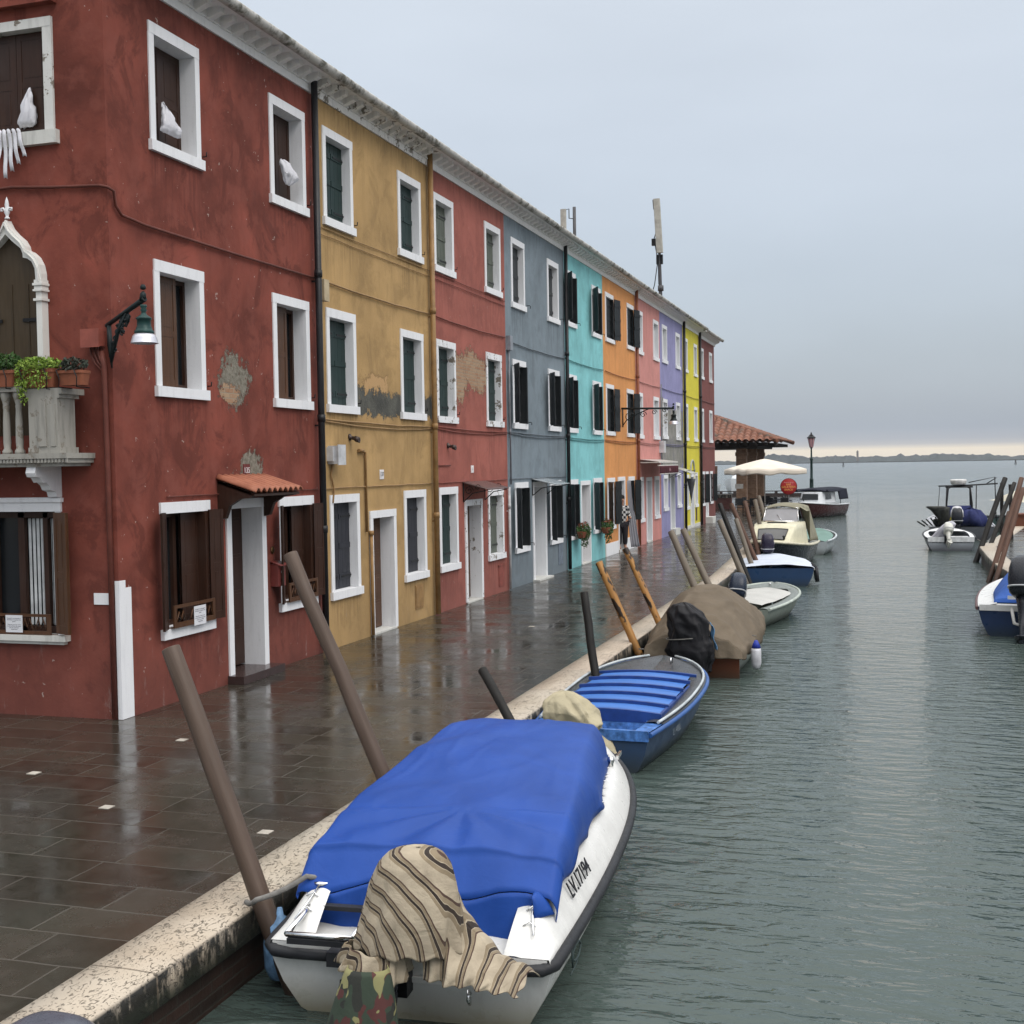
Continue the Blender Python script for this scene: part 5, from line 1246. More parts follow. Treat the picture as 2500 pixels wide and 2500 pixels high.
# transom top, swim platform and engine well
m = MB()
bS = bf1(0)
for (ya, yb) in ((.14, bS - .02), (-bS + .02, -.30)):
    m.box(-.0, .40, ya, yb, .385, .425)
m.box(.0, .40, -.30, .14, .25, .28); m.box(.50, .53, -bS + .15, bS - .15, .26, .60); m.box(.38, .52, -bS + .15, bS - .15, .385, .42)
m.box(.0, .40, .135, .15, .26, .42); m.box(.0, .40, -.315, -.295, .26, .42)
m.add([(.34, .195, .42), (.38, .195, .42), (.36, .195, .74), (.34, .18, .42), (.38, .18, .42), (.36, .18, .74)], [(0, 1, 2), (3, 5, 4), (0, 3, 4, 1), (1, 4, 5, 2), (2, 5, 3, 0)])
m.build('swim_platform', GEL, b1)
# rub rail with stern ends
for s in (1, -1):
    pts = [Vector((-.035, s * y_, .375)) for y_ in (.38, .52, .66)] + [Vector((-.02, s * .755, .378)), Vector((.05, s * .815, .385))] + [Vector((L1 * t, s * (bf1(t) + .014), gz1(t) - .012)) for t in [.03 + i / 32 * .97 for i in range(33)]]
    m = MB(); m.tube(pts, [.030] * 3 + [.034, .034] + [.034] * 33, 10); m.box(-.085, -.0, s * .38 - .05, s * .38 + .05, .335, .415); m.build('rub_rail', BLKRUB, b1)
# bits: rowlock plates, shock cord hooks, eye bolts, cleats
for s in (1, -1):
    m = MB(); m.lathe([(0, .0), (.055, .0), (.055, .012), (0, .014)], (.40, s * (bf1(.08) - .19), coam(.085) + .004), 16); m.tube([(.37, s * (bf1(.08) - .19), coam(.08) + .012), (.24, s * (bf1(.05) - .16), coam(.05) + .02), (.10, s * (bf1(.02) - .12), coam(.02) + .03)], .007, 6)
    m.build('cover_clip', CHROME, b1)
    for xx in (.27, .17): m = MB(); m.tube([(xx, s * (bf1(.05) - .20), coam(xx / L1) + .01), (xx + .02, s * (bf1(.05) - .17), coam(xx / L1) + .03), (xx, s * (bf1(.05) - .13), coam(xx / L1) + .01)], .005, 5); m.build('cord_hook', CHROME, b1)
    m = MB(); m.tube([(-.01, s * .36, .22), (-.05, s * .36, .25), (-.06, s * .36, .20), (-.03, s * .36, .17), (-.01, s * .36, .2)], .010, 6); m.build('eye_bolt', CHROME, b1)
    m = MB(); m.box(3.3, 3.48, s * (bf1(.71) - .10) - .01, s * (bf1(.71) - .10) + .01, coam(.72) + .0, coam(.72) + .03); m.build('cleat', CHROME, b1)
m = MB()
m.lathe([(0, 0), (.02, 0), (.02, .02), (.03, .05), (.02, .075), (0, .08)], (3.1, -(bf1(.66) - .16), coam(.66)), 10)
m.build('navigation_light', CHROME, b1)
# folded boarding ladder on the port platform
m = MB()
for yy in (.28, .66):
    m.tube([(-.08, yy, .50), (.36, yy - .02, .56)], .017, 8); m.tube([(-.02, yy, .44), (.34, yy - .02, .49)], .013, 8)
m.tube([(-.08, .28, .50), (-.08, .66, .50)], .017, 8); m.tube([(.10, .10, .46), (.10, .18, .47), (-.02, .18, .46), (-.02, .10, .46)], .009, 6)
lad = m.build('boarding_ladder', CHROME, b1)
m = MB(); m.box(.22, .27, .30, .64, .53, .555); m.build('ladder_tread', BLKRUB, lad); m = MB(); m.box(-.105, -.06, .29, .65, .455, .485); m.build('ladder_tread', BLKRUB, lad)
# cover
def tarp1(u, v):
    # u 0..1 stern to bow, v 0..1 port edge to starboard edge
    x = .33 + 2.99 * u; t = x / L1
    w = 2 * v - 1; aw = abs(w)
    base = coam(t) + .015
    top = [(.0, .74), (.05, .82), (.30, .94), (.62, 1.03), (.86, 1.06), (.94, 1.04), (1.0, .80)]
    for (a, za), (b_, zb_) in zip(top, top[1:]):
        if u <= b_: zt = za + (zb_ - za) * (u - a) / (b_ - a); break
    be = bf1(t) - (.06 + .06 * min(1, max(0, u / .35)) if u < .55 else .12 + .06 * min(1, (u - .55) / .2))
    wt = [(.0, .735), (.30, .70), (.62, .60), (.93, .54), (1.0, .50)]
    for (a, za), (b_, zb_) in zip(wt, wt[1:]):
        if u <= b_: w_t = za + (zb_ - za) * (u - a) / (b_ - a); break
    flap = .05 * mn.noise(Vector((x * 2.7, w * 3, 1))) if aw > .99 else 0
    if aw < .80:
        f = aw / .80; y = f * w_t; z = zt - .035 * f ** 2
    else:
        f = (aw - .80) / .20; y = w_t + (be + flap - w_t) * f ** .8 + .02 * sin(f * pi); z = zt - .035 - (zt - .035 - base) * (f ** 1.15)
        z += .015 * sin(x * 9 + w * 4) * f
    if u < .06:
        f = 1 - u / .06; x += .03 * (1 - f); z -= f * .10 * (1 + .4 * sin(w * 7)); z = max(z, .50 if aw < .8 else z - .02 * f)
    # creases: rays from the support peak, sag between supports, soft random
    px, py = 1.05, .05; dx, dy = x - px, w * w_t - py; r = sqrt(dx * dx + dy * dy) + .02; a = atan2(dy, dx)
    z += .020 * math.exp(-r * 1.4) + .012 * math.exp(-((x - 2.35 - .5 * (w + .5)) * 7) ** 2) * (w < .1) * min(1, (.1 - w) * 4)
    z += (.013 * sin(a * 11 + 2 + r) * math.exp(-(r - .45) ** 2 * 7) if dx < 0 else 0)
    z += .010 * sin((x * .8 - w * .9) * 9) * math.exp(-((x - 2.7) ** 2 + (w + .45) ** 2) * 2.0)
    q = Vector((x, w * 1.0, 2)); z += .006 * mn.fractal(q * 1.3, 1, 2, 3) * (1 - .4 * aw)
    rd = 1 - 2 * abs(mn.noise(Vector((x * 1.1 + w * 1.3, w * 2.6 - x * .8, 5)))); z += .006 * max(0, rd - .55) * 2
    rd = 1 - 2 * abs(mn.noise(Vector((x * 2.6 - w * 1.9, w * 3.4 + x * 1.2, 8)))); z += .005 * max(0, rd - .5) * 2 * aw
    z -= .022 * sin(pi * min(1, max(0, (u - .1) / .45))) * cos(w * 2.2)
    return Vector((x, -w / aw * y if aw else 0, z))
m = MB(); m.grid(tarp1, 110, 90)
# hanging stern skirt
m.grid(lambda u, v: (lambda P: Vector((P.x - .015 - .055 * u + .020 * sin(v * 34) * u + .014 * sin(v * 13 + 1) * u, P.y * (1 - .02 * u), P.z - u * (.30 + .05 * sin(v * 9 + 2) + .03 * sin(v * 23)))))(tarp1(0, .12 + .76 * v)), 10, 90)
# loose corner flaps on the starboard side
for (xx, l_, wd_) in ((.42, .10, .34), (1.15, .06, .5)):
    yb = -(bf1(xx / L1) - .18); zb_ = coam(xx / L1) + .04
    m.grid(lambda u, v: Vector((xx + wd_ * (v - .5) * (1 - .25 * u) - .05 * u, yb - l_ * u * (1 - abs(2 * v - 1) ** 4 * .8) * (.8 + .3 * sin(v * 5)), zb_ + .010 * sin(v * 9) - l_ * 1.1 * u * u)), 6, 14)
o = m.build('blue_cover', TARPB, b1); sf = o.modifiers.new('thickness', 'SOLIDIFY'); sf.thickness = .006; sf.offset = 1
cov = o
for k in range(9):
    q_ = tarp1(.60 + .37 * k / 8, .995); m = MB(); m.lathe([(0, 0), (.011, 0), (.008, .008), (0, .009)], q_ + Vector((0, -.012, .004)), 8); m.build('snap_button', INW_ if False else simple('snap_white', (.6, .6, .6), .4), cov)
for k, (ua, vv) in enumerate(((.12, .10),)):
    q_ = tarp1(ua, vv); s_ = -1 if vv > .5 else 1
    m = MB(); m.tube([q_ + Vector((0, 0, .004)), q_ + Vector((.02, s_ * .10, -.16)), Vector((q_.x + .05, s_ * (bf1(q_.x / L1) + .02), gz1(q_.x / L1) + .03))], .004, 5); m.build('tie_cord', simple('cover_cord', (.30, .30, .28), .8), cov)
# registration number on the starboard side
INKB = simple('black_lettering', (.015, .015, .018), .5)
text_mesh('registration', 'LV.17194', .135, INKB, b1, (.93, -(bf1(.2) - .058), gz1(.2) + .155), (1, -.05, .0), (0.0, .45, .89), .003)
# round club emblem low on the hull: a curled letter with a dark loop
m = MB(); 
def hp(a, b): t_ = (a) / L1; return Vector((a, -(bf1(t_) * .975 + .012), b))
m.tube([hp(.62 + .10 * cos(k * .5), .24 + .045 * sin(k * .5)) for k in range(14)], .007, 5); m.tube([hp(.52, .18), hp(.50, .30), hp(.56, .31)], .006, 5); m.tube([hp(.46, .16), hp(.60, .17), hp(.70, .21)], .005, 5); m.build('emblem', simple('emblem_dark_teal', (.04, .06, .06), .5), b1)
outboard(b1, -.02, .06, .40, .9, mat=OB, cowl=False)
# blue fender against the quay
f = MB(); f.rings([(0, 0, -.30, .02, .02), (0, 0, -.27, .09, .09), (0, 0, -.18, .13, .13), (0, 0, .0, .135, .135), (0, 0, .16, .11, .11), (0, 0, .22, .03, .03), (0, 0, .28, .02, .02)], 16)
o = f.build('fender', simple('pale_blue_fender', (.12, .22, .36), .5, scale=14, var=.4)); o.location = (-3.49, 6.42, -.20); o.scale = (.75, .75, .75); tag(o, 'pale blue fender squeezed between the white boat and the quay', 'fender')

# striped cloth over the engine, camouflage cloth below it
t = NT('striped_cloth'); P = t.pos(True); x, y, z = t.sep(P)
# stripes ring round the gathered corner, so distance from it drives the pattern
wob = t.math('MULTIPLY', t.math('SUBTRACT', t.noise(P, 7, 2), .5), .014)
zz = t.math('MAXIMUM', t.math('ADD', z, .03), 0.0); yq = t.math('MULTIPLY', y, .35); d = t.math('SQRT', t.math('ADD', t.math('MULTIPLY', yq, yq), t.math('ADD', t.math('MULTIPLY', x, x), t.math('MULTIPLY', zz, zz))))
fr = t.math('FRACT', t.math('MULTIPLY', t.math('ADD', d, wob), 11.0))
ramp = t.n('ShaderNodeValToRGB'); ramp.color_ramp.interpolation = 'CONSTANT'; t.l(fr, ramp.inputs[0])
bg_, dk, br, lt = (.235, .185, .12), (.016, .010, .008), (.060, .032, .024), (.40, .34, .25)
stops = [(0, bg_), (.13, lt), (.15, dk), (.27, lt), (.29, bg_), (.42, br), (.49, lt), (.505, br), (.57, bg_), (.585, br), (.65, lt), (.665, br), (.75, bg_), (.77, dk), (.79, lt), (.82, br), (.90, lt), (.915, bg_)]
for i, (p_, c_) in enumerate(stops):
    e = ramp.color_ramp.elements[i] if i < 2 else ramp.color_ramp.elements.new(.5)
    e.position = p_; e.color = (*c_, 1)
n = t.noise(P, 7, 5, .6, .8)
STR = t.set(color=t.mix(t.rng(n, .3, .7, 0, .4), ramp.outputs[0], (.05, .035, .022)), rough=.9, normal=t.bump(t.math('ADD', n, t.math('MULTIPLY', t.noise(P, 22, 3), .4)), .8, .014))
# built in its own frame: x aft, y starboard(right in view), z up, origin at the gathered corner
sc = thing('engine_cloth', (-2.66, 5.80, .10), 'brown and cream striped cloth draped over the engine of the nearest boat', 'cloth', rz=0)
def cloth(u, v):
    # u around (0..1), v down (0 apex .. 1 hem)
    a = 2 * pi * u
    R = [(0, .015), (.015, .065), (.05, .11), (.12, .15), (.26, .195), (.5, .24), (.75, .275), (.9, .285), (1.0, .29)]
    for (p0, r0_), (p1, r1_) in zip(R, R[1:]):
        if v <= p1: r_ = r0_ + (r1_ - r0_) * (v - p0) / (p1 - p0); break
    z = .53 - .50 * v ** 1.3
    cx_ = .285 - .045 * v; cy_ = .06 - .04 * v
    fold = 1 + (.015 + .035 * v ** 2) * sin(a * 8 + v * 3 + sin(a * 2)) + .015 * v * v * sin(a * 15 + 1 - v * 3) + .10 * mn.noise(Vector((cos(a) * 1.6, sin(a) * 1.6, v * 2.2))) + .05 * v * mn.noise(Vector((cos(a) * 5, sin(a) * 5, v * 2)))
    return Vector((cx_ + r_ * fold * cos(a), cy_ + r_ * .72 * fold * sin(a), z + .012 * sin(a * 13) * v))
m = MB(); m.grid(cloth, 120, 60)
# trailing part running down to the starboard quarter; y grows to the right
def tail(u, v):
    # u along to the right 0..1, v down 0..1
    x = .36 + .51 * u
    ridge = .40 * (1 - u) ** 2.0 - .035 - .05 * u + .03 * math.exp(-((u - .9) * 9) ** 2)
    hem = -.085 - .03 * u
    z = ridge + (hem - ridge) * v
    y = .10 - .24 * v * (1 - .1 * u) - .04 * sin(v * pi)
    fold = .016 * sin(u * 36 + v * 1.5) * (.35 + v) + .010 * sin(u * 17 + 1 - v * 2) + .030 * mn.noise(Vector((u * 5, v * 2, 3)))
    return Vector((x + .012 * sin(v * 8 + u * 5), y + fold, z + .008 * sin(u * 30) * (1 - v)))
m.grid(tail, 90, 40); m.grid(lambda u, v: tail(u, 0) + Vector((.02 * v, .16 * v, -.06 * v * v - .02 * v)), 90, 6)
# gathered collar
def collar(u, v):
    a = 2 * pi * u; r_ = .165 + .055 * v + .012 * sin(a * 9 + v * 3 + sin(a * 3)) * (1 + v)
    return Vector((.085 + r_ * .85 * cos(a), -.085 + r_ * sin(a) * .85, .06 - .13 * v - .03 * cos(a) * v + .02 * sin(a * 2)))
m.grid(collar, 100, 8)
# turn: mesh y was 'to the left of view' for cloth(), swap so that x -> world right, y -> world ahead
o = m.build('striped_cloth', STR, sc); sf = o.modifiers.new('thickness', 'SOLIDIFY'); sf.thickness = .005
tt = NT('camouflage_cloth'); P = tt.pos(True); n1 = tt.noise(tt.mapping(P, (1, 1, .7)), 8.5, 2, .4, .6); n2 = tt.noise(tt.mapping(P, (1, 1, .7), (4, 4, 4)), 9.0, 2, .4, .6); n3 = tt.noise(tt.mapping(P, (1, 1, .8), (9, 1, 4)), 9.5, 2, .4, .5)
c = tt.mix(tt.rng(n1, .50, .51), (.030, .045, .030), (.075, .024, .022)); c = tt.mix(tt.rng(n2, .56, .57), c, (.020, .022, .018)); c = tt.mix(tt.rng(n3, .57, .58), c, (.21, .20, .09))
CAM = tt.set(color=c, rough=.9, normal=tt.bump(tt.noise(P, 9, 4), .6, .012))
ca = MB()
def camo(u, v):
    a = 2 * pi * u; r_ = .105 + .125 * v ** .7; f = 1 + .10 * sin(a * 7 + v) * v + .05 * sin(a * 3 + 2)
    return Vector((.095 - .06 * v + r_ * f * cos(a), -.085 - .05 * v + r_ * .75 * f * sin(a), -.0 - .62 * v))
ca.grid(camo, 60, 24); o = ca.build('camouflage_cloth', CAM); o.location = (-2.64, 5.66, .10); sf = o.modifiers.new('thickness', 'SOLIDIFY'); sf.thickness = .005
tag(o, 'camouflage cloth wrapped round the lower engine leg of the nearest boat', 'cloth')

# ---------------- boat 2: blue wooden boat with a slatted hatch
BLUE = paint('worn_blue_boat_paint', (.024, .085, .27), .35, .55, (.03, .035, .03)); BLUEH = wood_paint('blue_hatch_boards', (.055, .16, .46), .38, .2, axis='y'); BLUED = simple('dark_blue_batten', (.018, .05, .20), .4)
GREYDK = simple('dark_grey_deck_paint', (.045, .048, .052), .32, var=.3, scale=9, bump=.001)
BLUEG = paint('blue_grey_topside', (.028, .055, .11), .4, .6, (.03, .035, .03))
b2 = thing('wooden_boat', (-2.93, 11.80, WZ), 'blue wooden boat with a slatted blue hatch and a beige engine cover', 'boat', 'boats moored along the left quay', rz=radians(89))
L2 = 3.75; bf2 = beamf(L2, .60, .76, .50, 3.0)
gz2, gun2 = hull(b2, L2, bf2, .40, .56, BLUEG, rake=.35, rail=.026, railmat=BLUE, railz=-.02)
deck_band(b2, L2, bf2, gz2, .20, GREYDK, bow=.72, t0=.12)
m = MB(); m.grid(lambda u, v: Vector((.0 + .62 * u, (2 * v - 1) * (bf2(.16 * u) - .01), gz2(0) + .004 - .16 * (1 if .2 < u < .95 and abs(2 * v - 1) < .7 else 0))), 20, 30, sm=False); m.box(-.02, .03, -.60, .60, .32, .425); m.build('stern_deck', simple('speckled_blue_deck', (.06, .16, .42), .35, var=.6, scale=16), b2)
m = MB(); 
for s in (1, -1): m.tube([Vector((L2 * t, s * (bf2(t) - .03), gz2(t) + .035)) for t in [.1 + .88 * i / 24 for i in range(25)]], .016, 6)
m.build('toe_rail', simple('pale_rail', (.40, .44, .46), .4), b2)
ha = MB(); x0 = .60; n = 5; dx = (2.72 - .60) / n
for k in range(n):
    xa, xb = x0 + k * dx, x0 + (k + 1) * dx; wa, wb = .585 - .01 * abs(k - 1), .585 - .008 * abs(k - 2)
    ha.grid(lambda u, v: Vector((xa + .01 + (xb - xa - .01) * u, (2 * v - 1) * (wa - .03 * (k == 4) * u), .455 + .012 * k - .03 * u * 0 + .035 * (1 - (2 * v - 1) ** 2) + .012 * (1 - u) * 0)), 3, 10)
h_ = ha.build('hatch_boards', BLUEH, b2)
m = MB()
for k in range(n + 1):
    xx = x0 + k * dx; m.grid(lambda u, v: Vector((xx - .02 + .045 * u, (2 * v - 1) * .605, .455 + .012 * min(k, 4) + .022 + .035 * (1 - (2 * v - 1) ** 2))), 1, 10); m.grid(lambda u, v: Vector((xx - .02, (2 * v - 1) * .605, .38 + (.097 + .012 * min(k, 4) + .035 * (1 - (2 * v - 1) ** 2)) * u if k == 0 else .44 + .012 * min(k, 4) + (.037 + .035 * (1 - (2 * v - 1) ** 2)) * u)), 1, 10)
for s in (1, -1): m.box(x0, x0 + n * dx, s * .59 - .015, s * .59 + .015, .36, .47); 
m.box(x0 + n * dx - .02, x0 + n * dx + .01, -.56, .56, .38, .50)
m.build('hatch_batten', BLUED, b2)
m = MB(); m.tube([(3.2, -.2, .56), (3.2, -.2, .63), (3.28, -.2, .63), (3.28, -.2, .56)], .012, 6); m.build('cleat', CHROME, b2)
text_mesh('registration', 'LV 4088', .10, simple('faded_number', (.16, .19, .22), .6), b2, (.95, -(bf2(.25) * .955 + .018), .25), (1, -.05, 0), (0, .05, 1), .001)
outboard(b2, -.0, .12, .42, .8, mat=simple('outboard_grey', (.25, .26, .27), .4), cowl=False)
BEIGE = fabric('beige_engine_cover', (.36, .32, .22), .03, 3.5, .8, .12)
def cover(name, parent, loc, rings, mat, seed=0, fold=.06, ex=.8, label=None, nfold=7, rot=0):
    """draped fabric hood: ring profile interpolated finely, creased with ridged noise and hanging pleats"""
    m = MB(); N = 44; n = 72; vs = []; cum = [0]
    for a, b in zip(rings, rings[1:]): cum.append(cum[-1] + abs(b[2] - a[2]) + .4 * abs(b[3] - a[3]))
    for i in range(N + 1):
        d = cum[-1] * i / N; k = max(q for q in range(len(rings) - 1) if cum[q] <= d + 1e-9); f = (d - cum[k]) / max(1e-6, cum[k + 1] - cum[k]); f2 = f * f * (3 - 2 * f) * .5 + f * .5
        cx_, cy_, cz_, rx, ry = [p + (q - p) * f2 for p, q in zip(rings[k], rings[k + 1])]
        dn = 1 - i / N
        for j in range(n):
            t = 2 * pi * j / n; c, s_ = cos(t), sin(t)
            rid = 1 - abs(mn.noise(Vector((c * 1.7 + seed, s_ * 1.7, cz_ * 3.5)))) * 2.2
            rid2 = 1 - abs(mn.noise(Vector((c * 4 + seed * 2 + cz_ * 3, s_ * 4, cz_ * 5)))) * 2.2
            k_ = 1 + fold * (1.3 * (rid - .6) + .6 * (rid2 - .6)) + fold * .9 * dn ** 2 * sin(nfold * t + 2 * sin(t * 2 + seed)) + fold * 1.2 * mn.noise(Vector((c + seed, s_, cz_ * 2 + 9)))
            vs.append((cx_ + rx * k_ * math.copysign(abs(c) ** ex, c), cy_ + ry * k_ * math.copysign(abs(s_) ** ex, s_), cz_ + .02 * mn.noise(Vector((c * 2 + seed, s_ * 2, 4))) * (1 + 2 * dn * dn)))
    m.add(vs, [(i * n + j, i * n + (j + 1) % n, (i + 1) * n + (j + 1) % n, (i + 1) * n + j) for i in range(N) for j in range(n)] + [tuple(N * n + j for j in range(n))], 0, True)
    o = m.build(name, mat, parent); o.location = loc; o.rotation_euler = (0, 0, rot); return o
o = cover('engine_cover', None, (-3.10, 11.82, -.08), [(.16, -.10, -.16, .24, .12), (.10, -.05, -.06, .27, .18), (.03, 0, .03, .25, .20), (.01, .0, .12, .29, .24), (-.02, .02, .23, .27, .26), (-.07, .03, .33, .20, .22), (-.09, .03, .385, .11, .13), (-.09, .03, .40, .02, .03)], BEIGE, 2, .17)
tag(o, 'beige fabric cover tied over the engine of the blue slatted boat', 'engine cover')

# ---------------- boat 3: brown tarpaulin boat
VARN = paint('varnished_mahogany', (.15, .042, .016), .3, .5, (.035, .03, .02)); GREENW = paint('pale_green_topside', (.30, .33, .30), .4, .5, (.04, .045, .03))
TARPN = fabric('brown_canvas', (.125, .100, .072), .03, 2.2, .8, .14)
b3 = thing('covered_boat', (-2.76, 17.35, WZ), 'boat under a brown canvas cover with a varnished wooden transom', 'boat', 'boats moored along the left quay', rz=radians(91.5))
L3 = 4.3; bf3 = beamf(L3, .66, .78, .45, 2.3)
gz3, gun3 = hull(b3, L3, bf3, .36, .60, GREENW, rake=.3, rail=.02, railmat=simple('pale_trim', (.4, .38, .33), .5))
m = MB(); m.box(-.03, .0, -.64, .64, -.02, .33); m.box(-.04, .01, -.66, .66, .30, .36); m.build('transom', VARN, b3)
def tarp3(u, v):
    x = -.10 + 4.0 * u; t = max(0, min(1, x / L3)); w = 2 * v - 1; aw = abs(w)
    top = [(0, .62), (.10, .82), (.28, 1.02), (.42, 1.12), (.56, 1.08), (.75, .88), (1.0, .60)]
    for (a, za), (b_, zb_) in zip(top, top[1:]):
        if u <= b_: zt = za + (zb_ - za) * (u - a) / (b_ - a); break
    be = bf3(t) + .045; hem = gz3(t) - .10 - .03 * sin(x * 5)
    f = aw; y = be * (1 - (1 - f) ** 1.35) if f < 1 else be
    y = be * min(1, f * 1.12) if f < .89 else be
    z = zt - (zt - gz3(t) - .02) * min(1, f * 1.12) ** 2.3 if f < .89 else gz3(t) + .02 - (gz3(t) + .02 - hem) * (f - .89) / .11
    z += .016 * sin(x * 7.5 + w * 2) * aw * (1 - .3 * aw) + .020 * mn.fractal(Vector((x * 1.6, w * 2, 7)), 1, 2, 3) + .085 * max(0, .45 - abs(mn.noise(Vector((x * 1.5 + w, w * 1.8 - x * .4, 3)))) * 2) + .05 * max(0, .4 - abs(mn.noise(Vector((x * 3.2, w * 3.6 + x, 6)))) * 2) * (.2 + aw)
    y += .012 * sin(x * 16) * (aw > .85)
    return Vector((x, y * (1 if w > 0 else -1), z))
m = MB(); m.grid(tarp3, 90, 70)
m.grid(lambda u, v: (lambda P: Vector((P.x - .02 - .06 * u + .014 * sin(v * 40) * u, P.y * (1 + .01 * u), P.z - (P.z - .30) * u)))(tarp3(0, v)), 12, 70)
o = m.build('brown_cover', TARPN, b3); sf = o.modifiers.new('thickness', 'SOLIDIFY'); sf.thickness = .008
outboard(b3, -.02, .05, .36, .95, mat=OB, cowl=False)
BLKF = fabric('black_engine_cover', (.012, .012, .014), .012, 4, .5, .2)
o = cover('engine_cover', None, (-2.78, 17.05, -.05), [(.10, 0, -.26, .20, .15), (.05, 0, -.12, .29, .20), (.03, 0, .04, .33, .23), (.02, 0, .18, .29, .21), (.01, 0, .26, .29, .22), (-.02, .03, .42, .30, .24), (-.05, .04, .56, .25, .22), (-.08, .04, .66, .14, .14), (-.08, .04, .69, .03, .03)], BLKF, 4, .15, nfold=5)
tag(o, 'black cover tied with cord over the engine of the brown tarpaulin boat', 'engine cover')
m = MB(); m.tube([(.30 * cos(a) - .02, .22 * sin(a), .21 + .03 * cos(a)) for a in [2 * pi * k / 24 for k in range(25)]], .008, 5); m.build('cord', ROPE, o)
m = MB(); m.rings([(0, 0, -.24, .02, .02), (0, 0, -.21, .055, .055), (0, 0, -.15, .072, .072), (0, 0, .03, .072, .072), (0, 0, .07, .065, .065)], 16, 0); m.rings([(0, 0, .07, .067, .067), (0, 0, .13, .045, .045), (0, 0, .18, .02, .02)], 16, 1)
o = m.build('fender', [simple('fender_white', (.52, .52, .55), .45, var=.3, scale=9), simple('fender_blue', (.02, .04, .30), .45)]); o.location = (-1.93, 17.75, -.14); tag(o, 'white and blue fender hanging beside the brown tarpaulin boat', 'fender')
rope([(-1.99, 17.8, .1), (-1.93, 17.75, .1)], 'short cord holding the white and blue fender', .008)

# ---------------- boat 4: grey-green boat with a flat pale cover
GG = paint('grey_green_topside', (.20, .23, .20), .4, .5, (.04, .045, .03)); PALEC = fabric('pale_flat_cover', (.42, .42, .40), .006, 2, .6, .1); GDK = simple('grey_speckled_deck', (.16, .18, .17), .5, var=.3, scale=20)
b4 = thing('small_boat', (-2.84, 22.75, WZ), 'small grey-green boat with a flat pale cover and navy outboard', 'boat', 'boats moored along the left quay', rz=radians(84))
L4 = 3.55; bf4 = beamf(L4, .60, .76, .50, 2.4)
gz4, gun4 = hull(b4, L4, bf4, .34, .48, GG, rake=.35, rail=.03, railmat=simple('pale_green_rail', (.36, .40, .36), .5), railz=.0)
deck_band(b4, L4, bf4, gz4, .20, GDK, bow=.82)
m = MB(); m.grid(lambda u, v: Vector((.10 + 2.75 * u, (2 * v - 1) * (bf4((.1 + 2.75 * u) / L4) - .15) * (1 if u < .8 else sqrt(max(.02, 1 - ((u - .8) / .2) ** 2 * .7))), gz4(.3) + .06 + .05 * (1 - (2 * v - 1) ** 2) + .01 * mn.noise(Vector((u * 6, v * 5, 0))))), 40, 24); m.build('flat_cover', PALEC, b4)
m = MB(); m.lathe([(0, 0), (.03, 0), (.02, .03), (.035, .05), (0, .06)], (3.1, 0, gz4(.9) + .02), 10); m.build('bollard', CHROME, b4)
outboard(b4, .0, -.02, .46, 1.0, mat=OBN, tilt=-28, turn=.2)

# ---------------- boat 5: blue boat with white cover
b5 = thing('small_boat', (-2.75, 30.4, WZ), 'blue boat with a flat white cover lying across the quay', 'boat', 'boats moored along the left quay', rz=radians(99))
DBL = paint('deep_blue_topside', (.018, .048, .115), .3, .3, (.02, .03, .035)); WCOV = fabric('white_flat_cover', (.50, .54, .62), .006, 2, .5, .08)
L5 = 3.0; bf5 = beamf(L5, .84, .90, .4, 2.6)
gz5, gun5 = hull(b5, L5, bf5, .44, .52, DBL, rake=.3, rail=.02, railmat=simple('pale_trim', (.4, .38, .33), .5))
m = MB(); m.grid(lambda u, v: Vector((-.03 + 2.85 * u, (2 * v - 1) * (bf5(.95 * u) + .015), gz5(u) + .03 + .06 * (1 - (2 * v - 1) ** 2) + .015 * mn.noise(Vector((u * 5, v * 4, 0))) - .05 * max(0, abs(2 * v - 1) - .93) * 10)), 30, 30); m.build('flat_cover', WCOV, b5)
m = MB()
for (xx, yy) in ((.1, -.90), (.6, -.93)): m.tube([(xx, yy, .44), (xx, yy - .03, .10)], .05, 8); m.tube([(xx, yy + .1, .52), (xx, yy, .44)], .02, 5)
m.build('tyre_fender', BLKRUB, b5)
OBP = simple('outboard_black_violet', (.022, .018, .035), .25); outboard(b5, 2.9, .10, .62, 1.05, mat=OBP, tilt=0)

# ---------------- boat 6: cream cabin cruiser, bow to camera
CREAM = paint('cream_cabin', (.60, .57, .42), .35, .2, (.1, .1, .05)); NAVY = paint('navy_black_topside', (.010, .011, .018), .25, .2, (.02, .02, .02)); KHAKI = fabric('khaki_canopy', (.20, .19, .14), .01, 3, .8, .15); HAZEG = glassy('milky_window', (.16, .16, .17), .2)
b6 = thing('cabin_cruiser', (-3.12, 39.2, WZ), 'cream cabin cruiser with a dark hull and khaki canopy facing the camera', 'boat', 'boats moored along the left quay', rz=radians(-94))
L6 = 5.2; bf6 = beamf(L6, .80, .90, .45, 2.3)
gz6, gun6 = hull(b6, L6, bf6, .55, .85, NAVY, rake=.7, rail=.035, railmat=simple('cream_rail', (.5, .47, .36), .4), railz=.0)
deck_band(b6, L6, bf6, gz6, .2, CREAM, bow=.60, z1=.03)
def cabin(u, v):
    x = 1.9 + 2.35 * u; w = 2 * v - 1; aw = abs(w); W_ = .76 - .26 * u ** 2; zt = 1.25 - .05 * u if u < .55 else 1.22 - .62 * ((u - .55) / .45) ** 1.2
    z0 = gz6(x / L6); 
    if aw < .8: return Vector((x, w / .8 * W_ * .88, zt + .03 * (1 - (w / .8) ** 2)))
    f = (aw - .8) / .2; return Vector((x, (1 if w > 0 else -1) * (W_ * .88 + W_ * .12 * f), zt - (zt - z0) * f))
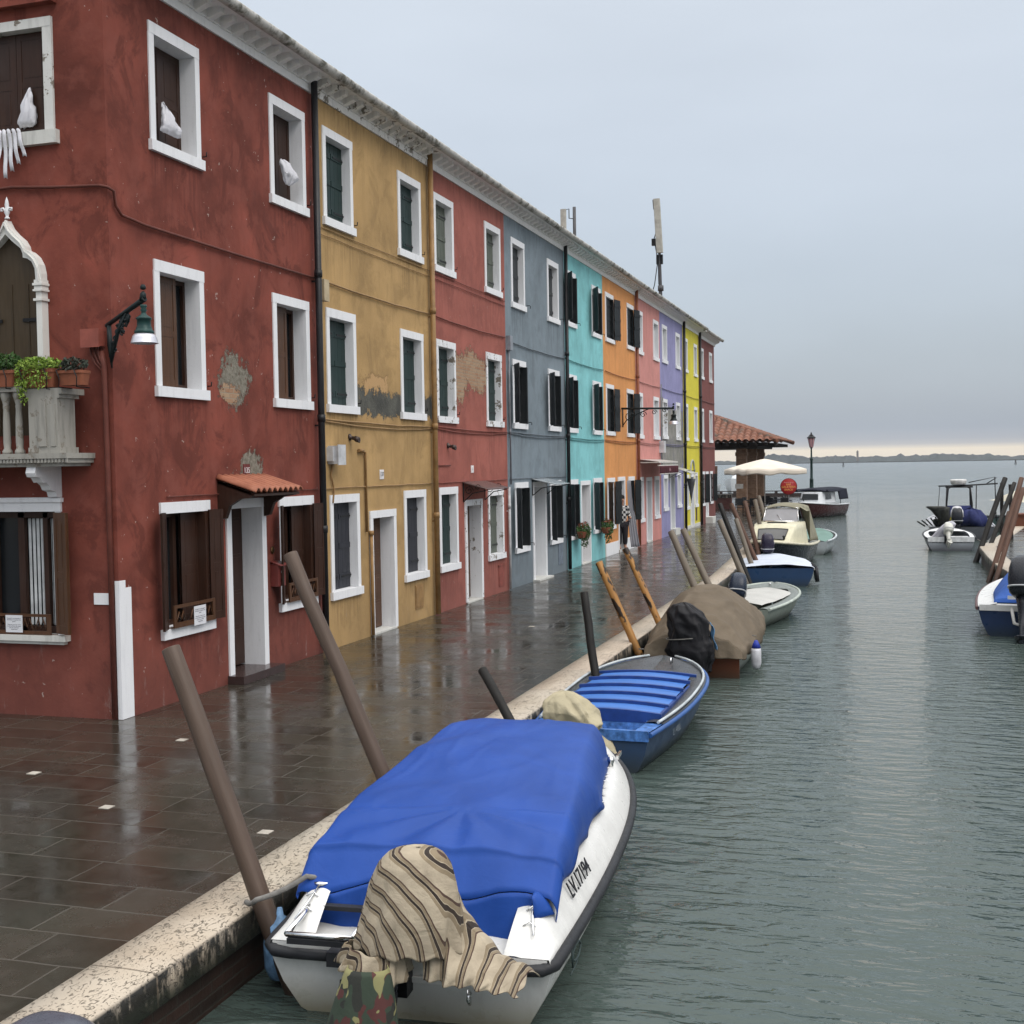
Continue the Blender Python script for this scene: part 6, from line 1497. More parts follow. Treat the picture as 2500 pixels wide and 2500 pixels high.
m = MB(); m.grid(cabin, 30, 40); cb = m.build('cabin', CREAM, b6)
def onroof(x, y, off=.012):
    u = (x - 1.9) / 2.35; W_ = .76 - .26 * u ** 2; p = cabin(u, (y / (W_ * .88) * .8 + 1) / 2); return p + Vector((off, 0, off))
def rwin(xa, xb, w, nm='window', mt=HAZEG):
    m = MB(); m.grid(lambda u, v: onroof(xa + (xb - xa) * u, (2 * v - 1) * w * (1 - .12 * u)), 6, 10); m.build(nm, mt, cb)
    m = MB(); E_ = [onroof(xa + (xb - xa) * a, (2 * b - 1) * w * (1 - .12 * a), .016) for a, b in [(0, k / 8) for k in range(9)] + [(k / 4, 1) for k in range(1, 5)] + [(1, 1 - k / 8) for k in range(1, 9)] + [(1 - k / 4, 0) for k in range(1, 5)]]; m.tube(E_, .012, 5); m.build('window_rim', BLKRUB, cb)
rwin(3.50, 3.95, .42, mt=glassy('dark_hatch_glass', (.05, .05, .05), .15)); rwin(2.80, 3.02, .28, 'roof_hatch', glassy('dark_hatch_glass', (.05, .05, .05), .15))
# windscreen and canopy
m = MB(); m.grid(lambda u, v: Vector((2.25 - .28 * u, (2 * v - 1) * (.50 - .05 * u), 1.27 + .36 * u)), 4, 6); m.build('windscreen', HAZEG, b6)
m = MB()
for s in (1, -1): m.tube([(2.27, s * .52, 1.25), (1.95, s * .46, 1.66)], .022, 6)
m.tube([(1.95, -.46, 1.65), (1.95, .46, 1.65)], .022, 6); m.tube([(2.27, -.5, 1.27), (2.27, .5, 1.27)], .02, 6); m.tube([(2.28, .05, 1.30), (2.12, -.12, 1.46)], .008, 5); m.build('windscreen_frame', CHROME, b6)
def canopy(u, v):
    x = 2.0 - 1.9 * u; w = 2 * v - 1; aw = abs(w)
    if aw < .55: return Vector((x, w / .55 * .52, 1.80 - .08 * u + .03 * sin(x * 7) - .10 * (w / .55) ** 2 - .12 * max(0, 1 - u * 8)))
    f = (aw - .55) / .45; return Vector((x + (.35 * f * (1 if u < .06 else 0)), (1 if w > 0 else -1) * (.52 + .28 * f + .02 * sin(x * 9)), 1.70 - .08 * u - (1.02) * f * (1 if (u > .12 or w < 0) else .12)))
m = MB(); m.grid(canopy, 40, 44); o = m.build('canopy', KHAKI, b6); sf = o.modifiers.new('thickness', 'SOLIDIFY'); sf.thickness = .012
m = MB(); m.lathe([(0, 0), (.03, 0), (.025, .06), (.05, .09), (.05, .14), (0, .15)], (4.7, 0, .92), 10); m.build('searchlight', BLKRUB, b6)
for s in (1, -1): m = MB(); m.tube([(4.3, s * .42, .86), (4.3, s * .42, .95), (4.42, s * .42, .95)], .03, 6); m.build('vent_cowl', BLKRUB, b6)

# small open boat half hidden behind the cruiser
b6b = thing('dinghy', (-2.75, 40.8, WZ), 'small grey dinghy with a green cover behind the cream cruiser', 'boat', 'boats moored along the left quay', rz=radians(88))
bfd = beamf(3.4, .6, .72, .5, 2.2); gzd, _ = hull(b6b, 3.4, bfd, .42, .62, paint('pale_grey_boat', (.38, .42, .44), .4, .3, (.05, .06, .05)), rail=.035, railmat=simple('pale_rubber', (.42, .46, .48), .5), railz=.02)
m = MB(); m.grid(lambda u, v: Vector((.1 + 3.0 * u, (2 * v - 1) * bfd((.1 + 3.0 * u) / 3.4) * .88, gzd(u) + .0 + .08 * (1 - (2 * v - 1) ** 2))), 20, 14); m.build('green_cover', fabric('sea_green_cover', (.13, .22, .19), .006, 2, .6), b6b)

# ---------------- boat 7: dark red launch with white cabin
MARN = paint('maroon_topside', (.055, .014, .014), .25, .2, (.03, .02, .02)); WHC = paint('white_cabin', (.62, .64, .66), .3, .1, (.3, .3, .3)); NCAN = fabric('black_blue_canopy', (.010, .012, .022), .02, 3, .7)
b7 = thing('cabin_boat', (-3.45, 71.3, WZ), 'maroon launch with a white cabin and dark canvas roof leaving the canal mouth', 'boat', 'boats moored along the left quay', rz=radians(-106))
L7 = 5.4; bf7 = beamf(L7, .95, 1.02, .45, 2.3)
gz7, gun7 = hull(b7, L7, bf7, .62, .85, MARN, rake=.6, rail=.03, railmat=WHC, railz=.0)
deck_band(b7, L7, bf7, gz7, .2, WHC, bow=.66, z1=.02)
def cab7(u, v):
    a = 2 * pi * v; x = 2.4 + 1.25 * cos(a) * (1 - .12 * u); return Vector((2.4 + math.copysign(abs(cos(a)) ** .4, cos(a)) * (1.3 - .22 * u * (cos(a) > 0)), math.copysign(abs(sin(a)) ** .4, sin(a)) * (.72 - .08 * u), .75 + .60 * u))
m = MB(); m.grid(cab7, 4, 40, sm=False); m.add([cab7(1, k / 40) for k in range(40)], [tuple(range(40))]); c7 = m.build('cabin', WHC, b7)
m = MB(); m.add([(3.66, -.46, .93), (3.66, .46, .93), (3.55, .42, 1.25), (3.55, -.42, 1.25)], [(0, 1, 2, 3)])
for s in (1, -1): m.add([(3.2, s * .735, .95), (2.3, s * .735, .95), (2.3, s * .685, 1.25), (3.0, s * .685, 1.25)], [(0, 1, 2, 3)])
m.build('window', GLASS, c7)
m = MB()
def can7(u, v):
    x = 3.35 - 3.3 * u; w = 2 * v - 1; aw = abs(w)
    z = 1.52 + .05 * sin(x * 5) if aw < .62 else 1.52 - .62 * (aw - .62) / .38 * (1 if u > .55 else .25)
    return Vector((x, (w / .62 * .82) if aw < .62 else (1 if w > 0 else -1) * (.82 + .12 * (aw - .62) / .38), z - .10 * (aw < .62) * (w / .62) ** 2))
m.grid(can7, 30, 40); o = m.build('canvas_roof', NCAN, b7); sf = o.modifiers.new('thickness', 'SOLIDIFY'); sf.thickness = .05
m = MB(); m.tube([(4.6, 0, .90), (4.6, 0, 1.05)], .03, 6); m.tube([(4.6, -.2, 1.0), (4.6, .2, 1.0)], .03, 6); m.box(-.25, -.02, -.5, .5, .2, .25); m.tube([(-.2, -.4, .2), (-.2, -.4, .9)], .02, 5); m.tube([(-.2, .4, .2), (-.2, .4, .9)], .02, 5); m.build('deck_fitting', BLACKM, b7)

# ---------------- right bank boats
b8 = thing('small_boat', (1.70, 42.8, WZ), 'small white and grey boat with raised outboard at the right bank', 'boat', 'boats on the right bank', rz=radians(91))
W8 = paint('light_grey_topside', (.27, .29, .32), .4, .3, (.03, .03, .035)); INW = simple('white_interior', (.60, .61, .62), .5)
L8 = 3.6; bf8 = beamf(L8, .74, .80, .4, 2.4); gz8, _ = hull(b8, L8, bf8, .42, .58, W8, rail=.03, railmat=BLKRUB, railz=.0)
deck_band(b8, L8, bf8, gz8, .16, INW, bow=.7, z1=.03)
m = MB(); m.box(.0, 2.6, -.62, .62, .26, .30); m.box(-.02, .04, -.72, .72, .3, .46); m.box(.9, 1.15, -.6, .6, .3, .42); m.build('cockpit', INW, b8)
outboard(b8, -.02, .12, .46, .9, tilt=-50, mat=simple('white_outboard', (.5, .5, .46), .4), turn=.2)
o = cover('engine_cover', None, (1.62, 43.0, .10), [(-.30, 0, -.12, .22, .12), (-.18, 0, .02, .25, .16), (-.05, 0, .18, .25, .2), (.05, 0, .32, .2, .18), (.08, 0, .40, .10, .1), (.08, 0, .42, .02, .02)], fabric('grey_white_cover', (.36, .36, .40), .01, 4, .6), 5, .06)
tag(o, 'grey-white cover over the raised outboard on the right bank', 'engine cover')

b9 = thing('work_boat', (2.30, 48.3, WZ), 'grey work boat with a radar on its steering frame and heaps of blue canvas', 'boat', 'boats on the right bank', rz=radians(90))
W9 = paint('dark_grey_topside', (.075, .08, .09), .4, .3, (.03, .03, .035)); L9 = 6.2; bf9 = beamf(L9, 1.12, 1.15, .4, 2.6); gz9, _ = hull(b9, L9, bf9, .50, .75, W9, rail=.04, railmat=simple('light_grey_rail', (.33, .34, .36), .5), railz=.02)
deck_band(b9, L9, bf9, gz9, .2, simple('light_grey_rail', (.33, .34, .36), .5), bow=.7)
NAVC = fabric('navy_canvas', (.018, .024, .085), .03, 3, .75)
m = MB(); m.rings([(2.3, .0, .45, .35, .5), (2.3, 0, 1.2, .32, .47)], 16, ex=.3); m.build('console', NAVC, b9)
m = MB()
for s in (1, -1): m.tube([(2.0, s * .47, .45), (2.0, s * .46, 1.3), (2.05, s * .40, 1.88), (2.1, s * .30, 1.94)], .035, 7); m.tube([(3.0, s * .47, .45), (2.6, s * .42, 1.9)], .03, 7)
m.tube([(2.1, -.5, 1.94), (2.1, .5, 1.94)], .035, 7); m.tube([(2.2, .75, 1.97), (2.2, -.4, 2.0), (2.2, -1.4, 2.05)], .03, 6); m.tube([(2.2, -.35, 2.1), (2.3, -1.3, 2.30), (2.3, -1.35, .6)], .022, 6); m.tube([(2.2, -1.0, 2.05), (2.2, -1.35, 2.28)], .02, 6); m.tube([(2.2, .70, 1.97), (2.2, .78, .9)], .012, 5); m.tube([(2.0, -.62, 2.0), (2.0, -.60, .8)], .02, 5)
m.build('steering_frame', BLACKM, b9)
m = MB(); m.lathe([(.0, 0), (.22, .0), (.27, .03), (.28, .09), (.30, .13), (.30, .19), (.26, .21), (0, .215)], (2.2, .02, 2.02), 24); m.build('radar_dome', simple('radar_white', (.55, .55, .54), .4), b9)
m = MB(); 
m.rings([(1.3, -.55, .5, .55, .5), (1.3, -.5, .8, .5, .42), (1.35, -.42, 1.05, .35, .28), (1.4, -.4, 1.12, .1, .1)], 28, fn=lambda p, t, i: p + Vector((.05 * sin(5 * t + i), .05 * sin(7 * t), .04 * sin(3 * t + i)))); m.build('blue_canvas', NAVC, b9)
outboard(b9, -.05, .18, .62, 1.25, mat=OB); 
m = MB(); m.rings([(-.25, .18, .88, .28, .24), (-.24, .18, 1.1, .26, .22), (-.22, .18, 1.26, .15, .14), (-.22, .18, 1.29, .02, .02)], 18); m.build('cowling_cover', simple('white_cowl_cap', (.5, .5, .52), .5), b9)
# nets, tipped engine and gear on the port quarter
GEAR = simple('dark_gear', (.03, .032, .028), .7, var=.6, scale=8)
g_ = MB(); g_.rings([(0, 0, 0, .12, .15), (0, 0, .3, .22, .2), (.0, .12, .6, .3, .32), (0, .2, .72, .34, .42), (0, .3, .76, .1, .25)], 14, fn=lambda p, t, i: p + Vector((.03 * sin(4 * t + i), .03 * sin(6 * t), 0)))
for k in range(5): g_.tube([(.1, .1 + .14 * k, .0), (.0, .3 + .16 * k, .35 - .04 * k)], .03, 5)
o = g_.build('fishing_gear', GEAR, b9); o.location = (.45, .62, .5)
m = MB(); m.tube([(.3, .45, .5), (.3, .30, 1.1)], .03, 6); m.build('yellow_pole', simple('yellow_pole', (.30, .26, .04), .5), b9)

b10 = thing('motor_boat', (2.20, 22.3, WZ), 'white and navy boat with bright blue arched cover at the right edge', 'boat', 'boats on the right bank', rz=radians(83))
N10 = paint('navy_topside', (.012, .030, .085), .3, .2, (.02, .03, .035)); L10 = 4.9; bf10 = beamf(L10, .88, .98, .4, 2.2); gz10, _ = hull(b10, L10, bf10, .50, .70, N10, rail=.03, railmat=simple('dark_red_strip', (.10, .05, .05), .5), railz=-.03)
deck_band(b10, L10, bf10, gz10, .30, GEL, bow=.72, z1=.06)
m = MB(); m.box(-.03, .25, -.86, .86, .44, .54); m.build('stern_deck', GEL, b10)
def t10(u, v):
    x = .25 + 3.3 * u; w = 2 * v - 1; zz = [(0, .62), (.15, .95), (.45, 1.18), (.8, 1.05), (1, .75)]
    for (a, za), (b_, zb_) in zip(zz, zz[1:]):
        if u <= b_: zt = za + (zb_ - za) * (u - a) / (b_ - a); break
    return Vector((x, w * (bf10(x / L10) - .26), zt - (zt - .60) * abs(w) ** 2.2 + .012 * sin(x * 9) * (1 - abs(w)) + .012 * mn.noise(Vector((x * 3, w * 3, 0)))))
m = MB(); m.grid(t10, 60, 40); m.grid(lambda u, v: (lambda P: Vector((P.x - .05 * u, P.y, P.z - (P.z - .56) * u)))(t10(0, v)), 6, 40)
o = m.build('blue_cover', fabric('bright_blue_cover', (.018, .075, .30), .02, 2.5, .6, .15), b10); sf = o.modifiers.new('thickness', 'SOLIDIFY'); sf.thickness = .01
m = MB(); m.box(.19, .2, .15, .42, .62, .68); m.build('white_patch', INW, b10)
outboard(b10, -.10, .10, .62, 1.45, mat=OB, tilt=-18, turn=-.15); m = MB(); m.tube([(.0, .35, .5), (-.15, .30, .25), (-.2, .1, .2)], .03, 6); m.box(-.16, -.08, .05, .12, -.1, .3); m.build('trim_tube', GEL, b10)

# outboard cowling at the bottom-left corner, on a boat that lies below the frame
b0 = thing('small_boat', (-3.05, 3.05, WZ), 'boat below the left bottom corner, only its grey engine top showing', 'boat', 'boats moored along the left quay', rz=radians(-95))
bf0 = beamf(3.4, .5, .6, .4, 2.4); gz0, _ = hull(b0, 2.8, bf0, .3, .5, W9, rail=.02)
deck_band(b0, 2.8, bf0, gz0, .5, W9, bow=.3)
b0.location = (-3.43, 4.20, WZ - .01)
OBG = simple('outboard_slate', (.07, .075, .095), .3, bump=.0008)
def cowlbig():
    m = MB(); m.rings([(-.05, 0, .15, .19, .16), (-.05, 0, .40, .25, .21), (-.04, 0, .62, .245, .205), (-.02, 0, .70, .225, .185), (0, 0, .76, .16, .13), (0, 0, .775, .05, .04)], 24, ex=.65); o = m.build('cowling', OBG, b0)
    subsurf(o, 1); m = MB(); m.box(-.28, -.02, -.212, -.206, .55, .60); m.box(-.28, -.02, .206, .212, .55, .60); m.build('trim', OBW, o)
cowlbig(); outboard(b0, 0.02, 0, .42, 1.0, mat=OBG, cowl=False)

# ================================================================== mooring posts
def post_mat(name, c, c2, wet=.55, peel=None):
    t = NT(name); P = t.pos(True); g = t.noise(t.mapping(P, (14, 14, 1.0)), 1.6, 6, .65); n = t.noise(P, 3, 4)
    b = t.mix(t.rng(g, .3, .7), c, c2)
    zz_ = t.sep(t.pos())[2]; b = t.mix(t.math('MULTIPLY', t.rng(t.math('ADD', zz_, t.math('MULTIPLY', n, .3)), .25, -.1), .7), b, tuple(v * .3 for v in c))
    if peel: b = t.mix(t.rng(t.noise(t.mapping(P, (5, 5, 2.4), (2, 2, 2)), 1.7, 4, .5), .54, .58), b, peel)
    return t.set(color=b, rough=t.rng(n, .3, .7, wet - .1, wet + .15), spec=.25, normal=t.bump(g, .6, .006))
PM = {'brown': post_mat('post_brown', (.062, .042, .031), (.095, .066, .050), .45), 'dark': post_mat('post_dark', (.004, .0035, .003), (.014, .012, .010), .55), 'amber': post_mat('post_amber', (.25, .115, .03), (.36, .185, .055), .45, peel=(.02, .012, .008)),
      'grey': post_mat('post_grey', (.11, .09, .07), (.17, .145, .115), .55), 'rust': post_mat('post_rust', (.065, .035, .025), (.11, .055, .035), .55)}
def post(base, top, r0_, r1_, kind, label, side='left', knob=0):
    b, t_ = Vector(base), Vector(top); L = (t_ - b).length; q = random.Random(hash(label) % 1000 if False else int(abs(b.x * 100 + b.y * 37)))
    m = MB(); n = 9; pts = []; rs = []
    for k in range(n + 1):
        f = k / n; pts.append((.012 * L * .5 * mn.noise(Vector((k * .6, b.y, 0))), .010 * mn.noise(Vector((k * .7, b.y, 5))), L * f)); rs.append((r0_ + (r1_ - r0_) * f) * (1 + .04 * mn.noise(Vector((k * 1.3, b.y, 9)))))
    m.tube(pts, rs, 16); o = m.build('mooring_post', PM[kind]); o.location = b; o.rotation_mode = 'QUATERNION'; o.rotation_quaternion = (t_ - b).to_track_quat('Z', 'Y')
    bv = o.modifiers.new('bevel', 'BEVEL'); bv.width = r1_ * .12; bv.segments = 2; bv.limit_method = 'ANGLE'; bv.angle_limit = radians(60)
    return tag(o, label, 'mooring post', 'leaning mooring posts along the %s quay' % side)
def lpost(bpos, tpos, r, kind, label, side='left'):
    # extend the measured axis down into the canal bed
    b, t_ = Vector(bpos), Vector(tpos); d = (b - t_).normalized(); k = (b.z + .66) / max(.2, -d.z); return post(b + d * k, t_, r * 1.08, r, kind, label, side)
lpost((-3.60, 6.41, .035), (-4.31, 6.62, 1.50), .059, 'brown', 'thick smooth brown post roped to the nearest white boat')
lpost((-3.62, 8.25, .375), (-4.42, 8.42, 1.955), .056, 'brown', 'tall smooth brown post rising in front of the red house door window')
lpost((-3.50, 11.0, .2), (-3.86, 11.25, .62), .045, 'dark', 'short black post beside the stern of the blue slatted boat')
lpost((-3.50, 14.42, .08), (-3.70, 14.75, 1.01), .050, 'dark', 'black slender post beside the bow of the blue slatted boat')
lpost((-3.50, 17.37, -.29), (-4.20, 17.65, 1.15), .056, 'amber', 'orange-brown peeling post tied to the brown tarpaulin boat')
lpost((-3.50, 18.52, .22), (-4.05, 18.82, 1.27), .050, 'amber', 'orange-brown post with dark bands standing just behind the brown tarpaulin boat')
lpost((-3.50, 22.12, .36), (-3.98, 22.5, 1.33), .062, 'grey', 'grey-brown post beyond the brown tarpaulin, left one of the pair')
lpost((-3.50, 23.78, .26), (-4.04, 24.2, 1.28), .062, 'grey', 'grey-brown post beyond the brown tarpaulin, right one of the pair')
lpost((-3.50, 28.79, .14), (-4.0, 29.2, 1.22), .066, 'grey', 'grey cut-off post beside the blue boat with white cover')
lpost((-3.55, 29.6, .22), (-4.12, 30.1, 1.58), .058, 'dark', 'tall black crooked post above the white covered blue boat')
lpost((-3.50, 31.05, .11), (-3.90, 31.5, 1.14), .058, 'grey', 'pale grey post standing between two darker ones by the cream cruiser')
lpost((-3.55, 31.81, .31), (-4.10, 32.1, 1.51), .062, 'rust', 'reddish brown post left of the cream cruiser bow')
lpost((-3.60, 33.1, .47), (-3.92, 33.6, 1.52), .058, 'rust', 'dark reddish post with white tape beside the cream cruiser cabin')
lpost((-3.70, 36.0, .40), (-3.95, 36.3, 1.48), .062, 'grey', 'grey post with pointed top behind the cream cruiser canopy')
lpost((-3.75, 37.2, .90), (-3.95, 37.4, 1.56), .062, 'grey', 'last grey post of the row, touching the khaki canopy')
lpost((2.40, 38.5, .1), (3.10, 39.5, 1.98), .075, 'dark', 'tallest black post at the corner of the right bank', 'right')
lpost((2.86, 40.0, .32), (3.49, 41.0, 1.80), .065, 'dark', 'second black leaning post on the right bank behind the tallest', 'right')
lpost((2.29, 32.3, -.04), (3.02, 33.5, 2.07), .060, 'rust', 'long reddish post crossing the kerb of the right bank', 'right')
lpost((3.47, 42.0, .70), (3.45, 42.0, 1.74), .055, 'dark', 'upright dark stake between the leaning posts of the right bank', 'right')
lpost((2.25, 30.4, -.01), (2.88, 31.5, 1.86), .055, 'rust', 'rightmost weathered brown post in front of the right bank', 'right')
lpost((3.35, 44.0, .91), (3.35, 44.0, 1.76), .055, 'dark', 'upright dark stake beside the tallest post of the right bank', 'right')
lpost((2.75, 36.6, .0), (3.05, 37.2, 1.05), .085, 'rust', 'short thick split stump beside the black posts on the right bank', 'right')
m = MB(); m.rings([(0, 0, -.07, .03, .03), (0, 0, -.04, .055, .055), (0, 0, .04, .06, .06), (0, 0, .08, .03, .03)], 14); o = m.build('float', INW); o.location = (-2.98, 16.84, -.18); o.rotation_euler = (.5, .6, 0); tag(o, 'white float hanging by the black covered engine', 'float')
m = MB(); m.grid(lambda u, v: Vector((-2.50 + .05 * u + .05 * v + .015 * sin(v * 9), 17.16 - .05 * u, .36 - .34 * v - .05 * u + .01 * sin(u * 9))), 6, 16); o = m.build('blue_cloth', fabric('light_blue_cloth', (.10, .22, .38), .01, 5)); sf = o.modifiers.new('thickness', 'SOLIDIFY'); sf.thickness = .01; tag(o, 'light blue cloth strip between the black engine cover and the brown cover', 'cloth')
rope([(-3.66, 6.33, .06), (-3.52, 6.20, .13), (-3.30, 6.40, .22), (-3.12, 6.60, .18)], 'twisted mooring rope from the nearest boat to the brown post', .016, .015)
m = MB(); 
for k in range(5): m.tube([(-3.30 + .03 * cos(a + k) + .01 * k, 6.50 + .05 * sin(a), .15 + .05 * cos(a + k * .7)) for a in [2 * pi * q / 12 for q in range(13)]], .012, 5)
tag(m.build('rope_knot', ROPE), 'bundle of knotted grey rope at the stern corner of the nearest boat', 'rope')
rope([(-3.60, 11.9, .02), (-3.45, 11.9, .0), (-3.25, 11.75, -.02)], 'short rope from the blue slatted boat to the kerb', .010, .02)
rope([(-3.52, 17.2, -.05), (-3.35, 17.5, -.08)], 'rope round the orange-brown post by the brown tarpaulin boat', .012, .01)
rope([(2.5, 42.6, -.05), (3.0, 41.5, -.05), (3.2, 40.6, .2)], 'rope from the small grey boat to the right bank', .012, .08)
# things on the right bank
m = MB(); m.box(-1.2, 1.2, -.5, .5, 0, .42); m.box(-1.25, 1.25, -.55, .55, .42, .47); o = m.build('wooden_crate', wood_paint('red_brown_crate', (.12, .04, .02), .6)); o.location = (5.4, 50.0, .0); tag(o, 'reddish brown wooden crate on the right bank kerb', 'crate')
t_ = thing('small_boat', (4.4, 56, WZ), 'teal boat bow with cream canvas behind the right bank posts', 'boat', 'boats on the right bank', rz=radians(-70))
bft = beamf(5, .8, .95, .45, 2.2); gzt, _ = hull(t_, 5, bft, .6, 1.1, paint('teal_boat', (.06, .13, .12), .4, .3), rail=.04, railmat=BLACKM)
m = MB(); m.grid(lambda u, v: Vector((4.0 * u, (2 * v - 1) * bft(.8 * u) * .9, 1.15 + .5 * sin(u * pi) * (1 - (2 * v - 1) ** 2) + .1)), 16, 12); m.build('cream_cover', fabric('cream_cover', (.50, .47, .38), .01, 2), t_)

# ================================================================== canal mouth: open shed, cafe, lamp post
sh = thing('open_market_shed', (-9.2, 69.8, 0), 'open shed with brick pillars and a hipped red tile roof beyond the houses', 'shed')
for (px_, py_) in ((-7.95, 66.9), (-7.75, 69.9), (-7.65, 72.9), (-12.2, 66.9), (-12.2, 72.9)):
    m = MB(); m.box(px_ - .27, px_ + .27, py_ - .3, py_ + .3, .0, 2.9); m.box(px_ - .31, px_ + .31, py_ - .34, py_ + .34, 2.9, 3.1); m.box(px_ - .27, px_ + .27, py_ - .3, py_ + .3, 3.1, 3.3); m.build('pillar', PIERBRICK, sh, True)
m = MB(); m.box(-13.2, -7.0, 65.9, 74.0, 3.3, 3.62)
for k in range(14): m.box(-12.6 + k * .5, -12.45 + k * .5, 65.2, 65.9, 3.45, 3.6)
for k in range(16): m.box(-7.0, -6.1, 66 + k * .52, 66.15 + k * .52, 3.40, 3.56)
m.build('timber_frame', simple('dark_timber', (.02, .016, .013), .7), sh, True)
t = NT('red_barrel_tiles'); P = t.pos(); n1 = t.noise(P, 1.1, 6, .7); n2 = t.noise(P, 7, 5, .6)
TILES = t.set(color=t.mix(t.rng(n1, .5, .6), t.mix(t.rng(n2, .3, .7), (.25, .105, .06), (.12, .05, .035)), (.07, .055, .042)), rough=.85, normal=t.bump(n2, .4, .02))
x0_, x1_, y0_, y1_, ze, zp = -13.8, -5.85, 64.9, 74.9, 3.58, 5.05; xm0, xm1 = -10.6, -9.7; ym = 69.9
m = MB()
def slope(A, B, C, D, nw):
    # A-B eave, D-C ridge; barrel tile waves run up the slope
    A, B, C, D = map(Vector, (A, B, C, D))
    nrm = (B - A).cross(D - A).normalized(); nrm = nrm if nrm.z > 0 else -nrm
    Lr = (B - A).length
    def fn(u, v):
        p = (A.lerp(B, v)).lerp(D.lerp(C, v), u); s = (p - A).dot((B - A).normalized())
        return p + nrm * (.12 * abs(sin(s * pi / .36)) + .07 * (1 - ((u * nw) % 1)) + .02)
    m.grid(fn, nw * 4, int(Lr / .045), sm=False)
slope((x0_, y0_, ze), (x1_, y0_, ze), (xm1, ym - 1.2, zp), (xm0, ym - 1.2, zp), 9); slope((x1_, y0_, ze), (x1_, y1_, ze), (xm1, ym + 1.2, zp), (xm1, ym - 1.2, zp), 9)
slope((x1_, y1_, ze), (x0_, y1_, ze), (xm0, ym + 1.2, zp), (xm1, ym + 1.2, zp), 9); slope((x0_, y1_, ze), (x0_, y0_, ze), (xm0, ym - 1.2, zp), (xm0, ym + 1.2, zp), 9)
m.tube([(x1_, y0_, ze + .08), (xm1, ym - 1.2, zp + .08)], .12, 8); m.tube([(x0_, y0_, ze + .08), (xm0, ym - 1.2, zp + .08)], .12, 8); m.tube([(x1_, y1_, ze + .08), (xm1, ym + 1.2, zp + .08)], .12, 8)
m.build('tile_roof', TILES, sh, True)
m = MB(); m.box(-8.28, -7.85, 66.59, 66.6, 1.15, 1.4); m.build('wall_plate', simple('pale_plate', (.4, .38, .35), .6), sh, True)
# low parapet walls
m = MB(); m.box(-20, -8.7, 68.0, 68.6, 0, .62); w_ = m.build('parapet', brickwall_mat('red_parapet_brick', (.13, .04, .035), (.17, .06, .05), (.15, .1, .08), rough=.7)); tag(w_, 'low red brick parapet under the open shed', 'wall')
m = MB(); m.box(-20, -8.68, 67.95, 68.65, .62, .80); tag(m.build('coping', KERB), 'pale stone coping on the low red parapet', 'coping')
m = MB(); m.box(-20, -5.6, 91.2, 91.6, 0, .25); m.box(-20, -5.6, 91.3, 91.5, .38, .44)
for k in range(15): m.box(-19.5 + k, -19.3 + k, 91.3, 91.5, .25, .38)
tag(m.build('quay_railing', simple('dark_rail_timber', (.035, .025, .022), .7)), 'low dark railing along the lagoon edge of the quay', 'railing')
# white boats beyond
for (x_, y_, lb) in ((-17.2, 118, 'white motor boat with pink life ring seen under the shed'), (-13.5, 122, 'second white boat partly hidden by the shed pillars')):
    r_ = thing('motor_boat', (x_, y_, WZ), lb, 'boat', 'white boats beyond the quay', rz=radians(-100)); bw = beamf(7, 1.2, 1.35, .45, 2.2); hull(r_, 7, bw, .9, 1.5, WHC)
    m = MB(); m.rings([(3, 0, .9, 2.2, 1.0), (2.8, 0, 1.7, 1.6, .85), (2.7, 0, 1.8, 1.3, .6)], 24, ex=.5); m.build('cabin', WHC, r_)
    if x_ < -16: m = MB(); m.tube([(6.2, .4 + .45 * cos(a), 1.7 + .45 * sin(a)) for a in [2 * pi * k / 16 for k in range(17)]], .09, 6); m.build('life_ring', simple('pink_red_ring', (.5, .12, .10), .5), r_)
for (x_, lb) in ((-12.95, 'dark lagoon post at the house corner seen under the shed'), (-10.55, 'dark lagoon post left of the brick pillar under the shed')):
    lpost((x_, 92.4, .3), (x_ + .05, 92.4, 2.3), .12, 'rust', lb, 'far')
# cafe parasol, tables, chairs, round sign
pa = thing('parasol', (-6.15, 61, 0), 'large cream square parasol over the cafe tables', 'parasol')
CRM = fabric('cream_parasol', (.62, .56, .48), .008, 2, .7, .05)
def par(u, v):
    a = 2 * pi * v + .5; k = 1 / max(abs(cos(2 * pi * v - pi / 4 + .785)), abs(sin(2 * pi * v - pi / 4 + .785))); R_ = 1.55 * u * min(k, 1.38) 
    return Vector((R_ * cos(a), R_ * sin(a) * 1.1, 2.72 - .52 * u ** 1.15 + .03 * sin(v * 2 * pi * 8) * u))
m = MB(); m.grid(par, 10, 64); m.grid(lambda u, v: par(1, v) + Vector((0, 0, -.24 * u + .02 * sin(v * 60) * u)), 3, 64); o = m.build('canopy', CRM, pa); sf = o.modifiers.new('thickness', 'SOLIDIFY'); sf.thickness = .01
m = MB(); m.tube([(0, 0, 0), (0, 0, 2.7)], .03, 8); m.box(-.3, .3, -.3, .3, .0, .08); m.build('pole', simple('pale_pole', (.5, .48, .45), .5), pa)
CHB = simple('black_cafe_furniture', (.012, .012, .014), .4)
def chair():
    r_ = thing('cafe_chair', (0, 0, 0), 'x', 'chair', 'black chairs of the canal side cafe')
    m = MB(); m.box(-.21, .21, -.21, .21, .43, .46); m.build('seat', CHB, r_)
    m = MB(); m.box(-.21, .21, .18, .21, .52, .86); m.build('backrest', CHB, r_)
    for sx_ in (-.19, .19):
        for sy_ in (-.19, .19): m = MB(); m.tube([(sx_, sy_, 0), (sx_, sy_, .86 if sy_ > 0 else .62)], .016, 6); m.build('leg', CHB, r_)
    m = MB(); 
    for sx_ in (-.2, .2): m.box(sx_ - .02, sx_ + .02, -.2, .2, .61, .64)
    m.build('armrest', CHB, r_); return r_
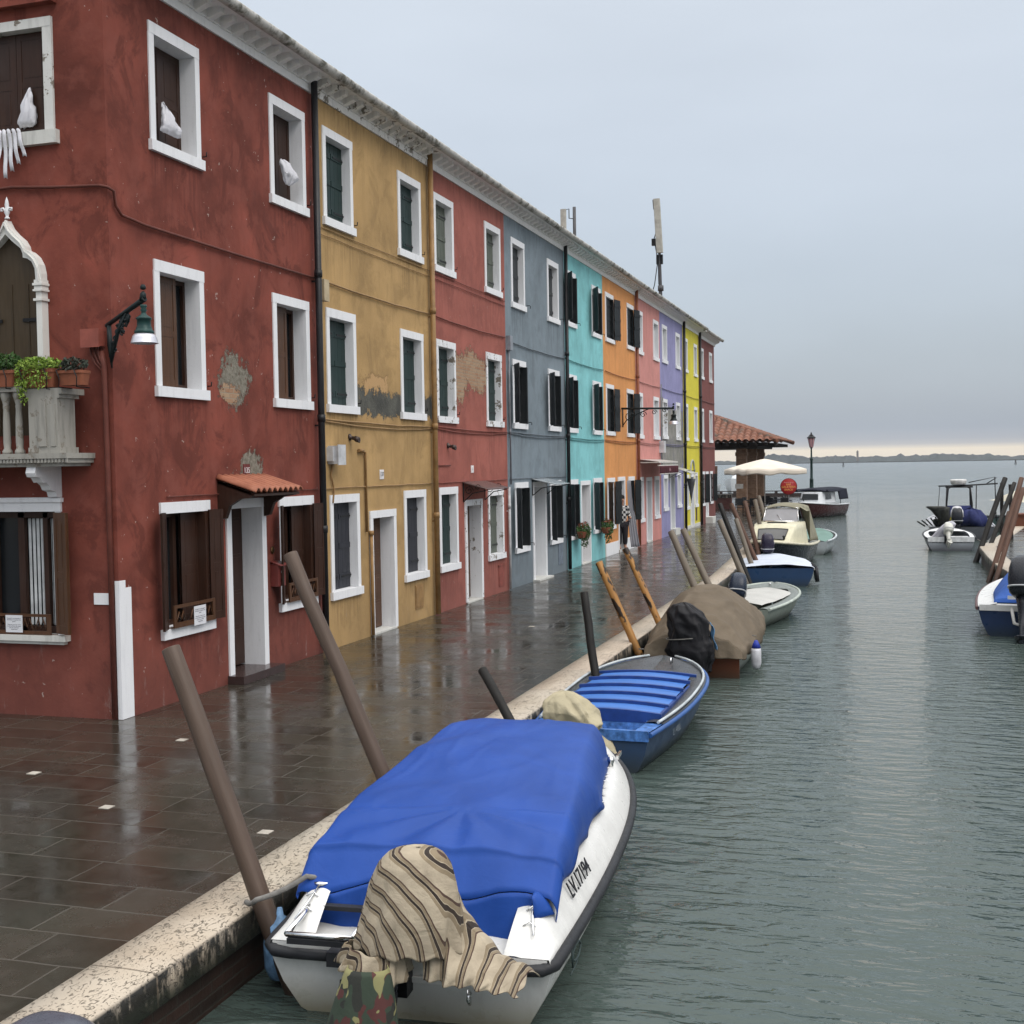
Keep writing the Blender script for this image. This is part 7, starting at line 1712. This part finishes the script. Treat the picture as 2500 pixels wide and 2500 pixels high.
def table():
    r_ = thing('cafe_table', (0, 0, 0), 'x', 'table', 'black tables of the canal side cafe')
    m = MB(); m.box(-.38, .38, -.38, .38, .71, .74); m.build('table_top', CHB, r_); m = MB(); m.tube([(0, 0, 0), (0, 0, .71)], .03, 8); m.box(-.22, .22, -.22, .22, 0, .03); m.build('pedestal', CHB, r_); return r_
def copy_tree(o, parent=None):
    c = o.copy(); col.objects.link(c)
    if parent is not None: c.parent = parent
    for ch in o.children: copy_tree(ch, c)
    return c
c0, t0_ = chair(), table()
spots_c = [(-7.05, 58.6, .3, 'black cafe chair nearest the brick pillar of the shed'), (-6.35, 58.9, 2.6, 'black cafe chair second from the brick pillar'), (-6.9, 60.4, 1.2, 'black cafe chair behind the first table'), (-5.9, 59.6, -.5, 'black cafe chair in the middle of the terrace'),
           (-5.45, 60.9, 2.0, 'black cafe chair right of the middle under the parasol'), (-5.05, 59.4, .1, 'black cafe chair just left of the round red sign'), (-6.2, 62.4, 3.0, 'black cafe chair at the back row under the parasol'), (-5.2, 62.6, 1.5, 'black cafe chair at the back row behind the red sign')]
for i, (x_, y_, a, lb) in enumerate(spots_c):
    o = c0 if i == 0 else copy_tree(c0); o.location = (x_, y_, 0); o.rotation_euler = (0, 0, a); o['label'] = lb
for i, (x_, y_, lb) in enumerate(((-6.7, 59.6, 'black square cafe table nearest the shed pillar'), (-5.5, 60.1, 'black square cafe table behind the round red sign'), (-5.8, 61.9, 'black square cafe table under the middle of the parasol'))):
    o = t0_ if i == 0 else copy_tree(t0_); o.location = (x_, y_, 0); o['label'] = lb
sg = thing('round_sign', (-4.70, 57.3, 0), 'round red bar sign with yellow lettering on a thin pole', 'sign')
m = MB(); m.tube([(0, 0, 0), (0, 0, 1.05)], .025, 8); m.build('pole', POLE, sg)
m = MB(); m.lathe([(0, 0), (.36, 0), (.375, .015), (.36, .03), (0, .03)], n=40); m.xf(lambda p: (p.x, -p.z, 1.43 + p.y)); m.build('disc', simple('sign_red', (.30, .018, .02), .4, var=.08), sg)
m = MB(); m.tube([(.365 * cos(a), -.015, 1.43 + .365 * sin(a)) for a in [2 * pi * k / 40 for k in range(41)]], .016, 6, cap=False); m.build('rim', simple('sign_rim', (.07, .012, .015), .4), sg)
YL = simple('sign_yellow', (.75, .42, .10), .5, var=.05); PK = simple('sign_pink', (.65, .35, .33), .5, var=.05)
for (bd, s_, zz_, mt) in (('Pizzeria da Lia', .075, 1.615, PK), ('BAR', .12, 1.52, YL), ('GELATERIA', .125, 1.405, YL), ('SNACK', .12, 1.28, YL)):
    text_mesh('lettering', bd, s_, mt, sg, (0, -.034, zz_), (1, 0, 0), (0, 0, 1), .001)
# lamp post
lp = thing('street_lamp', (-4.95, 77, 0), 'tall dark lamp post with a pink glass lantern at the canal mouth', 'street lamp')
m = MB(); m.lathe([(.26, 0), (.26, .12), (.20, .16), (.17, .6), (.20, .64), (.13, .70), (.11, 1.4), (.13, 1.44), (.085, 1.5), (.07, 2.6), (.10, 2.64), (.10, 2.7), (.055, 2.76), (.045, 3.3), (.07, 3.34), (.03, 3.4)], n=14); m.build('post', simple('lamp_post_green', (.012, .03, .028), .4), lp)
m = MB(); m.lathe([(.10, 3.40), (.20, 3.95)], n=6, sm=False); m.build('lantern_glass', simple('pink_lantern_glass', (.45, .25, .27), .2), lp)
m = MB(); m.lathe([(.05, 3.36), (.11, 3.40), (.05, 3.41)], n=6, sm=False); m.lathe([(.27, 3.95), (.26, 4.0), (.12, 4.12), (.13, 4.15), (.04, 4.2), (.05, 4.27), (.0, 4.33)], n=6, sm=False)
for k in range(6): a = k * pi / 3; m.tube([(.10 * cos(a), .10 * sin(a), 3.40), (.205 * cos(a), .205 * sin(a), 3.96)], .014, 5)
m.build('lantern_frame', BLACKM, lp)

# ================================================================== air over the lagoon
m = MB(); m.box(-1200, 1200, -90, 1700, WZ - 1.5, 40)
hz = m.build('haze', bpy.data.materials.new('haze'))
hm = hz.data.materials[0]; hm.use_nodes = True; nt = hm.node_tree; nt.nodes.clear(); ho = nt.nodes.new('ShaderNodeOutputMaterial'); pv = nt.nodes.new('ShaderNodeVolumePrincipled')
pv.inputs['Color'].default_value = (.80, .88, 1.0, 1); pv.inputs['Density'].default_value = .00013; nt.links.new(pv.outputs[0], ho.inputs['Volume'])
tag(hz, 'pale damp air over canal and lagoon', kind='stuff')
